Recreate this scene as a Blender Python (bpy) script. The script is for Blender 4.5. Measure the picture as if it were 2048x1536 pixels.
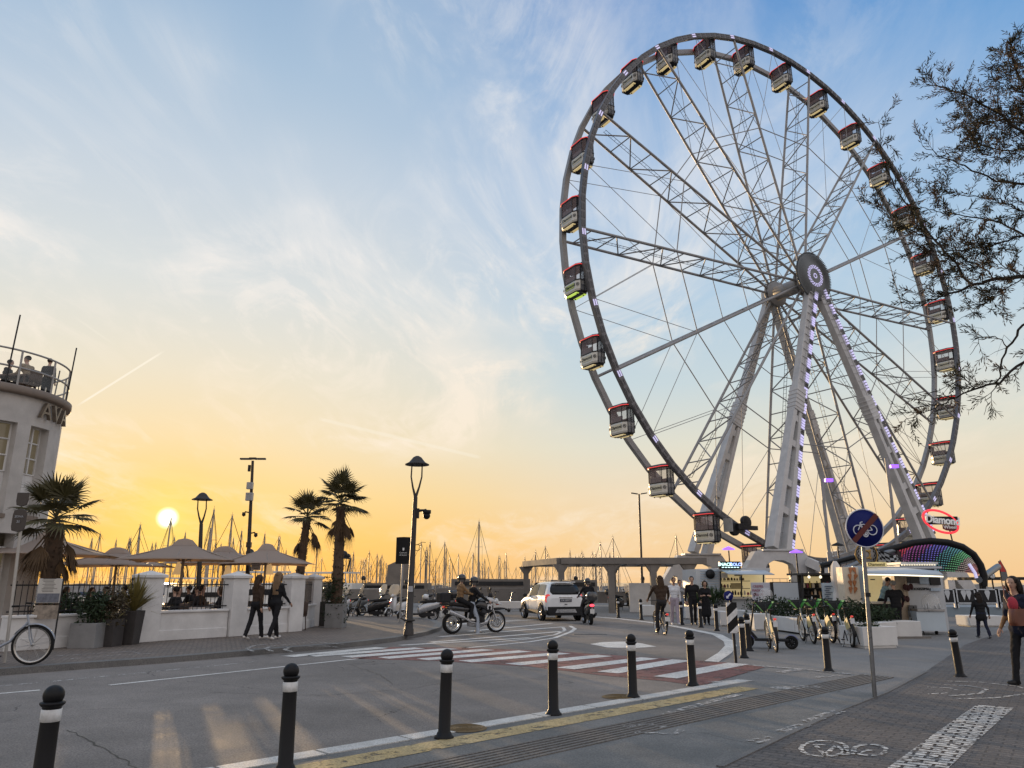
import bpy, bmesh, math, random
from mathutils import Vector, Matrix, Euler, noise as mnoise
for _o in list(bpy.data.objects): bpy.data.objects.remove(_o)
S = bpy.context.scene; COL = S.collection; rad = math.radians
V = Vector
random.seed(7)

# ------------------------------------------------------------------ camera
F = 1500.0; TH = math.atan(397/1500.0); CT, ST = math.cos(TH), math.sin(TH); CH = 1.6
cam = bpy.data.cameras.new('camera'); co = bpy.data.objects.new('camera', cam); COL.objects.link(co)
co.location = (0, 0, CH); co.rotation_euler = (math.pi/2+TH, 0, 0)
cam.sensor_width = 36; cam.lens = 36*F/2048; cam.clip_end = 6000; cam.clip_start = .05
S.camera = co
S.render.resolution_x = 1024; S.render.resolution_y = 768
S.view_settings.view_transform = 'Standard'; S.view_settings.look = 'None'
S.view_settings.exposure = 0.0; S.view_settings.gamma = 1
def ray(px, py):
    u = (px-1024)/F; v = (768-py)/F
    return V((u, CT-v*ST, ST+v*CT))
def G(px, py, z=0.0):                     # a photo point on the ground (or a level z)
    d = ray(px, py); t = (z-CH)/d.z
    return V((d.x*t, d.y*t, z))
def PY(px, py, Y):                        # a photo point at distance Y
    d = ray(px, py); t = Y/d.y
    return V((d.x*t, Y, CH+d.z*t))
def srgb(r, g, b):
    f = lambda c: (c/255/12.92) if c/255 <= .04045 else ((c/255+.055)/1.055)**2.4
    return (f(r), f(g), f(b), 1)

# ------------------------------------------------------------------ sky + sun
SUN_EL, SUN_AZ = rad(4.28), rad(-24.4)     # azimuth from +Y, left is negative
SD = V((math.sin(SUN_AZ)*math.cos(SUN_EL), math.cos(SUN_AZ)*math.cos(SUN_EL), math.sin(SUN_EL)))
W = bpy.data.worlds.new('World'); S.world = W; W.use_nodes = True
nt = W.node_tree; nt.nodes.clear(); N = nt.nodes; LK = nt.links
def mth(op, a, b=None, c=None, clamp=False):
    n = N.new('ShaderNodeMath'); n.operation = op; n.use_clamp = clamp
    for i, x in enumerate((a, b, c)):
        if x is None: continue
        if isinstance(x, (int, float)): n.inputs[i].default_value = x
        else: LK.new(x, n.inputs[i])
    return n.outputs[0]
def mrange(x, a, b, c, d, smooth=True):
    n = N.new('ShaderNodeMapRange'); n.interpolation_type = 'SMOOTHSTEP' if smooth else 'LINEAR'
    LK.new(x, n.inputs[0])
    for i, q in enumerate((a, b, c, d)): n.inputs[i+1].default_value = q
    return n.outputs[0]
def mixc(f, a, b, mode='MIX'):
    n = N.new('ShaderNodeMix'); n.data_type = 'RGBA'; n.blend_type = mode
    for k, x in ((0, f), (6, a), (7, b)):
        if isinstance(x, (int, float)): n.inputs[k].default_value = x
        elif isinstance(x, tuple): n.inputs[k].default_value = x
        else: LK.new(x, n.inputs[k])
    return n.outputs[2]
def ramp(x, stops):
    n = N.new('ShaderNodeValToRGB'); LK.new(x, n.inputs[0]); e = n.color_ramp.elements
    while len(e) < len(stops): e.new(.5)
    for q, (p, c) in zip(e, stops): q.position = p; q.color = c
    return n.outputs[0]
tc = N.new('ShaderNodeTexCoord'); vn = N.new('ShaderNodeVectorMath'); vn.operation = 'NORMALIZE'
LK.new(tc.outputs['Generated'], vn.inputs[0]); D = vn.outputs[0]
sx = N.new('ShaderNodeSeparateXYZ'); LK.new(D, sx.inputs[0]); dx, dy, dz = sx.outputs
el = mth('MAXIMUM', dz, 0.0)
zs = lambda deg: math.sin(rad(deg))
near = ramp(el, [(0, srgb(250,184,92)), (zs(3), srgb(253,202,112)), (zs(6), srgb(251,216,148)), (zs(10), srgb(246,227,190)),
    (zs(14.5), srgb(238,230,210)), (zs(21), srgb(224,228,226)), (zs(29), srgb(200,214,227)), (zs(36), srgb(170,196,221)), (zs(43), srgb(142,177,213)), (1, srgb(112,148,198))])
far = ramp(el, [(0, srgb(251,206,150)), (zs(3), srgb(250,215,166)), (zs(6), srgb(245,222,188)), (zs(10), srgb(230,227,210)),
    (zs(14.5), srgb(205,220,225)), (zs(21), srgb(184,210,231)), (zs(29), srgb(152,189,228)), (zs(36), srgb(110,163,217)), (zs(43), srgb(80,140,206)), (1, srgb(100,140,195))])
sh = V((SD.x, SD.y, 0)).normalized()
hl = mth('SQRT', mth('ADD', mth('MULTIPLY', dx, dx), mth('MULTIPLY', dy, dy)))
caz = mth('DIVIDE', mth('ADD', mth('MULTIPLY', dx, sh.x), mth('MULTIPLY', dy, sh.y)), mth('MAXIMUM', hl, .001))
wz = mrange(caz, .84, .999, 0, 1)
base = mixc(wz, far, near)
# unseen eastern sky behind the viewer, made brighter and pinker as fill light
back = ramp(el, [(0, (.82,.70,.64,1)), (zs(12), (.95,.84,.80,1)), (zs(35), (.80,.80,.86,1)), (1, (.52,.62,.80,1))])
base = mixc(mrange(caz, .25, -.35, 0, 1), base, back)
zen = mrange(el, .74, .95, 0, 1); base = mixc(mth('MULTIPLY', zen, .9), base, (.92,.95,1.02,1))  # unseen zenith brightened to add light on level surfaces
# wispy cirrus: noise stretched on the sky plane
def vec(x, y, z):
    n = N.new('ShaderNodeCombineXYZ')
    for i, q in enumerate((x, y, z)):
        if isinstance(q, (int, float)): n.inputs[i].default_value = q
        else: LK.new(q, n.inputs[i])
    return n.outputs[0]
def noise(v, sc, det=8, ro=.6, dist=0., off=(0,0,0), scl=(1,1,1), rz=0):
    m = N.new('ShaderNodeMapping'); LK.new(v, m.inputs[0]); m.inputs[1].default_value = off; m.inputs[3].default_value = scl; m.inputs[2].default_value = (0,0,rz)
    n = N.new('ShaderNodeTexNoise'); LK.new(m.outputs[0], n.inputs['Vector'])
    n.inputs['Scale'].default_value = sc; n.inputs['Detail'].default_value = det; n.inputs['Roughness'].default_value = ro; n.inputs['Distortion'].default_value = dist
    return n.outputs[0]
dn = mth('ADD', el, .16)
pv = vec(mth('DIVIDE', dx, dn), mth('DIVIDE', dy, dn), 0.0)
c1 = noise(pv, 1.5, 9, .62, 1.1, (3.1,1.7,0), (1,.55,1), rad(24))
c2 = noise(pv, .75, 4, .5, .4, (9.3,4.2,0))
c3 = noise(pv, 5.0, 8, .66, 1.6, (1.3,7.7,0), (1,.4,1), rad(-15))
cl = mth('MULTIPLY', mrange(c1, .44, .61, 0, 1), mrange(c2, .39, .57, 0, 1))
cl = mth('ADD', mth('MULTIPLY', cl, .68), mth('MULTIPLY', mth('MULTIPLY', mrange(c3, .45, .66, 0, 1), mrange(c2, .41, .60, 0, 1)), .6))
cl = mth('MULTIPLY', cl, mrange(el, .03, .2, .35, 1.0))
cl = mth('MULTIPLY', cl, mrange(caz, .45, .86, .22, 1.0), clamp=True)
ccol = mixc(mrange(el, .1, .5, 0, 1), srgb(255,238,214), srgb(250,247,244))
base = mixc(mth('MULTIPLY', cl, .9), base, ccol)
hz = mth('MULTIPLY', mrange(c2, .3, .62, 0, 1), mth('MULTIPLY', mrange(el, .25, .5, 0, .3), mrange(caz, .55, .95, 0, 1)))
base = mixc(hz, base, srgb(216,222,232))
# two aircraft trails
def trail(a, b, w, k):
    global base
    a, b = ray(*a).normalized(), ray(*b).normalized(); n_ = a.cross(b).normalized(); m_ = (a+b).normalized(); half = a.dot(m_)
    def dot(v_):
        q_ = N.new('ShaderNodeVectorMath'); q_.operation = 'DOT_PRODUCT'; LK.new(D, q_.inputs[0]); q_.inputs[1].default_value = v_; return q_.outputs['Value']
    f_ = mth('MULTIPLY', mrange(mth('ABSOLUTE', dot(n_)), w*.35, w, 1, 0), mrange(dot(m_), half-.0004, half+.0006, 0, k)); base = mixc(f_, base, srgb(255,248,232))
trail((160,808), (322,706), .0016, .85); trail((640,838), (960,915), .003, .28); trail((165,645), (212,678), .0016, .4)
# the Nishita sky underneath
ns = N.new('ShaderNodeTexSky'); ns.sky_type = 'NISHITA'; ns.sun_disc = False
ns.sun_elevation = SUN_EL; ns.sun_rotation = SUN_AZ
nsk = mixc(1.0, ns.outputs[0], (.1,.1,.1,1), 'MULTIPLY')
base = mixc(.06, base, nsk)
# the sun's disc and aureole
dt = N.new('ShaderNodeVectorMath'); dt.operation = 'DOT_PRODUCT'; LK.new(D, dt.inputs[0]); dt.inputs[1].default_value = SD
ang = mth('ARCCOSINE', mth('MINIMUM', dt.outputs['Value'], 1.0))
disc = mrange(ang, .003, .0145, 1, 0)
halo = mth('POWER', mrange(ang, 0, .085, 1, 0, False), 2.2)
halo2 = mth('POWER', mrange(ang, 0, .28, 1, 0, False), 2.2)
base = mixc(mth('MULTIPLY', halo2, .45), base, srgb(255,204,72))
base = mixc(mth('MULTIPLY', halo, .95), base, (1.15, .86, .22, 1))
base = mixc(disc, base, (3.0, 2.8, 2.1, 1))
# below the horizon: dim ground tone
base = mixc(mrange(dz, -.02, -.002, 1, 0), base, srgb(120,110,100))
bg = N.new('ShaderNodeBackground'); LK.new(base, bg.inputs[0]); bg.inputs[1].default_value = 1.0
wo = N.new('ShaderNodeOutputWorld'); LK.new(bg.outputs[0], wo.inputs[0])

sl = bpy.data.lights.new('sun', 'SUN'); so = bpy.data.objects.new('sun', sl); COL.objects.link(so)
sl.energy = 4.2; sl.angle = rad(.5); sl.color = (1.0, .68, .36)
so.rotation_euler = (-SD).to_track_quat('-Z', 'Y').to_euler(); so.location = SD*200

# ------------------------------------------------------------------ materials
MATS = {}
def M(name, col, rough=.6, metal=0., var=.18, sc=6., bump=0., em=None, es=0., alpha=1., trans=0., coat=0., spec=None, bsc=None):
    if name in MATS: return MATS[name]
    m = bpy.data.materials.new(name); m.use_nodes = True; t = m.node_tree; b = t.nodes['Principled BSDF']
    if len(col) == 3: col = (*col, 1)
    b.inputs['Roughness'].default_value = rough; b.inputs['Metallic'].default_value = metal
    if spec is None and max(col[:3]) < .06 and not coat: spec = .22
    if spec is not None: b.inputs['Specular IOR Level'].default_value = spec
    if coat: b.inputs['Coat Weight'].default_value = coat; b.inputs['Coat Roughness'].default_value = .08
    if trans: b.inputs['Transmission Weight'].default_value = trans
    b.inputs['Alpha'].default_value = alpha
    tcn = t.nodes.new('ShaderNodeTexCoord')
    nz = t.nodes.new('ShaderNodeTexNoise'); nz.inputs['Scale'].default_value = sc; nz.inputs['Detail'].default_value = 6; nz.inputs['Roughness'].default_value = .65
    t.links.new(tcn.outputs['Object'], nz.inputs['Vector'])
    mr = t.nodes.new('ShaderNodeMapRange'); mr.inputs[1].default_value = .3; mr.inputs[2].default_value = .7
    mr.inputs[3].default_value = 1-var; mr.inputs[4].default_value = 1+var
    t.links.new(nz.outputs[0], mr.inputs[0])
    mx = t.nodes.new('ShaderNodeVectorMath'); mx.operation = 'SCALE'; mx.inputs[0].default_value = col[:3]
    t.links.new(mr.outputs[0], mx.inputs['Scale']); t.links.new(mx.outputs[0], b.inputs['Base Color'])
    mr2 = t.nodes.new('ShaderNodeMapRange'); mr2.inputs[1].default_value = .3; mr2.inputs[2].default_value = .7
    mr2.inputs[3].default_value = max(.02, rough-.1); mr2.inputs[4].default_value = min(1, rough+.1)
    t.links.new(nz.outputs[0], mr2.inputs[0]); t.links.new(mr2.outputs[0], b.inputs['Roughness'])
    if bump:
        n2 = t.nodes.new('ShaderNodeTexNoise'); n2.inputs['Scale'].default_value = bsc or sc*5; n2.inputs['Detail'].default_value = 4
        t.links.new(tcn.outputs['Object'], n2.inputs['Vector'])
        bp = t.nodes.new('ShaderNodeBump'); bp.inputs['Strength'].default_value = bump; bp.inputs['Distance'].default_value = .02
        t.links.new(n2.outputs[0], bp.inputs['Height']); t.links.new(bp.outputs[0], b.inputs['Normal'])
    if em: b.inputs['Emission Color'].default_value = (*em[:3], 1); b.inputs['Emission Strength'].default_value = es
    MATS[name] = m; return m

def ground_mat(name, c1, c2, sc_big, grain, rough=.75, bump=.35, brick=None, rot=0, wear=None, cracks=False, spec=.5):
    m = bpy.data.materials.new(name); m.use_nodes = True; t = m.node_tree; b = t.nodes['Principled BSDF']; L = t.links
    b.inputs['Specular IOR Level'].default_value = spec
    g = t.nodes.new('ShaderNodeNewGeometry'); P = g.outputs['Position']
    def nz(s, d=5, r=.6, v=P):
        n = t.nodes.new('ShaderNodeTexNoise'); n.inputs['Scale'].default_value = s; n.inputs['Detail'].default_value = d; n.inputs['Roughness'].default_value = r
        L.new(v, n.inputs['Vector']); return n.outputs[0]
    def mr(x, a, bb, c, d):
        n = t.nodes.new('ShaderNodeMapRange'); L.new(x, n.inputs[0])
        for i, q in enumerate((a, bb, c, d)): n.inputs[i+1].default_value = q
        return n.outputs[0]
    def mix(f, a, c, mode='MIX'):
        n = t.nodes.new('ShaderNodeMix'); n.data_type = 'RGBA'; n.blend_type = mode
        for k, x in ((0, f), (6, a), (7, c)):
            if isinstance(x, (int, float)): n.inputs[k].default_value = x
            elif isinstance(x, tuple): n.inputs[k].default_value = x
            else: L.new(x, n.inputs[k])
        return n.outputs[2]
    big = nz(sc_big, 6, .6); fine = nz(grain, 3, .7); mid = nz(sc_big*7, 5, .6)
    col = mix(mr(big, .35, .65, 0, 1), (*c1, 1), (*c2, 1))
    col = mix(1., col, mix(mr(mid, .3, .7, 0, 1), (.86,.86,.86,1), (1.14,1.14,1.14,1)), 'MULTIPLY')
    col = mix(1., col, mix(mr(fine, .3, .7, 0, 1), (.55,.55,.55,1), (1.5,1.48,1.44,1)), 'MULTIPLY')
    h = fine
    if brick:
        mp = t.nodes.new('ShaderNodeMapping'); L.new(P, mp.inputs[0]); mp.inputs[2].default_value = (0, 0, rot)
        br = t.nodes.new('ShaderNodeTexBrick'); L.new(mp.outputs[0], br.inputs['Vector'])
        br.inputs['Scale'].default_value = 1; br.inputs['Brick Width'].default_value = brick[0]; br.inputs['Row Height'].default_value = brick[1]
        br.inputs['Mortar Size'].default_value = brick[2]; br.inputs['Color1'].default_value = (.75,.75,.75,1); br.inputs['Color2'].default_value = (1.2,1.15,1.1,1)
        br.inputs['Mortar'].default_value = (.4,.4,.4,1); br.inputs['Mortar Smooth'].default_value = .3
        col = mix(.85, col, br.outputs[0], 'MULTIPLY')
        ad = t.nodes.new('ShaderNodeMath'); ad.operation = 'SUBTRACT'; L.new(fine, ad.inputs[0]); L.new(br.outputs[1], ad.inputs[1]); h = ad.outputs[0]
    if cracks:
        vo = t.nodes.new('ShaderNodeTexVoronoi'); vo.feature = 'DISTANCE_TO_EDGE'; vo.inputs['Scale'].default_value = .35
        wv = t.nodes.new('ShaderNodeVectorMath'); wv.operation = 'ADD'; nn = t.nodes.new('ShaderNodeTexNoise'); nn.inputs['Scale'].default_value = 1.3; nn.inputs['Detail'].default_value = 6
        L.new(P, nn.inputs['Vector']); L.new(P, wv.inputs[0]); L.new(nn.outputs[1], wv.inputs[1]); L.new(wv.outputs[0], vo.inputs['Vector'])
        ck = mr(vo.outputs[0], .001, .005, 1, 0); gate = mr(nz(.5, 2), .5, .62, 0, 1)
        mu = t.nodes.new('ShaderNodeMath'); mu.operation = 'MULTIPLY'; L.new(ck, mu.inputs[0]); L.new(gate, mu.inputs[1])
        col = mix(mu.outputs[0], col, (.02,.02,.02,1))
    if wear is not None:   # worn paint: the sheet lets the ground show through
        tr = t.nodes.new('ShaderNodeBsdfTransparent'); ms = t.nodes.new('ShaderNodeMixShader')
        a = nz(wear[0], 6, .75); al = mr(a, wear[1]-.05, wear[1]+.05, 0, 1)
        if brick:
            m2 = t.nodes.new('ShaderNodeMath'); m2.operation = 'SUBTRACT'; m2.use_clamp = True; L.new(al, m2.inputs[0]); L.new(br.outputs[1], m2.inputs[1]); al = m2.outputs[0]
        L.new(al, ms.inputs[0]); L.new(tr.outputs[0], ms.inputs[1]); L.new(b.outputs[0], ms.inputs[2])
        L.new(ms.outputs[0], t.nodes['Material Output'].inputs[0])
    L.new(col, b.inputs['Base Color']); L.new(mr(mid, .3, .7, rough-.12, rough+.1), b.inputs['Roughness'])
    bp = t.nodes.new('ShaderNodeBump'); bp.inputs['Strength'].default_value = bump; bp.inputs['Distance'].default_value = .012
    L.new(h, bp.inputs['Height']); L.new(bp.outputs[0], b.inputs['Normal'])
    return m

# ------------------------------------------------------------------ mesh helpers
def frame(d, up=V((0,0,1))):
    d = d.normalized()
    if abs(d.dot(up)) > .99: up = V((1,0,0))
    x = d.cross(up).normalized(); y = x.cross(d).normalized()
    return x, y
class MB:
    def __init__(s): s.v = []; s.f = []; s.m = []; s.sm = []
    def add(s, vs, fs, m=0, sm=False):
        o = len(s.v); s.v += [tuple(q) for q in vs]
        for q in fs: s.f.append(tuple(i+o for i in q)); s.m.append(m); s.sm.append(sm)
        return s
    def box(s, c, size, rz=0, m=0, mat=None):
        R_ = mat if mat is not None else Matrix.Rotation(rz, 3, 'Z'); c = V(c); hx, hy, hz_ = size[0]/2, size[1]/2, size[2]/2
        vs = [c+R_@V((x*hx, y*hy, z*hz_)) for z in (-1,1) for y in (-1,1) for x in (-1,1)]
        return s.add(vs, [(0,2,3,1),(4,5,7,6),(0,1,5,4),(2,6,7,3),(0,4,6,2),(1,3,7,5)], m)
    def beam(s, a, b, w, h=None, m=0, up=V((0,0,1)), w2=None, h2=None):
        a, b = V(a), V(b); h = h or w; w2 = w2 or w; h2 = h2 or h; x, y = frame(b-a, up)
        vs = [p+x*(i*ww/2)+y*(j*hh/2) for p, ww, hh in ((a,w,h),(b,w2,h2)) for i, j in ((-1,-1),(1,-1),(1,1),(-1,1))]
        return s.add(vs, [(3,2,1,0),(4,5,6,7),(0,1,5,4),(1,2,6,5),(2,3,7,6),(3,0,4,7)], m)
    def tube(s, pts, r, n=8, m=0, cap=True, sm=True):
        pts = [V(p) for p in pts]; k = len(pts); rr = r if isinstance(r, (list, tuple)) else [r]*k
        d0 = pts[1]-pts[0]; x, y = frame(d0); vs = []
        for i, p in enumerate(pts):
            d = (pts[min(i+1,k-1)]-pts[max(i-1,0)]).normalized()
            x = (x-d*x.dot(d)); x = x.normalized() if x.length > 1e-6 else frame(d)[0]; y = d.cross(x)
            vs += [p+(x*math.cos(2*math.pi*j/n)+y*math.sin(2*math.pi*j/n))*rr[i] for j in range(n)]
        fs = [(i*n+j, i*n+(j+1)%n, (i+1)*n+(j+1)%n, (i+1)*n+j) for i in range(k-1) for j in range(n)]
        s.add(vs, fs, m, sm)
        if cap: s.add(vs[:n], [tuple(range(n))[::-1]], m); s.add(vs[-n:], [tuple(range(n))], m)
        return s
    def lathe(s, prof, c=(0,0,0), n=16, m=0, mat=None, sm=True, a0=0, a1=2*math.pi):
        c = V(c); R_ = mat or Matrix.Identity(3); full = abs(a1-a0-2*math.pi) < 1e-6; nn = n if full else n+1; vs = []
        for r, z in prof:
            vs += [c+R_@V((r*math.cos(a0+(a1-a0)*j/n), r*math.sin(a0+(a1-a0)*j/n), z)) for j in range(nn)]
        fs = [(i*nn+j, i*nn+(j+1)%nn, (i+1)*nn+(j+1)%nn, (i+1)*nn+j) for i in range(len(prof)-1) for j in range(n)]
        return s.add(vs, fs, m, sm)
    def prism(s, poly, d, mat, m=0):          # polygon in local xy, extruded along local z, placed by a 4x4
        n = len(poly); vs = [mat@V((x, y, -d/2)) for x, y in poly]+[mat@V((x, y, d/2)) for x, y in poly]
        return s.add(vs, [tuple(range(n))[::-1], tuple(range(n, 2*n))]+[(i, (i+1)%n, n+(i+1)%n, n+i) for i in range(n)], m)
    def ell(s, c, r, mat=None, nu=12, nv=8, m=0):
        c = V(c); R_ = mat or Matrix.Identity(3); r = r if isinstance(r, (tuple, list)) else (r,)*3
        prof = []
        vs = []; 
        for i in range(nv+1):
            a = -math.pi/2+math.pi*i/nv
            for j in range(nu):
                b = 2*math.pi*j/nu; vs.append(c+R_@V((r[0]*math.cos(a)*math.cos(b), r[1]*math.cos(a)*math.sin(b), r[2]*math.sin(a))))
        fs = [(i*nu+j, i*nu+(j+1)%nu, (i+1)*nu+(j+1)%nu, (i+1)*nu+j) for i in range(nv) for j in range(nu)]
        return s.add(vs, fs, m, True)
    def cap(s, a, b, ra, rb, n=10, m=0):      # tapered capsule
        a, b = V(a), V(b); d = b-a; L = max(d.length, 1e-4); u = d/L; pts = []; rr = []
        for k in range(4): t = math.pi/2*k/4; pts.append(a-u*ra*math.cos(t)); rr.append(max(1e-3, ra*math.sin(t)))
        pts.append(a); rr.append(ra); pts.append(b); rr.append(rb)
        for k in range(1, 5): t = math.pi/2*k/4; pts.append(b+u*rb*math.sin(t)); rr.append(max(1e-3, rb*math.cos(t)))
        return s.tube(pts, rr, n, m)
    def loft(s, rings, m=0, closed=True, caps=True, sm=True):
        n = len(rings[0]); vs = [p for r in rings for p in r]; e = n if closed else n-1
        fs = [(i*n+j, i*n+(j+1)%n, (i+1)*n+(j+1)%n, (i+1)*n+j) for i in range(len(rings)-1) for j in range(e)]
        s.add(vs, fs, m, sm)
        if caps: s.add(rings[0], [tuple(range(n))[::-1]], m); s.add(rings[-1], [tuple(range(n))], m)
        return s
    def torus(s, c, R_, r, mat=None, n=28, k=8, m=0, a0=0, a1=2*math.pi):
        c = V(c); Q = mat or Matrix.Identity(3); full = abs(a1-a0-2*math.pi) < 1e-6; nn = n if full else n+1; vs = []
        for i in range(nn):
            a = a0+(a1-a0)*i/n
            for j in range(k):
                b = 2*math.pi*j/k; q = R_+r*math.cos(b); vs.append(c+Q@V((q*math.cos(a), q*math.sin(a), r*math.sin(b))))
        fs = [(i*k+j, ((i+1)%nn)*k+j, ((i+1)%nn)*k+(j+1)%k, i*k+(j+1)%k) for i in range(n) for j in range(k)]
        return s.add(vs, fs, m, True)
    def sheet(s, pts, m=0): return s.add(pts, [tuple(range(len(pts)))], m)
    def build(s, name, mats, parent=None, bevel=0, subsurf=0, loc=None, rz=0, solid=0):
        me = bpy.data.meshes.new(name); me.from_pydata(s.v, [], s.f)
        if not isinstance(mats, (list, tuple)): mats = [mats]
        for q in mats: me.materials.append(q)
        me.polygons.foreach_set('material_index', s.m); me.polygons.foreach_set('use_smooth', s.sm); me.update()
        o = bpy.data.objects.new(name, me); COL.objects.link(o)
        if parent: o.parent = parent
        if loc is not None: o.location = loc
        o.rotation_euler.z = rz
        if bevel:
            b = o.modifiers.new('bevel', 'BEVEL'); b.width = bevel; b.segments = 2; b.limit_method = 'ANGLE'; b.angle_limit = rad(40)
        if solid:
            b = o.modifiers.new('solid', 'SOLIDIFY'); b.thickness = solid; b.offset = 0
        if subsurf:
            b = o.modifiers.new('sub', 'SUBSURF'); b.levels = b.render_levels = subsurf
        return o
def tag(o, label, cat, group=None, kind=None):
    o['label'] = label; o['category'] = cat
    if group: o['group'] = group
    if kind: o['kind'] = kind
    return o
def thing(name, label, cat, loc=(0,0,0), rz=0, group=None):
    o = bpy.data.objects.new(name, None); COL.objects.link(o); o.location = loc; o.rotation_euler = (0, 0, rz); o.empty_display_size = .2
    return tag(o, label, cat, group)
def struct(o): o['kind'] = 'structure'; return o
def kids(o): return [c for c in bpy.data.objects if c.parent == o]
def dup(root, loc, rz=0, label=None, group=None, scale=None):
    def rec(o, par):
        c = o.copy(); COL.objects.link(c)
        if par is not None: c.parent = par
        for ch in KIDS.get(o.name, ()): rec(ch, c)
        return c
    KIDS = {}
    for o in bpy.data.objects:
        if o.parent: KIDS.setdefault(o.parent.name, []).append(o)
    r = rec(root, None); r.location = loc; r.rotation_euler = (0, 0, rz)
    if label: r['label'] = label
    if group: r['group'] = group
    if scale: r.scale = scale if isinstance(scale, tuple) else (scale,)*3
    return r
def text(name, body, size, mats, parent, mat4, extrude=.01, squash=(1,1), align='CENTER', bold=0):
    cu = bpy.data.curves.new(name, 'FONT'); cu.body = body; cu.size = size; cu.extrude = extrude; cu.align_x = align; cu.align_y = 'CENTER'; cu.offset = bold
    cu.resolution_u = 3
    o = bpy.data.objects.new(name, cu); COL.objects.link(o); dg = bpy.context.evaluated_depsgraph_get()
    me = bpy.data.meshes.new_from_object(o.evaluated_get(dg)); bpy.data.objects.remove(o); me.name = name
    me.transform(Matrix.Diagonal((squash[0], squash[1], 1, 1))); me.transform(mat4); me.materials.clear(); me.materials.append(mats)
    ob = bpy.data.objects.new(name, me); COL.objects.link(ob)
    if parent: ob.parent = parent
    return ob
def basis(o, x, y):                        # 4x4 with local x, y axes and origin
    x = V(x).normalized(); y = V(y); z = x.cross(y).normalized(); y = z.cross(x)
    return Matrix((( x.x, y.x, z.x, o[0]), (x.y, y.y, z.y, o[1]), (x.z, y.z, z.z, o[2]), (0,0,0,1)))
def XY(): return Matrix.Identity(3)
RX90 = Matrix.Rotation(math.pi/2, 3, 'X'); RY90 = Matrix.Rotation(math.pi/2, 3, 'Y')
U3 = random.uniform

white_paint = M('white_paint', (.72,.72,.70), .55, 0, .1, 3, .1)
black_paint = M('black_paint', (.007,.007,.008), .5, 0, .3, 8, spec=.25)
dark_metal = M('dark_metal', (.03,.03,.032), .45, .4, .3, 5)
grey_metal = M('grey_metal', (.32,.33,.34), .4, .6, .15, 5)
chrome = M('chrome', (.7,.7,.7), .18, 1., .1, 5)
rubber = M('rubber', (.014,.014,.014), .8, 0, .3, 20)
plaster = M('white_plaster', (.62,.61,.595), .85, 0, .15, 1.6, .2, bsc=30)
glass_dark = M('dark_glass', (.02,.022,.025), .06, 0, .1, 3)
# ------------------------------------------------------------------ ground, road, pavements, markings
asph = ground_mat('asphalt', (.15,.138,.128), (.235,.215,.20), .22, 55, .86, .5, cracks=True, spec=.22)
plaza_m = ground_mat('plaza_paving', (.16,.16,.16), (.21,.205,.20), .2, 40, .85, .3, spec=.25)
pav_l = ground_mat('porphyry_paving', (.15,.125,.105), (.20,.165,.14), .25, 40, .72, .6, brick=(.14,.09,.012), rot=.3)
side_m = ground_mat('old_pavement', (.085,.09,.09), (.175,.172,.165), .6, 50, .75, .5, cracks=True)
brick_m = ground_mat('brick_paving', (.085,.078,.076), (.135,.122,.115), .6, 45, .75, .7, brick=(.22,.11,.012), rot=.62)
kerb_m = ground_mat('kerb_stone', (.42,.42,.41), (.52,.52,.50), .8, 60, .7, .3)
dkerb_m = ground_mat('dark_kerb', (.10,.10,.10), (.15,.145,.14), .8, 60, .7, .3)
paint_w = ground_mat('road_paint', (.50,.49,.47), (.66,.65,.62), .9, 45, .65, .3, wear=(7, .36))
paint_wf = ground_mat('faint_paint', (.38,.37,.36), (.46,.45,.43), .9, 45, .65, .3, wear=(9, .50))
paint_wb = ground_mat('worn_paint_bricks', (.52,.51,.49), (.64,.63,.60), .9, 45, .65, .3, wear=(9, .45), brick=(.22,.11,.016), rot=.62)
paint_y = ground_mat('yellow_paint', (.34,.25,.10), (.42,.33,.17), .8, 45, .7, .3, wear=(5, .42))
paint_r = ground_mat('red_surface', (.15,.055,.045), (.21,.085,.07), .5, 50, .7, .4, wear=(2.2, .42))
water_m = M('harbour_water', (.05,.06,.065), .12, 0, .1, .5, .35, bsc=1.6)

gm = MB(); gm.sheet([(-2500,-60,0),(2500,-60,0),(2500,62,0),(-2500,62,0)]); struct(gm.build('ground', plaza_m))
wm = MB(); wm.sheet([(-4000,62,-1.2),(4000,62,-1.2),(4000,5000,-1.2),(-4000,5000,-1.2)]); struct(wm.build('water', water_m))
wm = MB(); wm.box((0,62.15,-.75),(5000,.3,1.5)); struct(wm.build('quay', kerb_m))
Z1, Z2, Z3, Z4 = .004, .008, .012, .016
def poly_px(pts, z): return [G(x, y, z) for x, y in pts]
def extend(a, b, k): a, b = V(a), V(b); return b+(b-a).normalized()*k
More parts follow.
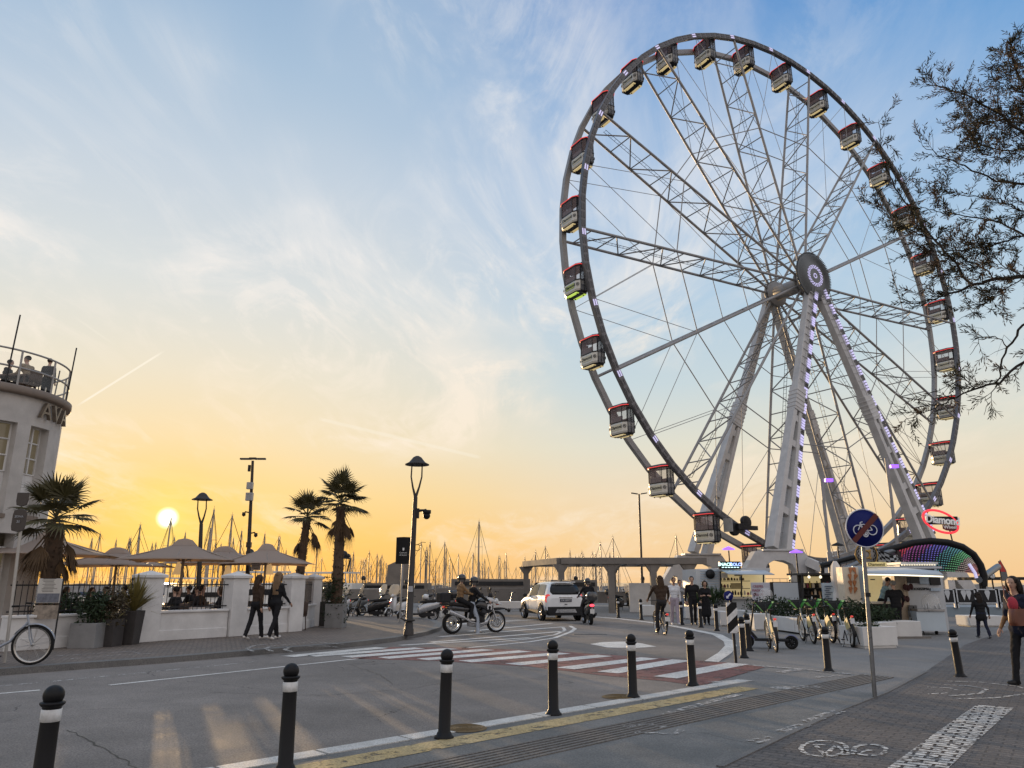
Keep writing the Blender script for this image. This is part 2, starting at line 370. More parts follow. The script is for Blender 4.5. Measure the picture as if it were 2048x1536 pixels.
# left kerb line at road level, right kerb line
LK_px = [(0,1352),(150,1340),(340,1326),(520,1310),(690,1296),(790,1284),(850,1272),(880,1262),(886,1254),(872,1246),(830,1240),(760,1237),(640,1236)]
RKa, RKb = G(1400,1373), G(430,1536)
lk = [G(x, y) for x, y in LK_px]
l0 = extend(lk[1], lk[0], 45); r0 = extend(RKa, RKb, 30)
right_edge = [(640,1222),(760,1219),(1000,1221),(1180,1226),(1240,1234),(1300,1241),(1350,1251),(1400,1263),(1440,1277),(1462,1291),(1462,1303),(1450,1316),(1420,1328),(1500,1332),(1400,1373)]
road = [l0]+lk+[G(x, y) for x, y in right_edge]+[r0]
rm = MB(); rm.sheet([V((p.x, p.y, Z1)) for p in road]); struct(rm.build('road', asph))
random.seed(19)
patch_m = ground_mat('asphalt_patch', (.10,.095,.09), (.135,.128,.12), .4, 60, .88, .5, spec=.2, wear=(1.6, .40)); polish_m = ground_mat('tyre_polish', (.19,.18,.17), (.23,.215,.20), .3, 70, .7, .25, spec=.3, wear=(.8, .46)); tar_m = M('tar_seam', (.02,.02,.02), .5)
def quadpatch(px, mat, name, z): q = MB(); q.sheet([V((*G(x, y).xy, z)) for x, y in px]); struct(q.build(name, mat))
def seam(px, w, name='crack_seam'):
    pts = [G(x, y) for x, y in px]; q = MB(); fine = []
    for a, b in zip(pts, pts[1:]):
        n_ = max(2, int((b-a).length/.12))
        for i in range(n_): p = a.lerp(b, i/n_); fine.append(V((p.x+U3(-.025,.025), p.y+U3(-.04,.04), .0065)))
    for a, b in zip(fine, fine[1:]):
        t_ = (b-a).normalized(); s_ = V((-t_.y, t_.x, 0))*w*U3(.5,1.2); q.add([a+s_, b+s_, b-s_, a-s_], [(3,2,1,0)])
    struct(q.build(name, tar_m))
seam([(130,1462),(170,1474),(195,1490),(230,1512),(300,1560)], .010); seam([(420,1385),(640,1392),(820,1378),(1010,1345)], .006); seam([(700,1330),(760,1350),(790,1372)], .007)
# left pavement: a real step 0.12 m up with a dark stone kerb
KH = .12
base_l = [l0]+lk
def offset(line, d):
    out = []
    for i, p in enumerate(line):
        t = (line[min(i+1, len(line)-1)]-line[max(i-1, 0)]); t.z = 0; t.normalize(); out.append(p+V((-t.y, t.x, 0))*d)
    return out
inner = offset(base_l, .28)
km = MB()
for i in range(len(base_l)-1):
    a, b, c, d = base_l[i], base_l[i+1], inner[i+1], inner[i]
    up = V((0,0,KH))
    km.add([a, b, c, d, a+up, b+up, c+up, d+up], [(4,5,6,7),(0,1,5,4),(2,3,7,6)])
struct(km.build('kerb', dkerb_m, bevel=0))
pm = MB(); top = [V((p.x, p.y, KH-.003)) for p in inner]
far_l = [V((top[-1].x-2, 44, KH-.003)), V((-70, 44, KH-.003)), V((-90, top[0].y, KH-.003))]
pm.sheet(top+far_l); struct(pm.build('left_pavement', pav_l))
# right pavement strips along the stone kerb
rd = (RKa-RKb).normalized(); rn = V((rd.y, -rd.x, 0))          # rn points to the right, off the road
A0 = r0; A1 = RKa+rd*1.2
def strip(a, b, o0, o1, z, mat, name, m=None):
    q = m or MB(); q.sheet([V((p.x, p.y, z)) for p in (a+rn*o0, b+rn*o0, b+rn*o1, a+rn*o1)])
    if m is None: struct(q.build(name, mat))
ks = MB(); L = (A1-A0).length; k = 0; x = 0
while x < L:
    w = min(.98, L-x); p = A0+rd*(x+w/2)+rn*.12
    ks.box((p.x, p.y, .006), (w-.015, .24, .016), math.atan2(rd.y, rd.x)); x += 1.0
struct(ks.build('kerb_stones', kerb_m))
strip(A0, A1, .24, 7.0, Z1, side_m, 'right_pavement')
strip(A0, RKa+rd*.4, .44, .80, Z2, paint_y, 'yellow_line')
tm = MB()
for i in range(7):
    o = 1.18+i*.085; a, b = A0+rn*o, A1+rd*2.2+rn*o
    tm.beam(V((a.x, a.y, .009)), V((b.x, b.y, .009)), .045, .012)
struct(tm.build('tactile_paving', ground_mat('tactile', (.11,.105,.10), (.15,.14,.13), .5, 40, .8, .2)))
bk = [G(1440,1536), G(1560,1478), G(1690,1418), G(1775,1385), G(1850,1345), G(1930,1290), G(2010,1262), G(2120,1250)]
e0 = extend(bk[1], bk[0], 14)
bm_ = MB(); bm_.sheet([V((p.x, p.y, Z2)) for p in [e0]+bk+[V((40, bk[-1].y, 0)), V((40, -12, 0))]]); struct(bm_.build('brick_pavement', brick_m))
em = MB()
for i in range(len(bk)-4):
    a, b = bk[i], bk[i+1]; em.beam(V((a.x, a.y, .013)), V((b.x, b.y, .013)), .07, .012)
struct(em.build('brick_edging', dkerb_m))
# --- markings
def band(pts, w, z, mat, name, closed=False):
    q = MB(); pts = [V((p.x, p.y, z)) for p in pts]; n = len(pts); Lf, Rt = [], []
    for i, p in enumerate(pts):
        t = (pts[(i+1)%n]-pts[i-1]) if closed else (pts[min(i+1, n-1)]-pts[max(i-1, 0)])
        t.normalize(); s = V((-t.y, t.x, 0))*w/2; Lf.append(p+s); Rt.append(p-s)
    for i in range(n if closed else n-1):
        j = (i+1) % n; q.add([Lf[i], Lf[j], Rt[j], Rt[i]], [(3,2,1,0)])
    return struct(q.build(name, mat))
def bandp(px, w, z, mat, name, closed=False): return band([G(x, y) for x, y in px], w, z, mat, name, closed)
rmk = MB(); rmk.sheet(poly_px([(700,1317),(880,1322),(1060,1333),(1200,1350),(1330,1362),(1400,1372),(1530,1334),(1470,1326),(1300,1315),(1120,1303),(930,1295),(780,1294)], Z2)); struct(rmk.build('crossing_surface', paint_r))
zeb = [((575,1314),(764,1296)),((622,1313),(839,1297)),((692,1315),(905,1298)),((766,1317),(977,1300)),((845,1320),(1050,1303)),((930,1324),(1128,1307)),((1025,1330),(1210,1312)),((1130,1338),(1300,1317)),((1215,1346),(1365,1321)),((1330,1356),(1477,1328))]
for (a, b) in zeb: bandp([a, b], .46, Z3, paint_w, 'crossing_stripe')
bandp([(-400,1428),(0,1388),(80,1381)], .11, Z2, paint_w, 'road_line')
bandp([(219,1371),(500,1341),(735,1316)], .11, Z2, paint_w, 'road_line')
bandp([(-300,1399),(100,1364),(510,1324)], .09, Z2, paint_wf, 'road_line')
for px in ([(860,1253),(1080,1239)], [(938,1263),(1105,1247)], [(880,1274),(1127,1254)], [(862,1285),(1125,1263)], [(800,1291),(1060,1276)], [(905,1249),(1040,1240)]):
    bandp(px, .22, Z2, paint_w, 'hatch_stripe')
bandp([(925,1297),(1000,1290),(1060,1284),(1110,1276),(1142,1264),(1150,1258),(1140,1252)], .14, Z2, paint_w, 'road_line')
bandp([(980,1286),(1060,1278),(1110,1270),(1130,1261),(1126,1255)], .12, Z2, paint_w, 'road_line')
bandp([(1180,1233),(1240,1238),(1300,1245),(1345,1252),(1386,1260),(1435,1270),(1458,1283),(1462,1292),(1450,1306),(1421,1325)], .30, Z2, paint_w, 'road_line')
am = MB(); am.sheet(poly_px([(1180,1288),(1205,1284),(1250,1283),(1285,1287),(1313,1293),(1270,1296),(1215,1295)], Z2)); struct(am.build('road_arrow', paint_w))
dm = MB(); dp = G(1180,1269); dm.box((dp.x, dp.y, .005), (1.05,.32,.01)); struct(dm.build('drain_cover', dark_metal))
# left pavement markings
def bandz(px, w, z, mat, name): return band([G(x, y, KH) for x, y in px], w, z, mat, name)
zl = KH+.004
bandz([(505,1303),(494,1297),(510,1291),(560,1286)], .09, zl, paint_wf, 'pavement_arc')
bandz([(545,1303),(530,1297),(545,1292),(590,1288)], .09, zl, paint_wf, 'pavement_arc')
bandz([(585,1304),(569,1299),(582,1294)], .09, zl, paint_wf, 'pavement_arc')
bandz([(590,1286),(640,1285),(690,1289)], .08, zl, paint_wf, 'pavement_arc')
bandz([(612,1293),(650,1292),(680,1295)], .08, zl, paint_wf, 'pavement_arc')
bandz([(112,1320),(240,1310),(313,1307)], .07, zl, paint_wf, 'pavement_box')
bandz([(112,1312),(262,1303),(288,1309)], .07, zl, paint_wf, 'pavement_box')
# right pavement markings
for px in ([(1895,1364),(1960,1366),(2030,1374),(2075,1384),(2050,1390),(1990,1398),(1910,1400)], [(1888,1371),(1940,1374),(1975,1380),(1960,1389),(1900,1394)], [(1855,1376),(1900,1378),(1913,1382)], [(1855,1390),(1897,1388)]):
    bandp(px, .06, Z4, paint_wb, 'pavement_arc')
bandp([(1760,1600),(1830,1545),(1910,1478),(1990,1415)], .42, Z4, paint_wb, 'pavement_stripe')
def ring(cx, cy, rx, ry, w, mat, z=Z4, name='bicycle_marking'):
    bandp([(cx+rx*math.cos(a), cy+ry*math.sin(a)) for a in [2*math.pi*i/24 for i in range(24)]], w, z, mat, name, True)
ring(1648, 1500, 46, 16, .05, paint_wb); ring(1740, 1503, 33, 11, .05, paint_wb)
bandp([(1630,1492),(1672,1494),(1700,1512),(1650,1514),(1630,1492)], .045, Z4, paint_wb, 'bicycle_marking')
bandp([(1672,1494),(1650,1514)], .045, Z4, paint_wb, 'bicycle_marking')
bandp([(1700,1512),(1742,1503)], .045, Z4, paint_wb, 'bicycle_marking')
for a, b in (((1505,1486),(1550,1478)),((1564,1466),(1610,1452)),((1612,1446),(1640,1438)),((1640,1436),(1680,1424))): bandp([a, b], .17, Z4, paint_wf, 'worn_dash')
for px, w in (([(1250,1456),(1290,1449),(1330,1456)], .13), ([(1262,1466),(1350,1470),(1362,1462)], .09), ([(1420,1366),(1500,1362)], .22), ([(1545,1378),(1640,1374)], .28), ([(1560,1346),(1600,1340)], .2), ([(1630,1356),(1680,1352)], .12), ([(1480,1390),(1400,1410),(1330,1430)], .12)):
    bandp(px, w, Z3, paint_wf, 'worn_marking')
bandp([(1500,1331),(1600,1339),(1700,1349)], .15, Z3, paint_wf, 'worn_marking')
cov = M('rusty_cover', (.16,.11,.05), .8, .2, .3, 20, .6)
for (x, y) in ((930,1458),(1238,1395)):
    p = G(x, y); q = MB(); q.lathe([(0,.018),(.2,.018),(.24,.014),(.25,.009)], p, 24); 
    for i in range(5): q.torus((p.x, p.y, .018), .04+.04*i, .005, n=20, k=4)
    tag(q.build('manhole_cover', cov), 'rusty round cover on the yellow line beside the second full bollard' if x < 1000 else 'rusty round cover on the yellow line beside the fourth kerb bollard', 'manhole cover', 'round covers on the yellow line')

# ------------------------------------------------------------------ bollards
band_w = M('reflective_band', (.62,.62,.61), .4, 0, .25, 12)
def make_bollard(label):
    t = thing('bollard', label, 'bollard', group='black bollards with white bands')
    q = MB(); q.lathe([(0,0),(.105,0),(.105,.02),(.085,.035),(.075,.06),(.066,.07),(.061,.66)], n=20); q.build('post', black_paint, t)
    q = MB(); q.lathe([(.061,.66),(.066,.662),(.066,.74),(.061,.742)], n=20); q.build('white_band', band_w, t)
    q = MB(); q.lathe([(.061,.742),(.062,.755),(.07,.76),(.082,.775),(.082,.785),(.07,.79),(.05,.795)], n=20); q.ell((0,0,.83), .07, nu=18, nv=12); q.build('ball_cap', black_paint, t)
    return t
bl = [((70,1652),.9,'black bollard nearest the camera, cut by the lower left corner of the photo'),((570,1545),.9,'black bollard second from the left, its foot cut by the bottom edge'),
 ((888,1477),.9,'black bollard on the yellow line beside the larger rusty cover'),((1107,1430),.89,'black bollard on the yellow line between the two rusty covers'),
 ((1266,1396),.875,'black bollard on the yellow line just right of the smaller rusty cover'),((1386,1372),.855,'black bollard at the end of the yellow line by the zebra crossing'),
 ((1657,1343),.80,'black bollard standing left of the round blue sign post'),((1921,1354),.80,'leaning black bollard on the right near the painted arcs'),
 ((1488,1316),.87,'nearer of two close black bollards behind the striped keep-left post'),((1499,1302),.87,'farther of two close black bollards behind the striped keep-left post'),
 ((1434,1262),.9,'black bollard right of the woman in black in the curved row'),((1402,1255),.9,'black bollard left of the woman in black in the curved row'),
 ((1364,1250),.9,'black bollard in front of the person in the striped jumper'),((1283,1240),.9,'black bollard left of the cyclist in the curved row'),((1237,1236),.9,'black bollard right of the scooter rider, leftmost of the curved row')]
B0 = None
for (p, h, lab) in bl:
    g = G(*p)
    if B0 is None: B0 = make_bollard(lab); B0.location = g; o = B0
    else: o = dup(B0, g, U3(0,6), lab)
    o.scale = (1, 1, h/.9); o.rotation_euler.x = rad(U3(-.8,.8)); o.rotation_euler.y = rad(U3(-.8,.8))
    if p[0] == 1921: o.rotation_euler = (0, rad(-2.5), 0)
# ------------------------------------------------------------------ the big wheel
WC = V((28.21, 71.23, 30.45)); PHI = rad(30.86); WR = 27.0
tt = V((math.cos(PHI), math.sin(PHI), 0)); wn = V((tt.y, -tt.x, 0)); AA = 2*math.pi/28; A_0 = -.36434
w_steel = M('wheel_steel', (.28,.278,.278), .5, .1, .18, 2)
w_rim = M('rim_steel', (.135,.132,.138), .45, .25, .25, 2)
w_white = M('pylon_white', (.50,.495,.49), .5, .05, .14, 1.2, .05)
led_off = M('led_housing', (.09,.09,.095), .4, .2, .2, 8)
led_on = M('led_light', (.8,.8,.9), .4, em=(.58,.52,1.0), es=.5)
def stf(o): o['kind'] = 'stuff'; return o
wheel = thing('ferris_wheel', 'giant white observation wheel towering over the plaza beside the marina', 'ferris wheel', WC, PHI)
# local axes: x along the wheel plane, y away from the viewer's side (front is -y), z up
def wp(a, r, y=0): return V((r*math.sin(a), y, r*math.cos(a)))
RY = 1.4
for side, nm in ((-1, 'front'), (1, 'back')):
    q = MB(); n = 56
    rings = []
    for i in range(n):
        a = A_0+AA/2*i
        rings.append([wp(a, WR-.24, side*RY-.2), wp(a, WR-.24, side*RY+.2), wp(a, WR+.24, side*RY+.2), wp(a, WR+.24, side*RY-.2)])
    rings.append(rings[0]); q.loft(rings, caps=False, sm=False)
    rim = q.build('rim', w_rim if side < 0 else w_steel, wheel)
    if side < 0:
        q = MB(); qo = MB()
        for i in range(28*8):
            a = A_0+AA/8*(i+.5)
            on = (i % 8) == 3
            m = qo if on else q
            for rr in (-.11, .11):
                c = wp(a, WR+rr, -RY-.215); tg = wp(a+math.pi/2, 1); m.beam(c-tg*.26, c+tg*.26, .12, .03, up=V((0,1,0)))
        stf(q.build('led_strip', led_off, rim)); stf(qo.build('lit_led_strip', led_on, rim))
# spokes
SA = [A_0+AA*(-1.5+2*k) for k in range(14)]
HYF, HYB = -2.0, 2.0
def spoke_mesh(a):
    q = MB(); lad = MB()
    Fp = lambda r: wp(a, r, -(1.85+(RY-1.85)*(r-1.2)/(WR-1.2))); Bp = lambda r: (lambda p: V((p.x, -p.y, p.z)))(Fp(r))
    q.tube([Fp(1.0), Fp(WR-.2)], .125, 8); q.tube([Bp(1.0), Bp(WR-.2)], .125, 8)
    NS = 9; rs = [3.2+(WR-1.0-3.2)*i/NS for i in range(NS+1)]
    for i, r in enumerate(rs):
        q.tube([Fp(r), Bp(r)], .055, 6)
        if i < NS:
            p, s = (Fp, Bp) if i % 2 == 0 else (Bp, Fp)
            q.tube([p(r), s(rs[i+1])], .06, 6)
    # ladder
    yo = .0; t = wp(a+math.pi/2, 1)
    Lp = lambda r, k: wp(a, r, yo+k*.17)
    for k in (-1, 1): lad.tube([Lp(3.2, k), Lp(WR-1.6, k)], .022, 5)
    r = 3.5
    while r < WR-1.6: lad.tube([Lp(r, -1), Lp(r, 1)], .016, 4); r += .42
    return q, lad
for a in SA:
    q, lad = spoke_mesh(a); sp = q.build('spoke', w_steel, wheel); lad.build('ladder', dark_metal, sp)
# ties between neighbouring spokes
for rr, rd_ in ((16.8, .05), (9.2, .04)):
    q = MB()
    for k in range(14):
        a, b = SA[k], SA[(k+1) % 14]
        for y in (-1.6, 1.6): q.tube([wp(a, rr, y), wp(b, rr, y)], rd_, 6)
    q.build('tie_ring', w_steel, wheel)
q = MB()
for k in range(14):
    a, b = SA[k], SA[(k+1) % 14]
    for y in (-1.45, 1.45):
        q.tube([wp(a, 16.8, y*1.1), wp((a+b)/2, WR-.1, y)], .028, 5); q.tube([wp(b, 16.8, y*1.1), wp((a+b)/2, WR-.1, y)], .028, 5)
q.build('stay_cables', w_steel, wheel)
q = MB(); q.lathe([(.0,-2.9),(.75,-2.9),(.75,2.9),(0,2.9)], n=24, mat=Matrix.Rotation(-math.pi/2, 3, 'X'))
for y in (-2.0, -1.6, 1.6, 2.0): q.lathe([(.0,-.09),(1.35,-.09),(1.35,.09),(0,.09)], (0,y,0), n=28, mat=RX90)
q.build('axle', w_steel, wheel)
hub = MB(); hub.lathe([(0,.16),(1.0,.16),(2.3,.06),(2.42,0),(2.42,-.14),(0,-.14)], (0,-2.95,.3), n=48, mat=RX90); hb = hub.build('hub_disc', M('hub_mesh', (.17,.185,.19), .45, .4, .2, 12, .5, bsc=26), wheel)
q = MB()
for k in range(60):
    b = 2*math.pi*k/60
    for r0 in (.82, .95, 1.08): 
        if (k+int(r0*100)) % 3: q.box((r0*math.cos(b), -3.13-.035*0, .3+r0*math.sin(b)), (.07,.05,.07))
for k in range(10): q.box((.22*math.cos(k*.628), -3.13, .3+.22*math.sin(k*.628)), (.09,.05,.09))
stf(q.build('lit_led_ring', led_on, hb))
q = MB()
for r0 in [.2+.13*i for i in range(17)]: q.torus((0, -3.105+.04*max(0, r0-1.0), .3), r0, .018, mat=RX90, n=44, k=4)
for k in range(90):
    b = 2*math.pi*k/90; q.box((2.46*math.cos(b), -2.95, .3+2.46*math.sin(b)), (.07,.22,.07))
stf(q.build('led_mesh', led_off, hb))

# pylons
TOPZ = 4.3
def w2l(p): d = V(p)-WC; return V((d.dot(tt), d.dot(V((-tt.y, tt.x, 0))), d.z))
def foot(px, py, k):      # where the view ray meets the plane k metres in front of (-) or behind (+) the wheel
    d = ray(px, py); o = V((0,0,CH))-WC; nb = V((-tt.y, tt.x, 0)); t = (k-o.dot(nb))/d.dot(nb); return w2l(V((0,0,CH))+d*t)
def pylon(ft, yh, led_side, mb_name, x0):
    top = V((x0, yh, -.3)); d = ft-top; u = d.normalized(); Ln = d.length
    y = V((0,1,0)); y = (y-u*y.dot(u)).normalized(); x = u.cross(y)
    P = lambda s, a=0, b=0: top+u*(s*Ln)+x*a+y*b
    q = MB(); q.beam(P(0), P(.46), .78, .62, up=y, w2=.95, h2=.72); q.beam(P(.44), P(.53), 1.12, .92, up=y)
    for s in [.05+.03*i for i in range(13)]: q.beam(P(s, .0, -.36), P(s+.004, .0, -.36), .66, .1, up=y)
    for s in (.455,.47,.485,.50,.515): q.beam(P(s), P(s+.006), 1.2, 1.0, up=y)
    for k in (-1, 1):
        q.beam(P(.53, k*.36), P(.72, k*.55), .42, .78, up=y); q.beam(P(.72, k*.55), P(1, k*.78), .46, .82, up=y, w2=.62, h2=.9)
    for s, w in ((.545, .5), (.635, .62), (.77, .85), (.86, .95)): q.beam(P(s), P(s+.022), w+.1, .6, up=y)
    o = q.build('pylon', w_white, wheel, bevel=.03)
    lad = MB()
    for k in (-1, 1): lad.tube([P(.53, k*.16, -.1), P(.98, k*.16, -.1)], .025, 5); lad.tube([P(.03, k*.18, -.5), P(.44, k*.18, -.55)], .02, 5)
    for i in range(int(Ln*.45/.4)): s = .53+i*.4/Ln; lad.tube([P(s, -.16, -.1), P(s, .16, -.1)], .018, 4)
    for i in range(int(Ln*.41/.4)): s = .03+i*.4/Ln; lad.tube([P(s, -.18, -.53), P(s, .18, -.53)], .016, 4)
    lad.build('ladder', w_steel, o)
    if led_side:
        on, off = MB(), MB(); k = 0; s = .03
        def edge(s):
            if s < .46: return .39+.085*s/.46+.05
            if s < .53: return .56+.05
            if s < .72: return .36+.21+.19*(s-.53)/.19+.05
            return .55+.25+.23*(s-.72)/.28+.06
        while s < .97:
            m = on if (k % 6) < 4 else off
            e = edge(s)-.12
            for c_ in (.0, .14, .28, .42): m.beam(P(s, e+c_, -.36), P(s+.19/Ln, e+c_, -.36), .10, .06, up=y)
            s += .27/Ln; k += 1
        bk_ = MB()
        for s0, s1 in ((.03,.45),(.54,.97)): bk_.beam(P(s0, edge(s0)+.10, -.30), P(s1, edge(s1)+.10, -.30), .66, .05, up=y)
        bk_.build('led_backing', led_off, o); stf(on.build('lit_led_strip', led_on, o)); stf(off.build('led_strip', led_off, o))
    return o
FT = {}
for key, px, py, yh, ls, x0 in (('fl',1556,1104,-2.6,1,-.1), ('fr',1856,1092,-2.6,1,.5), ('bl',1398,1112,2.6,0,-.1), ('br',1700,1104,2.6,0,.5)):
    f_ = foot(px, py, -4.6 if key[0] == 'f' else 4.6); FT[key] = f_
    # LED strip goes on the right-hand side as one looks at the wheel
    pylon(f_, yh, ls, 'pylon', x0)
for y in (-2.62, 2.62):
    q = MB(); q.box((.2, y, -.35), (2.1, .66, 1.5)); q.build('bearing_head', w_white, wheel, bevel=.08)

# base frames (portal girders) standing on the plaza under the pylons
def portal(ft, name, label, arm):
    t = thing(name, label, 'steel base', WC+tt*ft.x+V((-tt.y, tt.x, 0))*ft.y-V((0,0,WC.z)), PHI-rad(24), 'white steel base frames of the big wheel')
    q = MB(); H = ft.z+WC.z+.05
    MX = Matrix.Rotation(math.pi/2, 4, 'X')
    out = [(-3.6,0),(-3.6,H*.45),(-2.1,H),(2.0,H),(4.0,1.0),(4.0,0),(2.9,0),(2.9,.7),(1.9,2.0),(1.9,0),(1.2,0),(1.2,2.4),(.9,3.0),(.2,3.3),(-.6,3.3),(-1.2,3.0),(-1.45,2.4),(-1.45,0),(-2.3,0),(-2.3,2.1),(-2.6,2.2),(-3.0,1.7),(-3.0,0)]
    q.prism(out, .9, MX@Matrix.Translation((0,0,0)))
    q.box((.2,0,H+.09), (3.4,1.15,.16))
    for x in (-3.3, 3.45, -1.85, 1.55): q.box((x,0,.06), (1.0,1.4,.12))
    q.build('portal_frame', w_white, t, bevel=.03)
    if arm:
        a = MB(); a.beam((2.1,-.6,H-.8), (5.6,-3.4,1.0), .95, .7, up=V((0,0,1))); a.beam((5.4,-3.25,1.1), (6.6,-4.2,.3), 1.1, .85); a.box((6.6,-4.2,.1), (1.5,1.5,.2), .5); a.build('outrigger', w_white, t, bevel=.04)
        b = MB(); b.box((2.35,-.52,2.3), (.7,.18,1.1)); b.build('control_box', w_steel, t)
    return t
portal(FT['fl'], 'base_frame', 'white steel portal base under the nearer left pylon of the big wheel', True)
portal(FT['bl'], 'base_frame', 'white steel portal base under the far left pylon, behind the concrete pergola', False)
portal(FT['fr'], 'base_frame', 'white steel base under the right front pylon, behind the arched canopy', False)
portal(FT['br'], 'base_frame', 'white steel base under the right far pylon, mostly hidden by stalls', False)
dk = thing('boarding_platform', 'low dark steel boarding platform under the big wheel', 'platform', WC+V((0,0,-WC.z)), PHI)
q = MB(); q.box((0,0,.45), (15,7.4,.9)); q.build('deck', w_steel, dk)
q = MB()
for x in range(-7, 8):
    for y in (-3.6, 3.6): q.tube([(x,y,.9),(x,y,1.95)], .025, 6)
for y in (-3.6, 3.6):
    for z in (1.4, 1.95): q.tube([(-7,y,z),(7,y,z)], .025, 6)
q.build('railing', w_steel, dk)
# motor wheels that drive the rim, left of the front pylon
dr = thing('drive_unit', 'dark rim drive with motor wheels beside the front left pylon of the wheel', 'drive motor', WC, PHI)
q = MB()
a = math.pi+rad(26); c = wp(a, WR, -RY)
for s in (-1, 1):
    q.lathe([(0,-.2),(.5,-.2),(.55,-.1),(.55,.1),(.5,.2),(0,.2)], c+V((s*.7,-.5,s*.3)), n=18, mat=RX90); q.box(c+V((s*.35,-.75,-.1)), (.7,.5,.5))
q.box(c+V((.9,-.6,-.15)), (1.9,.35,.35)); q.build('motor', dark_metal, dr, bevel=.02)
q = MB(); q.box(c+V((-1.5,-.6,0)), (.12,.9,1.1)); q.build('guard', w_steel, dr)

# ------------------------------------------------------------------ gondolas
g_shell = M('gondola_shell', (.58,.56,.50), .35, .1, .12, 3, coat=.4)
g_grey = M('gondola_grey', (.20,.21,.22), .35, .3, .15, 3)
g_dark = M('gondola_dark', (.018,.018,.02), .3, 0, .2, 4)
g_red = M('gondola_red_led', (.6,.03,.03), .4, em=(1.0,.08,.07), es=.7)
g_glass = M('gondola_glass', (.42,.30,.29), .05, 0, .05, 2, alpha=.26)
g_lite = M('gondola_floor_light', (.7,.62,.4), .5, em=(.95,.72,.32), es=.45)
g_green = M('gondola_green_light', (.6,.7,.2), .5, em=(.62,.85,.12), es=.7)
seat_m = M('gondola_seat', (.12,.10,.10), .7, 0, .2, 6)
GX, GY = .62, 1.12         # half sizes: along the wheel (x), across (y)
def octo(hx, hy, c, z): return [V((-hx+c*.6,-hy,z)),V((hx-c*.6,-hy,z)),V((hx,-hy+c,z)),V((hx,hy-c,z)),V((hx-c*.6,hy,z)),V((-hx+c*.6,hy,z)),V((-hx,hy-c,z)),V((-hx,-hy+c,z))]
def make_gondola(label, lamp):
    t = thing('gondola', label, 'gondola', group='gondolas of the big wheel')
    q = MB(); q.loft([octo(GX*.86,GY*.9,.34,-2.36), octo(GX*.98,GY*.98,.36,-2.16), octo(GX,GY,.36,-1.5), octo(GX*.95,GY*.96,.36,-1.38)], sm=False); sh_ = q.build('shell', g_shell, t, bevel=.02)
    q = MB(); q.loft([octo(GX*.84,GY*.88,.34,-2.40), octo(GX*.9,GY*.93,.34,-2.30)], sm=False); q.loft([octo(GX*1.01,GY*1.01,.36,-1.42), octo(GX*1.01,GY*1.01,.36,-1.34)], sm=False)
    for sx_ in (-1, 1):
        for sy in (-1, 1): q.box((sx_*GX*.5, sy*GY*.5, -2.46), (.08,.08,.12))
    q.build('trim', g_dark, t)
    q = MB(); q.box((0,0,-2.415), (GX*.9, GY*1.15, .02)); q.build('floor_pan', g_dark, t)
    for s in (-1, 1): q = MB(); q.box((s*GX*.62,0,-2.42), (.28, GY*1.3, .05)); q.build('floor_lamp', lamp, t)
    for sy in (-1, 1):
        q = MB(); q.box((0, sy*(GY+.006), -1.28), (.66, .03, 2.0))
        dr_ = q.build('door', M('door_glass', (.10,.11,.13), .12, 0, .1, 3, alpha=.48), t)
        q = MB()
        for x in (-.33, 0, .33): q.box((x, sy*(GY+.012), -1.28), (.04,.05,2.06))
        for z in (-2.3, -.27): q.box((0, sy*(GY+.012), z), (.62,.05,.04))
        q.build('door_frame', g_dark, dr_)
    q = MB(); q.loft([octo(GX*.96,GY*.97,.36,-1.34), octo(GX*.9,GY*.96,.36,-.12)], caps=False, sm=False); q.build('window', g_glass, t)
    q = MB()
    for a, b in zip(octo(GX*.96,GY*.97,.36,-1.34), octo(GX*.9,GY*.96,.36,-.12)): q.tube([a, b], .03, 5)
    q.build('pillars', g_dark, t)
    q = MB(); q.loft([octo(GX*.98,GY*1.0,.36,-.16), octo(GX*1.0,GY*1.02,.36,-.02), octo(GX*.7,GY*.8,.3,.16)], sm=False); rf = q.build('roof', g_dark, t)
    q = MB(); pts = octo(GX*1.01,GY*1.03,.36,-.05); pts.append(pts[0]); q.tube(pts, .035, 5); q.build('red_led', g_red, rf)
    for sx_ in (-1, 1): q = MB(); q.box((sx_*GX*.55, 0, -1.55), (.36, GY*1.2, .42)); q.box((sx_*GX*.82, 0, -1.15), (.09, GY*1.2, .5)); q.build('seat', seat_m, t)
    q = MB(); q.box((0,0,.1), (.3, 2*RY-.4, .16)); 
    for sy in (-1, 1): q.box((0, sy*(GY+.10), -.05), (.22,.1,.4))
    q.build('hanger', dark_metal, t)
    for s in (-1, 1):
        m = basis((s*(GX+.012), .02, -1.78), (0,-s,0) if s > 0 else (0,-1,0), (0,0,1)) if s < 0 else basis((GX+.012, .02, -1.78), (0,1,0), (0,0,1))
        pl_ = MB(); pl_.box((s*(GX+.004), 0, -1.8), (.02, 1.18, .42)); pl_.build('name_panel', M('panel_cream', (.60,.56,.42), .5, 0, .08, 5), t)
        text('lettering', 'Diamond', .36, g_dark, t, basis((s*(GX+.02), -.02, -1.78), (0,s,0), (0,0,1)), .006, bold=.006)
    for sx_ in (-1, 1):
        for sy in (-1, 1):
            q = MB(); nrm = V((sx_*.86, sy*.5, 0)).normalized(); c = V((sx_*(GX-.10), sy*(GY-.17), -1.78))+nrm*.035; Q = nrm.to_track_quat('Z', 'Y').to_matrix()
            q.torus(c, .12, .02, Q, 18, 5); q.ell(c, .045, nu=8, nv=6); q.build('emblem', g_dark, t)
    return t
G0 = make_gondola('x', g_lite); G1 = None
words = ['', 'first', 'second', 'third', 'fourth', 'fifth', 'sixth', 'seventh', 'eighth', 'ninth', 'tenth', 'eleventh', 'twelfth', 'thirteenth', 'fourteenth']
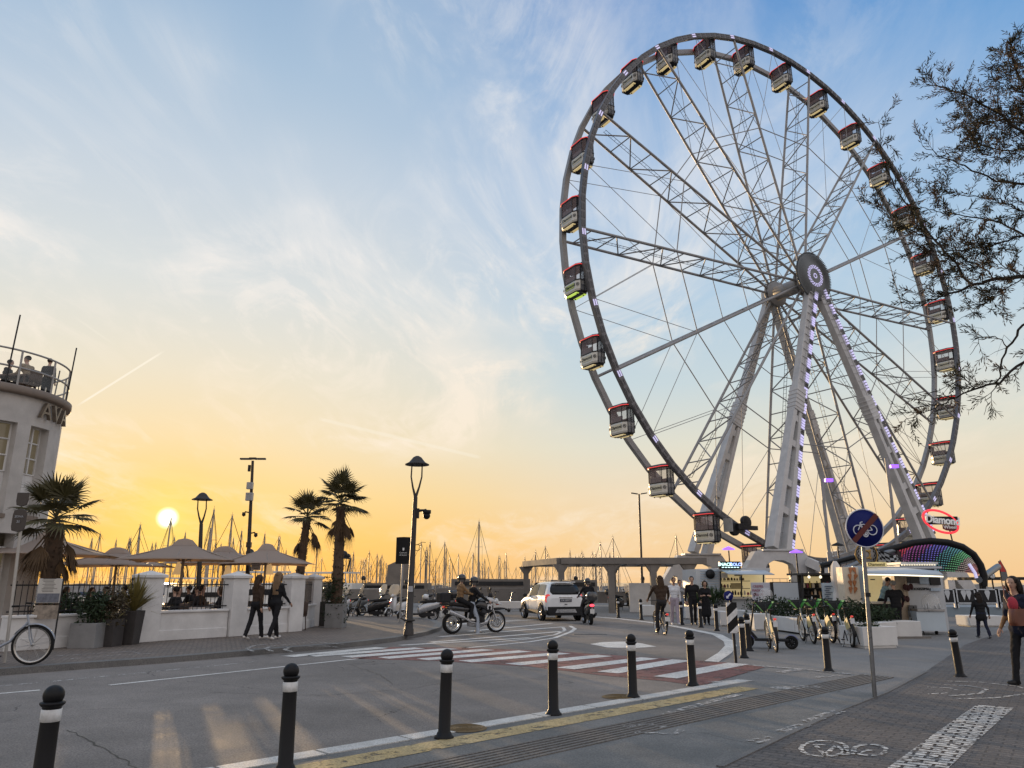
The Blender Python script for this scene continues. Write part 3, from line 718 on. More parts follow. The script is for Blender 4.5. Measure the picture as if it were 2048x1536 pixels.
for k in range(-13, 15):
    a = A_0+AA*k; pos = WC+tt*(WR*math.sin(a))+V((0,0,WR*math.cos(a)))
    if k == 0: lab = 'topmost black and cream gondola of the big wheel'
    else: lab = 'black and cream gondola, %s to the %s of the topmost one' % (words[abs(k)], 'left' if k < 0 else 'right')
    if k in (-6,): lab = 'gondola with green lit panel on the left side of the big wheel'
    if k == -13: o = G0; o.location = pos; o.rotation_euler.z = PHI; o['label'] = lab
    else: o = dup(G0, pos, PHI, lab)
    if k in (-6,):
        for ch in kids(o):
            if ch.name.startswith(('floor_lamp', 'name_panel')):
                ch.data = ch.data.copy(); ch.data.materials[0] = g_green if ch.name.startswith('floor') else M('panel_green', (.42,.50,.12), .5, 0, .08, 5)
# ------------------------------------------------------------------ harbour: boats, breakwater, far quays
mast_m = M('mast_metal', (.34,.30,.26), .4, .3, .2, 3)
hull_m = M('boat_hull', (.62,.61,.58), .35, 0, .08, 2)
deck_m = M('boat_deck', (.50,.46,.40), .6, 0, .1, 3)
canv_m = M('boat_canvas', (.03,.05,.10), .8, 0, .2, 4)
def make_sailboat(label, group):
    t = thing('sailing_boat', label, 'sailing boat', group=group)
    q = MB(); rings = []
    for x, w, zb, zt in ((-4.6,.9,.1,1.05),(-4.4,1.15,-.1,1.05),(-2,1.6,-.3,1.0),(1,1.6,-.35,1.05),(3.2,1.0,-.2,1.2),(4.6,.3,.2,1.35),(5.1,.05,1.0,1.42)):
        rings.append([V((x,-w,zt)),V((x,-w*.75,zb+.25)),V((x,0,zb)),V((x,w*.75,zb+.25)),V((x,w,zt))])
    q.loft(rings); q.build('hull', hull_m, t)
    q = MB(); q.loft([[V((x,-w,1.02)),V((x,-w*.8,z)),V((x,w*.8,z)),V((x,w,1.02))] for x, w, z in ((-2.2,.95,1.45),(-.5,.95,1.55),(1.6,.7,1.45),(2.4,.4,1.12))], sm=False); q.build('cabin', deck_m, t)
    q = MB(); q.tube([(.6,0,1),(.6,0,12.6)], [.15,.11], 6); 
    for z in (5.2, 8.8): q.tube([(.6,-.75,z),(.6,.75,z)], .03, 5)
    q.tube([(.6,0,12.6),(.6,0,13.1)], .02, 4); q.tube([(.35,0,12.7),(.85,0,12.7)], .02, 4)
    mst = q.build('mast', mast_m, t)
    q = MB(); q.tube([(.6,0,12.5),(5.0,0,1.4)], .04, 4); q.tube([(.6,0,12.5),(-4.4,0,1.1)], .032, 4)
    for s in (-1, 1): q.tube([(.6,0,12.5),(.6,.75*s,8.8),(.6,.75*s,5.2),(.5,1.5*s,1.0)], .026, 4)
    q.build('rigging', dark_metal, mst)
    q = MB(); q.tube([(.55,0,2.0),(-3.6,0,2.2)], .06, 6); q.ell((-1.5,0,2.3), (2.0,.16,.2), nu=8, nv=6); q.build('boom', canv_m, t)
    return t
def place_boats(spec, label, group, seed):
    random.seed(seed); first = None
    for px, py, Y in spec:
        p = PY(px, py, Y); s = (p.z+1.2-.2)/13.1
        s = max(.35, s)
        if place_boats.proto is None: o = place_boats.proto = make_sailboat(label, group); o.location = (p.x, Y, -1.2); o.rotation_euler.z = U3(0, 6.28); o.scale = (s,)*3
        else: o = dup(place_boats.proto, (p.x, Y, -1.2), random.choice((.2, 3.3, 1.7, 4.7))+U3(-.2,.2), label, group, s)
        o.rotation_euler.x = U3(-.012, .012)
place_boats.proto = None
place_boats([(952,1033,92)], 'sailing boat carrying the tallest bare mast, behind the motorcycle riders', None, 1)
place_boats([(1219,1066,95),(1206,1078,100)], 'moored sailing boat with a mast rising above the concrete pergola', 'masts above the pergola', 2)
place_boats([(1357,1064,100)], 'sailing boat with a lone mast left of the far pylon of the big wheel', None, 3)
place_boats([(290,1040,80),(347,1026,78),(432,1008,75),(457,1020,82),(420,1046,95),(197,1058,90),(185,1068,100),(230,1072,105),(256,1070,95),(262,1070,108),(310,1080,112),(466,1068,100),(484,1052,90),(500,1080,105),(563,1066,92),(412,1076,118),(440,1086,112)], 'moored sailing boat with bare mast in the marina behind the terrace parasols', 'boats behind the terrace', 4)
place_boats([(634,1094,95),(640,1110,105),(691,1101,98),(697,1104,110),(709,1097,96),(729,1112,112),(731,1114,100),(744,1096,104),(743,1120,120),(750,1102,95),(764,1117,116),(769,1104,104),(771,1119,118),(777,1121,122)], 'moored sailing boat with bare mast between the palms and the black info sign', 'boats between the palms and the sign', 5)
place_boats([(837,1077,95),(848,1110,112),(855,1086,98),(861,1076,92),(872,1110,110),(884,1077,96),(893,1090,104),(896,1109,118),(884,1105,116),(906,1122,124),(933,1128,126),(941,1100,106),(963,1118,112),(970,1112,118),(996,1108,112),(1013,1100,104),(1039,1125,122),(1067,1113,110),(1072,1102,104),(1096,1086,98),(1101,1113,116),(1138,1112,112),(1158,1106,112),(1166,1100,108),(1180,1098,112),(1191,1097,106),(1232,1106,118),(925,1131,130),(975,1130,128),(1050,1130,126)], 'moored sailing boat with bare mast in the marina right of the lamp post', 'boats right of the lamp post', 6)
random.seed(63)
place_boats([(x+U3(-5,5), U3(1092,1132), U3(96,128)) for x in range(830,1250,17)], 'moored sailing boat with bare mast in the marina right of the lamp post', 'boats right of the lamp post', 64)
random.seed(65)
place_boats([(x+U3(-4,4), U3(1094,1126), U3(96,126)) for x in range(690,785,15)], 'moored sailing boat with bare mast between the palms and the black info sign', 'boats between the palms and the sign', 66)
random.seed(67)
place_boats([(x+U3(-6,6), U3(1058,1110), U3(90,118)) for x in range(200,580,22)], 'moored sailing boat with bare mast in the marina behind the terrace parasols', 'boats behind the terrace', 68)
# motor yachts behind the terrace and between the palms
def motor_yacht(px, py, Y, label, s=1, rz=0):
    t = thing('motor_yacht', label, 'motor yacht', (PY(px, py, Y).x, Y, -1.2), rz); t.scale = (s,)*3
    q = MB(); q.loft([[V((x,-w,zt)),V((x,-w*.8,zb)),V((x,w*.8,zb)),V((x,w,zt))] for x, w, zb, zt in ((-6,1.8,-.2,1.5),(-2,2.1,-.3,1.6),(3,1.8,-.2,1.9),(6,.7,.6,2.3),(7,.1,1.8,2.5))]); q.build('hull', hull_m, t)
    q = MB(); q.loft([[V((x,-w,1.6)),V((x,-w*.85,z)),V((x,w*.85,z)),V((x,w,1.6))] for x, w, z in ((-4.5,1.6,3.4),(0,1.6,3.5),(2.2,1.4,3.3),(4,1.0,1.9))], sm=False); c = q.build('cabin', hull_m, t)
    q = MB()
    for s_ in (-1, 1): q.beam((-4,s_*1.53,2.6),(1.6,s_*1.50,2.6), .06, .55)
    q.build('window', glass_dark, c)
    q = MB(); q.box((-1.5,0,4.5), (5,3.0,.16)); 
    for x in (-3.8, .6):
        for y in (-1.3,1.3): q.tube([(x,y,3.4),(x+.2,y,4.5)], .06, 6)
    q.build('flybridge', hull_m, t)
    q = MB(); q.tube([(-2.6,-1.2,4.5),(-2.9,-1.2,6.0),(-2.9,1.2,6.0),(-2.6,1.2,4.5)], .09, 6); q.ell((-2.9,.4,6.35), .42); q.ell((-2.9,-.6,6.25), .26); q.build('radar_arch', dark_metal, t)
motor_yacht(560, 1120, 62, 'white motor yacht with dark radar domes behind the rightmost terrace parasol', .8, .4)
motor_yacht(640, 1130, 66, 'white motor yacht with radar arch between the two tall palms', .8, 2.9)
motor_yacht(845, 1160, 64, 'low white motor yacht just right of the main lamp post', .45, .3)
motor_yacht(420, 1130, 66, 'white motor yacht moored behind the left terrace tables', .7, .2)
bw = MB(); random.seed(11); rows = []
for i in range(241):
    x = -190+i*1.8; rows.append([V((x+U3(-.5,.5), 150+dy+U3(-.6,.6), z+(U3(-.35,.45) if z > -1 else 0))) for dy, z in ((-7,-1.4),(-4.5,-.2),(-2,.7),(0,1.0),(3,.8),(6,-1.4))])
bw.loft(rows, closed=False, caps=False, sm=False)
tag(bw.build('breakwater', M('breakwater_rock', (.20,.18,.16), .9, 0, .3, .4, .4)), 'low breakwater of dark rocks across the far side of the marina', 'breakwater')
def low_wall(name, x0, x1, y0, y1, Y, d, m, label, cat='wall'):
    a, b = PY(x0, y1, Y), PY(x1, y0, Y); q = MB(); z0 = max(0, a.z) if y1 < 9e3 else 0
    q.box(((a.x+b.x)/2, Y+d/2, (b.z+z0)/2), (b.x-a.x, d, b.z-z0)); o = q.build(name, m, bevel=.02); return tag(o, label, cat)
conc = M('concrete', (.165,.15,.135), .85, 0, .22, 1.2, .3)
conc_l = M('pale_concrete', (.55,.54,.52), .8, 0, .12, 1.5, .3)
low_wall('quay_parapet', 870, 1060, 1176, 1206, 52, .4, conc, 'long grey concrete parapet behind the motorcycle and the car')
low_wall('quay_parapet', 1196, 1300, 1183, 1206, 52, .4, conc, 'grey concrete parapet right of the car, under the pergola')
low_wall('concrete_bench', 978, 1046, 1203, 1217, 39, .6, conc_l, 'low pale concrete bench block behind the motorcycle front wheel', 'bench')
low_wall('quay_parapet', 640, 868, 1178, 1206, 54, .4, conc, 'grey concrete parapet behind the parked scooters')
# sheds and boats on the far quay as a low skyline
random.seed(5)
for i, (x0, x1, y0, Y) in enumerate(((905,1060,1158,64),(1100,1190,1160,66),(700,860,1166,70))):
    a, b = PY(x0, 1175, Y), PY(x1, y0, Y); q = MB(); q.box(((a.x+b.x)/2, Y, (b.z-1.2)/2), (b.x-a.x, 3, b.z+1.2)); w = q.build('quay_building', conc)
    q = MB(); q.box(((a.x+b.x)/2, Y-1.55, b.z-.35), ((b.x-a.x)*.9, .1, .3)); q.build('window_strip', glass_dark, w)
    tag(w, ['low grey harbour building behind the motorcycle riders','low grey harbour building behind the white car','low grey harbour building behind the parked scooters'][i], 'building')
t = thing('harbour_tower', 'dark slanted-top concrete block on the quay left of the lamp post', 'tower', (PY(796,1160,75).x, 75, 0)); q = MB()
q.prism([(-1.3,-1.2),(1.3,-1.2),(1.3,4.0),(.9,4.0),(-.9,3.2),(-1.0,1.2),(-1.3,1.2)], 2.0, Matrix.Rotation(math.pi/2, 4, 'X')); q.build('block', conc, t)

random.seed(3)
MY = {o.name: o for o in bpy.data.objects if o.name.startswith('motor_yacht')}; my0 = MY['motor_yacht']
for i, (px, Y, s_, a_) in enumerate(((665,70,.5,.2),(715,72,.42,3.0),(760,69,.5,.4),(905,68,.45,2.9),(950,72,.5,.1),(1000,70,.42,.3),(1120,72,.5,3.1),(1200,70,.45,.2),(1255,73,.5,2.8),(300,74,.5,.3),(250,72,.45,3.0),(480,72,.5,.2))):
    p = PY(px, 1160, Y); o = dup(my0, (p.x, Y, -1.2), a_, 'small white motor boat moored low in the marina basin behind the parapet', 'small motor boats in the marina', s_)
# ------------------------------------------------------------------ concrete pergola behind the car
pg = thing('pergola', 'long concrete pergola with bracketed pillars behind the white car and the cyclist', 'pergola')
a, b, c = PY(1052,1137,50), PY(1122,1132,42.5), PY(1306,1139,42.5); d = PY(1402,1144,42.5); e = V((a.x+13, 50, a.z))
q = MB(); H = 2.75
def slab(p, r, w=.5, h=.34, z=None): q.beam(V((p.x,p.y,H)), V((r.x,r.y,H)), w, h)
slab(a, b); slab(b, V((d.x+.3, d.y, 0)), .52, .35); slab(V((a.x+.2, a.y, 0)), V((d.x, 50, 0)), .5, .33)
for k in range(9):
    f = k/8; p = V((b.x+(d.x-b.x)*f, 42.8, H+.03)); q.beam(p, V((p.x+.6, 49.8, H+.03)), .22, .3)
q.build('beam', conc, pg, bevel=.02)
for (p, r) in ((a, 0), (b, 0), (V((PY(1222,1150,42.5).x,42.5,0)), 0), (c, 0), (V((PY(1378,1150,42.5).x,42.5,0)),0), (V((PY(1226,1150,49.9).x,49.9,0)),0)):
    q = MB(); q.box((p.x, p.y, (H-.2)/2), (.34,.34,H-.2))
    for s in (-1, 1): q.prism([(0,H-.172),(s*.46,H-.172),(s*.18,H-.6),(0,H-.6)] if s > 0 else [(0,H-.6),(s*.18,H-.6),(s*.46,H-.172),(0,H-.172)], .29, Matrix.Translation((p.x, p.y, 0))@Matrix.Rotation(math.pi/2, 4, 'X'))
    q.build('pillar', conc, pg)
for i, (x0, x1) in enumerate(((1259,1300),(1322,1392))):
    a_, b_ = PY(x0, 1208, 44), PY(x1, 1166, 44); q = MB(); q.box(((a_.x+b_.x)/2, 44, b_.z/2), (b_.x-a_.x, .12, b_.z)); 
    hb_ = q.build('hoarding', plaster, bevel=.01); tag(hb_, ['white hoarding panel between the pergola pillars behind parked scooters','white hoarding panel under the pergola behind the walking people'][i], 'hoarding')

# ------------------------------------------------------------------ round corner building on the left
bt = thing('corner_building', 'white rounded modernist building with roof terrace at the left edge', 'building', (-17.25, 23.2, 0))
BR = 2.62
stone_w = M('building_render', (.47,.45,.425), .85, 0, .18, 1.1, .2, bsc=25)
trim_m = M('brown_trim', (.20,.16,.13), .7, 0, .15, 3)
beta = math.atan2(-23.2, 17.25)           # direction towards the camera
q = MB()
def arcw(r, a0, a1, z0, z1, th, n=10, m=0):
    pr = [(r-th, z0), (r, z0), (r, z1), (r-th, z1), (r-th, z0)]
    q.lathe(pr, n=n, a0=a0, a1=a1, m=m, sm=False)
    for a in (a0, a1):
        ca, sa = math.cos(a), math.sin(a); q.add([V((x*ca, x*sa, z)) for x, z in pr[:4]], [(0,1,2,3)], m)
AR = lambda d: beta+rad(d)
# window openings in the drum (degrees from the camera side, to the right positive)
W1, W2, W3 = (-32,29), (38.5,56), (86,118)
ZT = 7.1; ZA, ZB = 3.55, 6.25
arcw(BR, 0, 2*math.pi, ZB, ZT, .35, 64); arcw(BR, 0, 2*math.pi, 0, .6, .35, 64); arcw(BR, 0, 2*math.pi, 3.0, ZA, .35, 64)
edges = [W1, W2, W3]; prev = W3[1]-360
for w in edges: arcw(BR, AR(prev), AR(w[0]), ZA, ZB, .35, 8); prev = w[1]
for w in ((-70,-40),(14,52)): pass
prev = 40-360
for w in ((-30,13),(24,40)): arcw(BR, AR(prev), AR(w[0]), .6, 3.0, .35, 12); prev = w[1]
drum = q.build('wall', stone_w, bt)
for a0_, a1_, z0_, z1_ in ((-32,29,ZA,ZA+1.25),(38.5,56,ZA,ZA+1.25),(-30,13,.6,1.1)): q = MB(); arcw(BR-.28, AR(a0_), AR(a1_), z0_, z1_, .12); q.build('spandrel', plaster, drum)
for a0_, a1_ in ((-33,30),(37.5,57)): q = MB(); arcw(BR+.05, AR(a0_), AR(a1_), ZA-.12, ZA, .3); q.build('sill', trim_m, drum)
win_l = M('lit_window_glass', (.10,.09,.07), .08, 0, .4, 1.2, em=(1.0,.78,.42), es=.06)
def window(a0, a1, z0, z1, nx, nz):
    global q
    q = MB(); arcw(BR-.30, AR(a0), AR(a1), z0, z1, .02); pn = q.build('window', win_l, bt)
    q = MB()
    for i in range(nx+1): a = AR(a0+(a1-a0)*i/nx); q.beam((math.cos(a)*(BR-.28), math.sin(a)*(BR-.28), z0), (math.cos(a)*(BR-.28), math.sin(a)*(BR-.28), z1), .06)
    for k in range(nz+1):
        z = z0+(z1-z0)*k/nz; q.tube([(math.cos(AR(a))*(BR-.28), math.sin(AR(a))*(BR-.28), z) for a in [a0+(a1-a0)*j/8 for j in range(9)]], .03, 4)
    q.build('frame', plaster, pn)
window(-32, 29, ZA+1.25, ZB, 4, 3); window(38.5, 56, ZA+1.25, ZB, 2, 3); window(-30, 13, 1.1, 3.0, 3, 3); window(24, 40, .6, 2.6, 2, 3)
q = MB(); q.lathe([(0,ZT),(BR+.16,ZT),(BR+.2,ZT+.06),(BR+.2,ZT+.22),(BR+.12,ZT+.26),(0,ZT+.26)], n=64); q.build('roof_slab', trim_m, bt)
ZR = ZT+.26
q = MB()
for z in (ZR+.55, ZR+1.08): q.torus((0,0,z), BR+.02, .03, n=64, k=6)
for k in range(14):
    a = AR(-80+26*k); q.tube([(math.cos(a)*(BR+.02), math.sin(a)*(BR+.02), ZR-.12), (math.cos(a)*(BR+.02), math.sin(a)*(BR+.02), ZR+1.08)], .03, 6)
q.build('railing', M('rail_white', (.30,.29,.28), .4, .2, .1, 5), bt)
q = MB(); q.lathe([(BR-.01,ZR+.1),(BR-.01,ZR+.95)], n=64); q.build('glass_screen', M('clear_glass', (.8,.85,.85), .05, 0, .03, 2, alpha=.10), bt)
for a_, h in ((17, 2.15), (75, 1.9), (118, 1.5), (-70, 2.2)):
    a = AR(a_); q = MB(); q.tube([(math.cos(a)*(BR+.03), math.sin(a)*(BR+.03), ZR-.1), (math.cos(a)*(BR+.03)+.08, math.sin(a)*(BR+.03), ZR+h)], .022, 6); q.build('rod', dark_metal, bt)
# rest of the building behind the drum, out to the left
q = MB(); q.box((-7.2, 1.6, 3.5), (10, 8, 7.0)); q.box((-7.2,1.6,7.15), (10.3,8.3,.3)); q.build('wing', stone_w, bt)
letm = M('sign_letter', (.22,.18,.14), .4, .5, .15, 6)
for ch, d_ in (('A', 46), ('V', 56.5), ('A', 67)):
    a = AR(d_); o = (math.cos(a)*(BR+.10), math.sin(a)*(BR+.10), ZT-.36); text('letter', ch, .72, letm, bt, basis(o, (-math.sin(a), math.cos(a), 0), (0,0,1)), .06)
q = MB(); a = AR(16); q.box((math.cos(a)*(BR+.12), math.sin(a)*(BR+.12), ZA+.18), (.36,.24,.24), a); q.build('wall_box', conc, bt, bevel=.02)

# ------------------------------------------------------------------ terrace wall
tw = thing('terrace_wall', 'white rendered terrace wall with pillars and iron railings in front of the parasols', 'wall')
A_, B_, C_, D_ = G(262,1285,KH), G(452,1273,KH), G(578,1263,KH), G(622,1252,KH)
Ad = (C_-A_).normalized(); E_ = D_+V((-.15,.99,0))*5
L0 = A_-Ad*.02; Lw = G(262,1285,KH)-Ad*6.2
rend = plaster
def wallseg(p, r, name='low_wall'):
    q = MB(); u = (r-p).normalized(); z = V((0,0,1))
    q.beam(p+z*.35, r+z*.35, .30, .70); q.beam(p+z*.13, r+z*.13, .345, .26); q.beam(p+z*.73, r+z*.73, .40, .06); q.build(name, rend, tw, bevel=.012)
def pillar(p, w=.56, h=1.60, d=None):
    d = d or Ad; q = MB(); a = math.atan2(d.y, d.x); q.box(p+V((0,0,h/2)), (w,.46,h), a); q.box(p+V((0,0,h+.04)), (w+.12,.58,.08), a)
    Q = Matrix.Rotation(a, 3, 'Z'); b = [p+Q@V((x*(w/2+.04), y*.27, h+.08)) for x, y in ((-1,-1),(1,-1),(1,1),(-1,1))]+[p+V((0,0,h+.19))]
    q.add(b, [(0,1,4),(1,2,4),(2,3,4),(3,0,4)]); q.build('pillar', rend, tw, bevel=.01)
def rails(p, r, name='railing'):
    q = MB(); n = max(3, int((r-p).length/.125)); u = (r-p)
    for i in range(1, n): b = p+u*(i/n); q.tube([b+V((0,0,.75)), b+V((0,0,1.52))], .010, 5)
    for z in (.84, 1.42): q.beam(p+V((0,0,z)), r+V((0,0,z)), .012, .035)
    q.build(name, dark_metal, tw)
P1 = A_+Ad*.32; P2 = B_+Ad*.2; P3 = C_+Ad*.05
wallseg(P1+Ad*.3, P2-Ad*.3); wallseg(P2+Ad*.3, P3-Ad*.3); rails(P1+Ad*.28, P2-Ad*.28); rails(P2+Ad*.28, P3-Ad*.28)
Dd = (D_-C_).normalized(); P4 = D_
pillar(P1); pillar(P2); pillar(P3)
wallseg(P3+Dd*.25, P4-Dd*.2); rails(P3+Dd*.25, P4-Dd*.2); pillar(P4, .40)
P0 = P1-Ad*3.4; wallseg(P0, P1-Ad*.3); rails(P0, P1-Ad*.3)
Ed = V((-.08,1,0)).normalized(); wallseg(P4+Ed*.25, P4+Ed*4.5); rails(P4+Ed*.25, P4+Ed*4.5)
# terrace floor
q = MB(); q.add([V((p.x,p.y,KH+.001)) for p in (P0+V((-3,0,0)), P4, P4+Ed*6, V((P0.x-3, P4.y+6, 0)))], [(0,1,2,3)]); struct(q.build('terrace_floor', M('terrace_deck', (.16,.10,.075), .7, 0, .25, 2)))

# ------------------------------------------------------------------ parasols
par_m = M('parasol_canvas', (.44,.385,.34), .85, 0, .06, 2)
pt = par_m.node_tree; _b = pt.nodes['Principled BSDF']
_tl = pt.nodes.new('ShaderNodeBsdfTranslucent'); _tl.inputs[0].default_value = (.70,.50,.32,1); _mx = pt.nodes.new('ShaderNodeMixShader'); _mx.inputs[0].default_value = .46
pt.links.new(_b.outputs[0], _mx.inputs[1]); pt.links.new(_tl.outputs[0], _mx.inputs[2]); pt.links.new(_mx.outputs[0], pt.nodes['Material Output'].inputs[0])
pole_m = M('parasol_pole', (.30,.24,.19), .5, .2, .15, 5)
lantern_m = M('lantern_shade', (.75,.62,.42), .7, 0, .1, 4, em=(1.0,.62,.28), es=.35)
def make_parasol(label, hw=1.75, zr=2.45, za=3.22):
    t = thing('parasol', label, 'parasol', group='cream square parasols over the terrace')
    q = MB(); n = 8; k = 6; rows = []
    for j in range(k+1):
        f = j/k; z = za+(zr-za)*(f**.88)+(-.05*math.sin(math.pi*f)); row = []
        for i in range(4*n):
            s, u = divmod(i, n); u = u/n*2-1; c = [(u,-1),(1,u),(-u,1),(-1,-u)][s]; sag = .10*(1-u*u)*f
            row.append(V((c[0]*hw*f*(1-.05*(1-u*u)*f*(abs(c[0]) == 1)), c[1]*hw*f*(1-.05*(1-u*u)*f*(abs(c[1]) == 1)), z+sag*.5)))
        rows.append(row)
    q.loft(rows, caps=False); cn = q.build('canopy', par_m, t, solid=.012)
    q = MB(); q.loft([[V((x*.36,y*.36,za-.20)) for x, y in ((-1,-1),(1,-1),(1,1),(-1,1))], [V((x*.20,y*.20,za+.02)) for x, y in ((-1,-1),(1,-1),(1,1),(-1,1))], [V((x*.06,y*.06,za+.07)) for x, y in ((-1,-1),(1,-1),(1,1),(-1,1))]], sm=False); q.build('vent_cap', par_m, cn)
    q = MB()
    for x, y in ((-1,-1),(1,-1),(1,1),(-1,1),(0,1),(0,-1),(1,0),(-1,0)): q.tube([(x*.04,y*.04,za-.12),(x*hw*.93,y*hw*.93,zr+.03)], .018, 5); q.tube([(x*.05,y*.05,za-.75),(x*hw*.45,y*hw*.45,za-.42)], .014, 5)
    q.build('ribs', pole_m, t)
    q = MB(); q.tube([(0,0,.06),(0,0,za)], .045, 10); q.build('pole', pole_m, t)
    q = MB(); q.box((0,0,.05), (.7,.7,.1)); q.build('base', conc, t, bevel=.01)
    return t
pspec = [((372,1072),25.2,'cream parasol with the highest peak, directly below the setting sun',.25,1.0),((535,1082),25.6,'cream parasol at the right end of the terrace above the two women',.35,.84),((238,1090),28,'cream parasol between the leftmost palm and the sun-lit parasol',.2,1.0),
   ((452,1088),31,'cream parasol half hidden behind two others in the terrace middle',.1,1.1),((100,1058),24,'cream parasol behind the leftmost palm beside the white building',.3,1.12)]
par0 = None
for (p, Y, lab, rz, s) in pspec:
    w = PY(p[0], p[1], Y); h = w.z-.12-KH
    if par0 is None: par0 = make_parasol(lab); o = par0
    else: o = dup(par0, (0,0,0), 0, lab)
    o.location = (w.x, Y, KH); o.rotation_euler.z = rz; o.scale = (s, s, h/3.25)
for i, (px, Y) in enumerate(((355,26.2),(455,30.5),(537,26.2))):
    p = PY(px, 1148, Y); t = thing('lantern', ['glowing cone lantern hanging from the parasol below the sun','glowing cone lantern under the half hidden middle parasol','glowing cone lantern above the two women'][i], 'lantern', (p.x, p.y, 0), 0, 'cone lanterns under the parasols')
    q = MB(); q.lathe([(.03,2.28),(.05,2.26),(.17,1.86),(.165,1.86),(.045,2.25)], n=14); q.build('shade', lantern_m, t); q = MB(); q.tube([(0,0,2.27),(0,0,2.75)], .008, 4); q.build('cord', black_paint, t)

# ------------------------------------------------------------------ terrace tables and chairs
tbl_m = M('table_white', (.55,.52,.48), .5, 0, .08, 4); wood_d = M('dark_wicker', (.06,.035,.025), .7, 0, .3, 10)
def make_table(label):
    t = thing('cafe_table', label, 'table', group='white cafe tables on the terrace')
    q = MB(); q.box((0,0,.735), (.8,.7,.035)); q.build('tabletop', tbl_m, t, bevel=.008)
    for x in (-1,1):
        for y in (-1,1): q = MB(); q.beam((x*.35,y*.3,0),(x*.35,y*.3,.717), .045); q.build('leg', tbl_m, t)
    return t
def make_chair(label):
    t = thing('cafe_chair', label, 'chair', group='dark chairs on the terrace')
    q = MB(); q.box((0,0,.45), (.46,.46,.06)); q.build('seat', wood_d, t, bevel=.015)
    q = MB(); q.loft([[V((-.23+.46*i/6, -.2-.05*math.cos((i-3)/3*1.2)-.05*(z-.48), z)) for i in range(7)] for z in (.48,.65,.82,.9)], closed=False, caps=False); q.build('backrest', wood_d, t, solid=.03)
    for x in (-1,1):
        for y in (-1,1): q = MB(); q.tube([(x*.19,y*.19,.43),(x*.21,y*.21,0)], .017, 6); q.build('leg', wood_d, t)
    return t
TBL = []; random.seed(21)
T0 = CH0 = None; SEATS = []
for i, (px, Y) in enumerate(((312,23.0),(352,24.6),(398,23.4),(440,24.8),(212,25.0),(168,26.0),(505,24.6),(555,25.2),(340,27.5),(420,28.5))):
    p = PY(px, 1215, Y); p.z = KH; lab = 'white cafe table among seated guests behind the terrace wall'
    if T0 is None: T0 = make_table(lab); o = T0
    else: o = dup(T0, p, 0, lab)
    o.location = p; rz = U3(-.3,.3); o.rotation_euler.z = rz
    for s in (-1, 1):
        Q = Matrix.Rotation(rz, 3, 'Z'); cp = p+Q@V((s*.68, 0, 0)); cz = rz+(math.pi/2 if s > 0 else -math.pi/2); lab = 'dark wicker chair drawn up to a white terrace table'
        if CH0 is None: CH0 = make_chair(lab); c = CH0
        else: c = dup(CH0, cp, cz, lab)
        c.location = cp; c.rotation_euler.z = cz; SEATS.append((cp, cz))
# ------------------------------------------------------------------ people
skin_m = M('skin', (.42,.26,.19), .55, 0, .08, 8); skin_d = M('skin_tan', (.33,.19,.13), .55, 0, .08, 8)
def cloth(name, c, r=.85): return M('cloth_'+name, c, r, 0, .14, 9, .25, bsc=120)
black_c = cloth('black', (.013,.013,.015)); dark_c = cloth('charcoal', (.03,.028,.03)); brown_c = cloth('brown', (.05,.032,.022)); white_c = cloth('white', (.60,.61,.64)); lilac_c = cloth('lilac', (.34,.29,.34))
navy_c = cloth('navy', (.015,.018,.035)); jean_c = cloth('jeans', (.20,.25,.34)); ljean_c = cloth('pale_jeans', (.34,.38,.44)); tan_c = cloth('tan', (.22,.13,.06)); tee_c = cloth('aqua_tee', (.25,.38,.42)); red_c = cloth('red', (.35,.03,.05)); maroon_c = cloth('wine', (.06,.02,.022))
grey_c = cloth('grey', (.14,.14,.14)); shoe_w = M('shoe_white', (.6,.58,.55), .6, 0, .08, 8); shoe_b = M('shoe_black', (.02,.02,.02), .5, 0, .1, 8)
hair_d = M('hair_dark', (.018,.012,.009), .6, 0, .4, 40, .5); hair_b = M('hair_brown', (.05,.028,.014), .55, 0, .4, 40, .5); hair_bl = M('hair_blond', (.16,.095,.045), .5, 0, .4, 40, .5); hair_g = M('hair_grey', (.22,.21,.20), .6, 0, .3, 40, .5)
eye_m = M('eye', (.02,.015,.012), .2); lip_m = M('lips', (.25,.09,.08), .5)
helm_b = M('helmet_black', (.012,.012,.014), .2, 0, .1, 4, coat=.6); helm_w = M('helmet_white', (.6,.6,.6), .25, 0, .05, 4, coat=.5); visor_m = M('visor', (.05,.05,.06), .06, 0, .05, 4, alpha=.7)
stripe_m = bpy.data.materials.new('striped_jumper'); stripe_m.use_nodes = True
_t = stripe_m.node_tree; _w = _t.nodes.new('ShaderNodeTexWave'); _w.bands_direction = 'Z'; _w.inputs['Scale'].default_value = 6.5; _tc = _t.nodes.new('ShaderNodeTexCoord'); _t.links.new(_tc.outputs['Object'], _w.inputs[0])
_r = _t.nodes.new('ShaderNodeValToRGB'); _r.color_ramp.interpolation = 'CONSTANT'; _r.color_ramp.elements[0].color = (.015,.015,.02,1); _r.color_ramp.elements[1].color = (.5,.5,.5,1); _r.color_ramp.elements[1].position = .68
_t.links.new(_w.outputs[0], _r.inputs[0]); _t.links.new(_r.outputs[0], _t.nodes['Principled BSDF'].inputs['Base Color'])

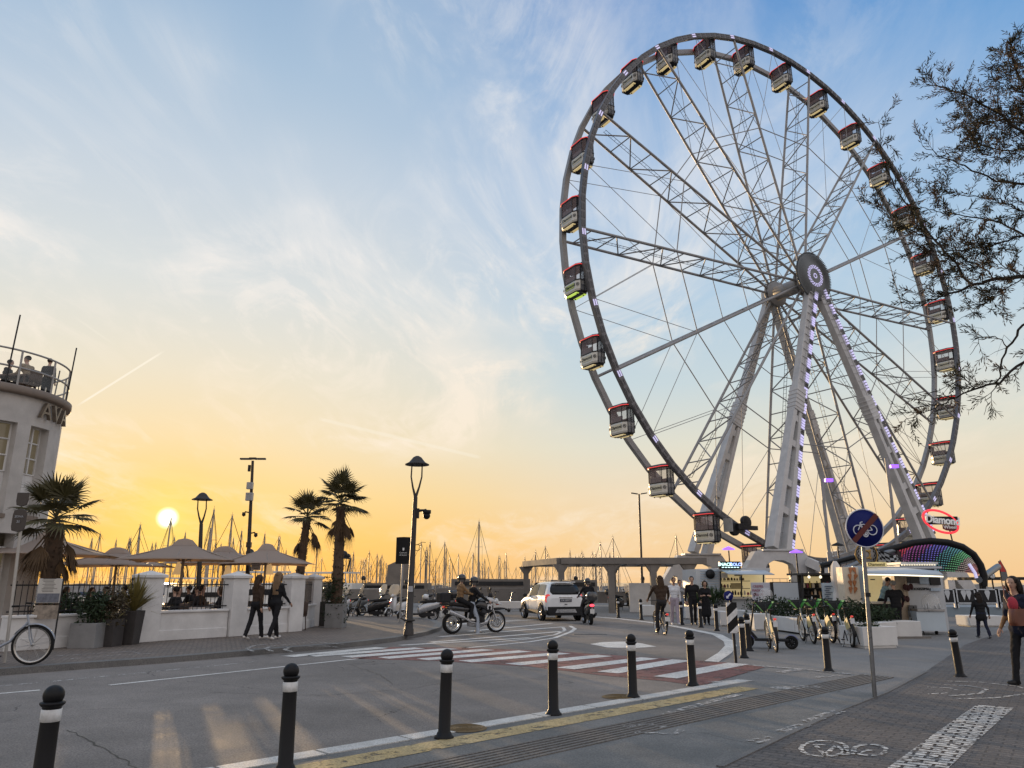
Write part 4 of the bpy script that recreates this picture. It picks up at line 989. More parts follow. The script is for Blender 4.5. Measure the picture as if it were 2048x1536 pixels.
def person(label, loc, rz, h=1.7, legs=((5,0),(-5,5)), arms=((5,8,15),(5,8,15)), lean=0, head=(0,0), mats=None, hair=None, hairm=None, female=False, seat=None, coat=0, skirt=0, group=None, wide=1., helmet=None, spread=0, fists=False, backpack=None, bag=None, leg_abd=(0,0)):
    """legs: (hip flexion, knee bend) right, left; arms: (flexion, abduction, elbow bend); faces local +Y."""
    mt = dict(skin=skin_m, top=black_c, bottom=black_c, shoe=shoe_b, sleeve=None); mt.update(mats or {}); mt['sleeve'] = mt['sleeve'] or mt['top']
    s = h/1.72; rx = lambda d: Matrix.Rotation(rad(d), 3, 'X')
    prim = []                                       # (a, b, ra, rb, tag)
    def P(a, b, ra, rb, tg): prim.append((V(a)*s, V(b)*s, ra*s, rb*s, tg))
    pel = V((0,0,0)); Lm = rx(-lean); up = lambda x, y, z: Lm@V((x, y, z))
    hw = .085*(1.05 if female else 1); sw = (.165 if female else .19)*wide
    P(pel+V((-hw*.8,-.01,0)), pel+V((hw*.8,-.01,0)), .115 if female else .108, .115 if female else .108, 'bottom')
    P(up(-.035,0,.10), up(.035,0,.10), .105*wide, .105*wide, 'top'); P(up(-.05,0,.2), up(.05,0,.2), .105*wide, .105*wide, 'top')
    P(up(-.075,.005,.33), up(.075,.005,.33), .118*wide, .118*wide, 'top'); P(up(-sw*.8,-.005,.44), up(sw*.8,-.005,.44), .078, .078, 'top')
    if female: P(up(-.07,.085,.33), up(.07,.085,.33), .058, .058, 'top')
    nk = up(0,0,.50); hd0 = up(0,.015,.60); Hm = Matrix.Rotation(rad(head[1]), 3, 'Z')@rx(-lean*.35+head[0])
    P(up(0,-.005,.44), hd0, .062, .052, 'skin')
    hc = nk+Hm@V((0,.02,.185)); 
    P(hc+Hm@V((0,-.012,.02)), hc+Hm@V((0,.004,.035)), .088, .084, 'skin'); P(hc+Hm@V((0,.022,-.03)), hc+Hm@V((0,.034,-.075)), .064, .040, 'skin')
    P(hc+Hm@V((0,.07,.0)), hc+Hm@V((0,.098,-.022)), .018, .014, 'skin')
    for k in (-1, 1): P(hc+Hm@V((k*.078,-.005,.0)), hc+Hm@V((k*.082,-.01,.03)), .016, .018, 'skin')
    feet = []
    ease = .006 if mt['bottom'] is not skin_m else 0
    for i, k in enumerate((1, -1)):
        hf, kn = legs[i]; ab = rad(leg_abd[i]); hip = pel+V((k*hw,0,-.02))
        d1 = V((k*math.sin(ab+rad(spread)), math.sin(rad(hf)), -math.cos(rad(hf)))).normalized(); knee = hip+d1*.43
        d2 = V((k*math.sin(ab*.6), math.sin(rad(hf-kn)), -math.cos(rad(hf-kn)))).normalized(); ank = knee+d2*.41
        fl = rad(max(-60, min(25, (hf-kn)*.55))); f = V((k*.12, math.cos(fl), math.sin(fl)*1.0)).normalized(); dn = -d2.cross(V((1,0,0))).cross(V((1,0,0)))*0+V((0,0,-1))
        P(hip, knee, .088+ease, .060+ease, 'bottom'); P(knee, ank+d2*.0, .060+ease, .047+ease*2, 'bottom')
        P(ank-f*.05+V((0,0,-.045)), ank+f*.10+V((0,0,-.055)), .038, .040, 'shoe'); P(ank+f*.10+V((0,0,-.055)), ank+f*.165+V((0,0,-.06)), .040, .028, 'shoe')
        feet.append(ank.z-.098)
    hands = []
    for i, k in enumerate((1, -1)):
        fx, ab, eb = arms[i][:3]; tw = arms[i][3] if len(arms[i]) > 3 else 0
        sh_ = up(k*sw,0,.435); base = Lm.to_euler().x
        d1 = Lm@V((k*math.sin(rad(ab)), math.sin(rad(fx))*math.cos(rad(ab)), -math.cos(rad(fx))*math.cos(rad(ab)))); elb = sh_+d1*.285
        d2 = Lm@V((k*math.sin(rad(ab*.4+tw)), math.sin(rad(fx+eb)), -math.cos(rad(fx+eb)))).normalized(); wr = elb+d2*.245
        P(sh_, elb, .056, .046, 'top'); P(elb, wr, .044, .033, 'sleeve'); P(wr+d2*.02, wr+d2*.075, .030, .034, 'skin')
        hands.append((wr+d2*.075, d2, k))
    if coat: P(up(-.05,0,.1), V((-.06,-.01,-coat)), .12, .135, 'top'); P(up(.05,0,.1), V((.06,-.01,-coat)), .12, .135, 'top'); P(V((-.09,0,-coat)), V((.09,0,-coat)), .12, .12, 'top')
    if skirt: P(V((-.05,0,0)), V((-.07,0,-skirt)), .13, .145, 'bottom'); P(V((.05,0,0)), V((.07,0,-skirt)), .13, .145, 'bottom'); P(V((-.08,0,-skirt)), V((.08,0,-skirt)), .13, .13, 'bottom')
    q = MB()
    for a, b, ra, rb, tg in prim: q.cap(a, b, ra, rb, 10)
    me = bpy.data.meshes.new('tmp'); me.from_pydata(q.v, [], q.f); ob = bpy.data.objects.new('tmp', me); COL.objects.link(ob)
    r = ob.modifiers.new('r', 'REMESH'); r.mode = 'VOXEL'; r.voxel_size = .017*s
    sm = ob.modifiers.new('s', 'SMOOTH'); sm.iterations = 3; sm.factor = .5
    m2 = bpy.data.meshes.new_from_object(ob.evaluated_get(bpy.context.evaluated_depsgraph_get())); bpy.data.objects.remove(ob)
    order = ['skin','top','bottom','shoe','sleeve']; cols = [mt[k] for k in order]+[eye_m, lip_m]
    bmx = bmesh.new(); bmx.from_mesh(m2)
    def near(p):
        best, bt = 9e9, 'top'
        for a, b, ra, rb, tg in prim:
            d = b-a; t = max(0, min(1, (p-a).dot(d)/max(d.dot(d), 1e-9))); e = (p-(a+d*t)).length-(ra+(rb-ra)*t)
            if e < best-.002: best, bt = e, tg
        return bt
    for f in bmx.faces: f.material_index = order.index(near(f.calc_center_median())); f.smooth = True
    sd_ = V((loc[0]*3.1, loc[1]*2.3, 0))            # folds in the cloth
    bmx.normal_update()
    for v in bmx.verts:
        if v.link_faces and all(f.material_index in (1, 2, 4) and cols[f.material_index] is not mt['skin'] for f in v.link_faces):
            c = v.co; n_ = mnoise.noise(V((c.x*13, c.y*13, c.z*7))+sd_)*.010+mnoise.noise(V((c.x*26+c.z*9, c.y*26, c.z*20))+sd_)*.006; v.co = c+v.normal*n_
    q = MB(); off = len(bmx.verts)
    for p, d, k in hands:                           # five fingers on each hand
        p = p*s; d = d.normalized(); sd = d.cross(V((0,0,1)) if abs(d.z) < .9 else V((0,1,0))).normalized(); nm = d.cross(sd)
        if nm.dot(V((-k,0,0))) < 0 and abs(d.z) > .7: nm = -nm
        curl = 1.0 if fists else .42
        for j, (o_, L_) in enumerate(((-.024,.068),(-.008,.078),(.008,.073),(.024,.056))):
            a = p+sd*o_*s; b = a+(d*math.cos(curl*.5)+nm*math.sin(curl*.5))*L_*.5*s; c = b+(d*math.cos(curl*1.5)+nm*math.sin(curl*1.5))*L_*.5*s
            q.tube([a-d*.01, b, c], [.0085*s, .008*s, .006*s], 6, 0)
        a = p-d*.045*s+sd*-.028*s; b = a+(d*.6-sd*.75+nm*.3)*.032*s; c = b+(d*.9-sd*.2+nm*.45)*.028*s; q.tube([a, b, c], [.0105*s, .009*s, .007*s], 6, 0)
    for k in (-1, 1): q.ell((hc+Hm@V((k*.032,.078,.018)))*s, (.011*s,.007*s,.007*s), Hm, 8, 6, 5)
    q.ell((hc+Hm@V((0,.074,-.058)))*s, (.022*s,.008*s,.007*s), Hm, 8, 6, 6)
    vs = [bmx.verts.new(v) for v in q.v]
    for f, m in zip(q.f, q.m):
        try: fc = bmx.faces.new([vs[i] for i in f]); fc.material_index = m; fc.smooth = True
        except ValueError: pass
    lift = -min(feet)*s if seat is None else seat
    m2.materials.clear()
    for c in cols: m2.materials.append(c)
    bmx.to_mesh(m2); bmx.free()
    m2.transform(Matrix.Translation((0,0,lift)))
    o = bpy.data.objects.new('person', m2); COL.objects.link(o); o.location = loc; o.rotation_euler.z = rz; tag(o, label, 'person', group)
    L_ = lambda v: v*s+V((0,0,lift))
    hp = lambda x, y, z: L_(hc+Hm@V((x,y,z)))
    Hs = Hm
    if helmet:
        q = MB(); q.ell(hp(0,-.005,.025), (.125*s,.145*s,.135*s), Hs, 18, 12); q.loft([[hp(.112*math.cos(a),-.005+.13*math.sin(a),z) for a in [2*math.pi*j/16 for j in range(16)]] for z in (.02,-.06,-.10)], caps=False)
        hm = q.build('helmet', helmet, o, solid=0); q = MB()
        if head and len(head) > 2: q.prism([(-.10,.05),(.10,.05),(.075,.21),(-.075,.21)], .02*s, Matrix.Translation(hp(0,.02,.085)-Hs@V((0,.03,0)))@(Hs@rx(8)).to_4x4()); q.build('peak', helmet, hm)
        q = MB(); q.lathe([(.128*s,-.05*s),(.132*s,.0),(.126*s,.05*s)], hp(0,.008,.005), 12, mat=Hs, a0=rad(25), a1=rad(155)); q.build('visor', visor_m, hm)
    elif hair:
        q = MB(); rr = 2 if hair == 'short' else 1
        q.ell(hp(0,-.022,.042), (.094*s,.104*s,.092*s), Hs@rx(-18), 16, 10)
        if hair in ('long','wave','bob'):
            n = {'long': 4, 'wave': 5, 'bob': 2}[hair]
            for k in (-1, -.5, 0, .5, 1):
                pts = [hp(k*.055, -.045-.012*abs(k)*0, .05)]; x = k*.062
                for i in range(1, n+1): pts.append(hp(k*.05+k*.010*i*(1 if i < 3 else .4), -.085-.008*i+.01*math.sin(i*2+k)-(.02 if lean < 0 else 0), .05-.105*i))
                q.tube(pts, [.055*s]+[(.056-.006*i+.004*math.sin(i*3+k))*s for i in range(1, n)]+[.016*s], 10)
            for k in (-1, 1): q.tube([hp(k*.072,.0,.07), hp(k*.092,-.005,-.02), hp(k*.086,-.01,-.12)], [.03*s,.032*s,.016*s], 8)
        if hair == 'bun': q.ell(hp(0,-.06,.12), .045*s, nu=10, nv=8)
        q.build('hair', hairm or hair_d, o)
    if backpack:
        q = MB(); q.ell(L_(up(0,-.17,.28)), (.15*s,.09*s,.2*s), nu=14, nv=10); q.build('backpack', backpack, o)
    return o
def face_dir(dx_, dy_): return math.atan2(-dx_, dy_)       # rotation so that local +Y points along (dx, dy)
def pg_(px, py, z=0): return G(px, py, z)
WALK1 = ((15,6),(-13,10)); WALK2 = ((-13,12),(16,5))
# two women walking along the terrace wall, seen from behind
d0 = face_dir(.93,.30)
person('woman in dark jacket with long brown hair, left of the pair passing the terrace', pg_(508,1279,KH), face_dir(.45,.9), 1.66, WALK1, ((-14,7,22),(18,7,30)), 2, (0,-10), dict(top=brown_c, bottom=black_c, shoe=shoe_w), 'long', hair_b, True, group='two women walking')
person('woman in black top and trousers with long blond waves, right of the pair', pg_(547,1279,KH), face_dir(.45,.9), 1.74, WALK2, ((20,7,30),(-12,7,20)), 2, (0,15), dict(top=black_c, bottom=black_c, shoe=shoe_w), 'wave', hair_bl, True, group='two women walking')
# four people walking towards the camera
person('man in white jumper and pale lilac trousers walking towards the camera', pg_(1351,1250), face_dir(.05,-1), 1.76, ((-8,6),(10,2)), ((8,7,12),(-4,7,14)), 0, (-8,0), dict(top=white_c, bottom=lilac_c, shoe=shoe_w, skin=skin_d), 'short', hair_d)
person('person in black and white striped jumper beside the man in white', pg_(1363,1246), face_dir(.05,-1), 1.66, ((6,2),(-8,6)), ((5,8,20),(5,8,20)), 0, (-5,0), dict(top=stripe_m, bottom=jean_c, shoe=shoe_w, skin=skin_d), 'short', hair_d)
person('bearded man dressed all in black walking next to the woman in black', pg_(1388,1250), face_dir(-.1,-1), 1.80, ((12,4),(-10,8)), ((-6,8,12),(8,8,14)), 0, (-6,0), dict(top=black_c, bottom=black_c, shoe=shoe_b), 'short', hair_d, wide=1.06)
person('woman in long black dress looking at something in her hands', pg_(1414,1250), face_dir(-.15,-1), 1.64, ((6,2),(-6,5)), ((25,6,75,-25),(25,6,75,-25)), 2, (-18,0), dict(top=black_c, bottom=black_c, shoe=shoe_b, sleeve=skin_m), 'bob', hair_d, True, skirt=.52)
# right side
person('long-haired woman in black coat walking away near the ice cream barriers', pg_(1969,1277), face_dir(.1,1), 1.32, ((-14,12),(18,4)), ((-8,16,20),(10,16,20)), 2, (0,0), dict(top=black_c, bottom=navy_c, shoe=grey_c), 'long', hair_d, True, coat=.16, wide=1.2)
pe = person('person in beige and navy jacket, cut by the right edge', G(2062,1372), face_dir(-.9,-.35), 1.68, ((16,4),(-18,10)), ((10,8,30),(-8,8,15)), 3, (0,10), dict(top=navy_c, sleeve=tan_c, bottom=black_c, shoe=shoe_b), 'long', hair_d, True, coat=.05)
bp = G(2062,1372); bag_m = M('bag_leather', (.13,.04,.02), .45, 0, .2, 8)
t = thing('shoulder_bag', 'brown leather bag with red cloth carried by the person at the right edge', 'bag', (bp.x-.16, bp.y-.20, .93), rad(20))
q = MB(); q.loft([[V((x*w,y*.07,z)) for x, y in ((-1,-1),(1,-1),(1,1),(-1,1))] for z, w in ((0,.13),(.04,.16),(.2,.15),(.26,.11))]); q.build('body', bag_m, t, bevel=.03, subsurf=1)
q = MB(); q.tube([(-.1,0,.24),(-.12,.08,.45),(0,.16,.62),(.10,.10,.42),(.1,0,.24)], .012, 6); q.build('strap', bag_m, t)
q = MB(); q.ell((-.04,.02,.33), (.09,.07,.12), nu=12, nv=8); q.build('red_cloth', red_c, t)
# customer and vendor at the crepe stall
person('stall customer in black jacket with red shoulder trim, seen from behind', pg_(1800,1272), face_dir(-.1,1), 1.62, ((4,2),(-4,4)), ((12,16,28),(14,14,22)), 3, (0,15), dict(top=black_c, bottom=black_c, shoe=shoe_b, sleeve=maroon_c), 'short', hair_g, wide=1.25)
person('vendor in pale aqua T-shirt and black apron bending over the stall counter', V((PY(1763,1200,26.7).x, 26.7, 0)), face_dir(.95,-.2), 1.78, ((8,4),(-6,8)), ((50,6,25),(48,6,30)), 22, (-15,0), dict(top=tee_c, bottom=black_c, shoe=shoe_b, sleeve=skin_m), 'short', hair_d)
# far strollers by the parapet
person('far walker in dark clothes by the parapet above the motorcycle front wheel', G(1012,1206), face_dir(1,.1), 1.7, ((26,30),(-16,30)), ((20,8,60),(-10,8,60)), 6, (0,0), dict(top=dark_c, bottom=dark_c), 'short', hair_d)
person('far person in pale clothes by the parapet left of the white car', G(1027,1205), face_dir(-.2,-1), 1.75, ((4,0),(-4,4)), ((4,8,10),(4,8,10)), 0, (0,0), dict(top=grey_c, bottom=lilac_c), 'short', hair_d)
# seated terrace guests (chairs face the tables)
random.seed(33)
looks = [(brown_c,hair_b,'long'),(black_c,hair_d,'short'),(maroon_c,hair_d,'long'),(dark_c,hair_d,'short'),(navy_c,hair_b,'bob'),(black_c,hair_b,'long'),(brown_c,hair_d,'short'),(grey_c,hair_d,'short')]
for i, (p, cz) in enumerate(SEATS):
    if i in (7, 12, 16): continue
    tp, hm_, st = looks[i % 8]
    person('guest in dark clothes seated at a white cafe table on the terrace', (p.x, p.y, KH), cz, U3(1.64,1.78), ((86,84),(84,86)), ((35,8,60),(30,8,70)), U3(2,10), (U3(-8,4), U3(-25,25)), dict(top=tp, bottom=dark_c, shoe=shoe_b), st, hm_, st != 'short', seat=.56, group='guests seated on the terrace')
# on the roof terrace of the white building
def roof(px, py, Y): p = PY(px, py, Y); p.z = ZR; return p
person('man in beige shirt seated on the roof terrace of the white building', roof(66,700,23.6), face_dir(-1,.3), 1.8, ((86,80),(84,84)), ((45,8,60),(40,8,60)), 14, (0,20), dict(top=cloth('beige', (.22,.17,.11)), bottom=dark_c), 'short', hair_d, seat=.62)
person('person in dark jacket standing on the roof terrace by the sign letters', roof(104,700,24.4), face_dir(-.2,1), 1.55, ((4,0),(-4,4)), ((5,8,10),(5,8,10)), 0, (0,0), dict(top=dark_c, bottom=black_c), 'short', hair_d)
person('dark silhouette of a person seated at the far left of the roof terrace', roof(20,700,23.8), face_dir(.9,.2), 1.7, ((86,84),(84,86)), ((35,8,60),(30,8,70)), 8, (0,0), dict(top=black_c, bottom=dark_c), 'short', hair_d, seat=.58)
rt = roof(42,700,23.7); t = thing('roof_table', 'dark table on the roof terrace between the seated people', 'table', rt); q = MB(); q.box((0,0,.73), (1.1,.7,.05)); q.build('tabletop', wood_d, t)
for x in (-1,1):
    for y in (-1,1): q = MB(); q.box((x*.48,y*.28,.352), (.06,.06,.704)); q.build('leg', wood_d, t)
for i, (px, Y, rz) in enumerate(((70,23.55,1.3),(16,23.8,-1.4))):
    c = dup(CH0, roof(px,700,Y), rz, ['dark chair under the man in beige on the roof terrace','dark chair under the seated silhouette at the left of the roof terrace'][i]); del c['group']
# ------------------------------------------------------------------ vehicles
car_white = M('car_white', (.74,.75,.76), .22, 0, .03, 2, coat=.7); plastic = M('dark_plastic', (.022,.022,.024), .6, 0, .2, 12)
alloy = M('alloy', (.42,.42,.43), .28, .9, .1, 6); tail_m = M('tail_lamp', (.35,.02,.02), .15, 0, .1, 6, em=(1,.06,.04), es=.5, coat=.5); brake_m = M('lit_tail_lamp', (.5,.02,.03), .2, em=(1,.05,.08), es=3.0)
plate_m = M('number_plate', (.62,.62,.60), .4, 0, .04, 6); plate_b = M('plate_frame', (.05,.055,.08), .5)
silver = M('silver_paint', (.42,.43,.45), .25, .6, .05, 4, coat=.4); scr_w = M('scooter_white', (.62,.63,.64), .22, 0, .04, 4, coat=.6); scr_b = M('scooter_black', (.012,.012,.014), .2, 0, .1, 4, coat=.6)
scr_g = M('scooter_grey', (.10,.11,.12), .25, .2, .08, 4, coat=.5); seat_l = M('seat_leather', (.016,.014,.013), .6, 0, .2, 12)
shield_m = M('windshield', (.80,.68,.50), .08, 0, .04, 2, alpha=.42); red_m = M('red_paint', (.45,.02,.02), .3, 0, .05, 4); RZ = lambda d: Matrix.Rotation(rad(d), 3, 'Z')
def wheel_part(par, c, r, w, spokes=5, tyre=.06, rimm=None, name='wheel', disc=True, wire=False):
    c = V(c); q = MB(); prof = [(r-tyre,-w*.42),(r-tyre*.3,-w/2),(r,-w*.3),(r,w*.3),(r-tyre*.3,w/2),(r-tyre,w*.42)]
    q.lathe(prof, c, 28, mat=RY90); ty = q.build('tyre', rubber, par)
    q = MB(); q.lathe([(r-tyre+.005,-w*.4),(r-tyre-.025,-w*.3),(r-tyre-.025,w*.3),(r-tyre+.005,w*.4)], c, 28, mat=RY90); q.lathe([(0,-w*.35),(.06 if not wire else .03,-w*.35),(.06 if not wire else .03,w*.35),(0,w*.35)], c, 12, mat=RY90)
    if wire:
        for k in range(spokes): a = 2*math.pi*k/spokes; q.tube([c+V(((-1)**k*w*.3, .02*math.cos(a), .02*math.sin(a))), c+V((0, (r-tyre-.02)*math.cos(a+.12*(-1)**k), (r-tyre-.02)*math.sin(a+.12*(-1)**k)))], .0028, 4)
    else:
        for k in range(spokes):
            a = 2*math.pi*k/spokes
            for e in ((-1, 1) if disc else (0,)): q.beam(c+V((w*.22*(1 if c.x >= 0 else -1), .05*math.cos(a), .05*math.sin(a))), c+V((w*.30*(1 if c.x >= 0 else -1), (r-tyre-.01)*math.cos(a+e*.16), (r-tyre-.01)*math.sin(a+e*.16))), .035, .03, up=V((1,0,0)))
    q.build('rim', rimm or alloy, ty)
    return ty
# ---- white SUV
def make_suv(label, loc, rz):
    t = thing('car', label, 'car', loc, rz)
    ST_ = [(-2.10,.66,.74,.72,.90,.58,.98),(-2.07,.78,.85,.82,.98,.62,1.12),(-1.98,.81,.875,.84,1.00,.64,1.28),(-1.86,.82,.885,.85,1.01,.62,1.50),(-1.72,.83,.885,.86,1.01,.60,1.595),(-1.2,.83,.885,.86,1.0,.60,1.645),(-.3,.83,.88,.86,.98,.61,1.655),(.35,.83,.88,.86,.965,.60,1.60),(.75,.83,.88,.86,.965,.66,1.33),(1.12,.83,.88,.85,.97,.74,1.03),(1.6,.82,.875,.80,.93,.62,.985),(1.98,.78,.85,.72,.84,.5,.88),(2.14,.64,.72,.6,.66,.4,.70)]
    rings = []
    for y, a, b, c, zb, d, zr in ST_:
        h = [(a,.27),(b,.46),(b,.72),(b*.5+c*.5+.012,(.72+zb)/2+.02),(c,zb),(c*.42+d*.58,zb+(zr-zb)*.62),(d,zr-.035),(d*.6,zr)]
        rings.append([V((x,y,z)) for x, z in h]+[V((-x,y,z)) for x, z in reversed(h)])
    q = MB(); q.loft(rings); body = q.build('body', car_white, t, subsurf=1)
    def at(y):
        for i in range(len(ST_)-1):
            if ST_[i][0] <= y <= ST_[i+1][0]: f = (y-ST_[i][0])/(ST_[i+1][0]-ST_[i][0]); return [u+(v-u)*f for u, v in zip(ST_[i], ST_[i+1])]
    def sp(s, y, f):
        _, a, b, c, zb, d, zr = at(y); p0, p1, p2 = V((c,y,zb)), V((c*.42+d*.58,y,zb+(zr-zb)*.62)), V((d,y,zr-.035))
        p = p0.lerp(p1, f/.6) if f < .6 else p1.lerp(p2, (f-.6)/.4); return V((s*(p.x+.012), p.y, p.z))
    for s in (-1, 1):
        for nm, ys, yf, m in (('rear_window', (-1.62,-1.35,-1.0,-.66), 0, M('pale_window', (.10,.10,.10), .06, 0, .1, 3)), ('front_window', (-.56,-.2,.2,.62), 1, glass_dark)):
            q = MB(); rows = []
            for f in (.10,.35,.6,.84): rows.append([sp(s, y+(f*.26 if (not yf and y == ys[0]) else 0)-(f*.34 if (yf and y == ys[-1]) else 0), f) for y in ys])
            q.loft(rows, closed=False, caps=False); q.build(nm, m, t)
        q = MB()
        for y0, y1, z0, z1 in ((-.62,-.62,.4,1.0),(.55,.62,.4,.96),(-1.35,-1.2,.72,1.0)): q.beam((s*.882,y0,z0),(s*.862,y1,z1),.012,.012)
        q.build('panel_gaps', plastic, body)
        for y in (-.75,.38): q = MB(); q.box((s*.885,y,.86), (.03,.2,.03)); q.build('door_handle', chrome, t, bevel=.008)
        q = MB(); q.ell((s*.98,.78,1.04), (.11,.06,.085)); q.beam((s*.86,.78,.99),(s*.94,.78,1.02),.05,.03); q.build('wing_mirror', plastic, t)
        q = MB(); q.beam((s*.56,-1.45,1.665),(s*.57,-.2,1.70),.035,.04); q.build('roof_rail', plastic, t, bevel=.01)
        q = MB(); q.loft([[V((s*x,y,z)) for x, y, z in r] for r in (((.72,-2.02,1.12),(.82,-1.95,1.13),(.87,-1.80,1.08)),((.66,-2.085,1.02),(.84,-2.0,1.02),(.895,-1.82,.97)),((.70,-2.10,.88),(.86,-2.0,.86),(.90,-1.86,.86)),((.78,-2.09,.76),(.85,-2.03,.76),(.89,-1.95,.77)))], closed=False, caps=False); q.build('tail_lamp', tail_m, t, solid=.03, subsurf=1)
        q = MB(); q.loft([[V((s*.885,y,.27)),V((s*.90,y,.42)),V((s*.885,y,.44)),V((s*.84,y,.27))] for y in (-2.0,-1.0,0,1.0,2.0)], sm=False); q.build('sill_cladding', plastic, t)
        for y in (-1.28,1.27):
            q = MB(); q.lathe([(0,.004),(.352,.004),(.352,.02),(.42,.016),(.43,0),(0,0)], (s*.884,y,.365), 32, mat=RY90 if s > 0 else Matrix.Rotation(-math.pi/2,3,'Y')); q.build('wheel_arch', plastic, t)
            wheel_part(t, (s*.85,y,.345), .345, .20, 5, .095)
    q = MB(); rw = [(-1.985,1.15,.66),(-1.90,1.34,.64),(-1.80,1.53,.58)]
    q.loft([[V((x*w,y-.028-.02*(1-abs(x)),z)) for x in (-1,-.6,0,.6,1)] for y, z, w in ((-2.03,1.10,.60),(-1.965,1.22,.70),(-1.875,1.38,.66),(-1.79,1.52,.58))], closed=False, caps=False); q.build('rear_windscreen', glass_dark, t, solid=.02)
    q = MB(); q.loft([[V((x*w,y,z)) for x in (-1,0,1)] for y, z, w in ((1.10,1.06,.70),(.72,1.37,.64),(.40,1.585,.58))], closed=False, caps=False); q.build('windscreen', glass_dark, t, solid=.02)
    q = MB(); q.loft([[V((x,y,z)) for x, y in ((-.60,-1.76),(-.3,-1.90),(.3,-1.90),(.60,-1.76),(.55,-1.6),(-.55,-1.6))] for z in (1.60,1.635)], sm=False); q.build('spoiler', car_white, t, bevel=.01)
    q = MB(); q.ell((0,-1.5,1.69), (.035,.08,.045)); q.build('roof_antenna', plastic, t)
    q = MB(); q.loft([[V((x*w,y,z)) for x, y in ((-1,-1.9),(-.92,-2.09),(-.5,-2.135),(.5,-2.135),(.92,-2.09),(1,-1.9))] for z, w in ((.24,.80),(.36,.88),(.60,.895))], sm=False); q.build('rear_bumper', plastic, t, bevel=.02)
    q = MB(); q.loft([[V((-w,-2.15,z)),V((w,-2.15,z)),V((w,-2.12,z)),V((-w,-2.12,z))] for z, w in ((.36,.50),(.50,.42))], sm=False); q.build('skid_plate', silver, t, bevel=.008)
    q = MB(); q.box((0,-2.118,.86), (.54,.02,.125)); pl_ = q.build('number_plate', plate_b, t)
    text('plate_text', 'EX·160YZ', .11, plate_m, pl_, basis((0,-2.132,.86),(1,0,0),(0,0,1)), .003, squash=(.95,1))
    q = MB(); q.box((0,-2.115,.99), (.62,.03,.04)); q.build('plate_light_bar', chrome, t, bevel=.01)
    q = MB(); q.box((0,-2.122,.70), (.12,.012,.025)); q.build('rear_badge', plastic, t)
    return t
pa, pb = G(1086,1241), G(1155,1241.5); ctr = (pa+pb)/2; hd = V((-.29,.957,0))
suv = make_suv('white compact SUV with red tail lamps driving away past the pergola', ctr+hd*1.27, face_dir(hd.x, hd.y)); suv.scale = (.97,.95,1.0)
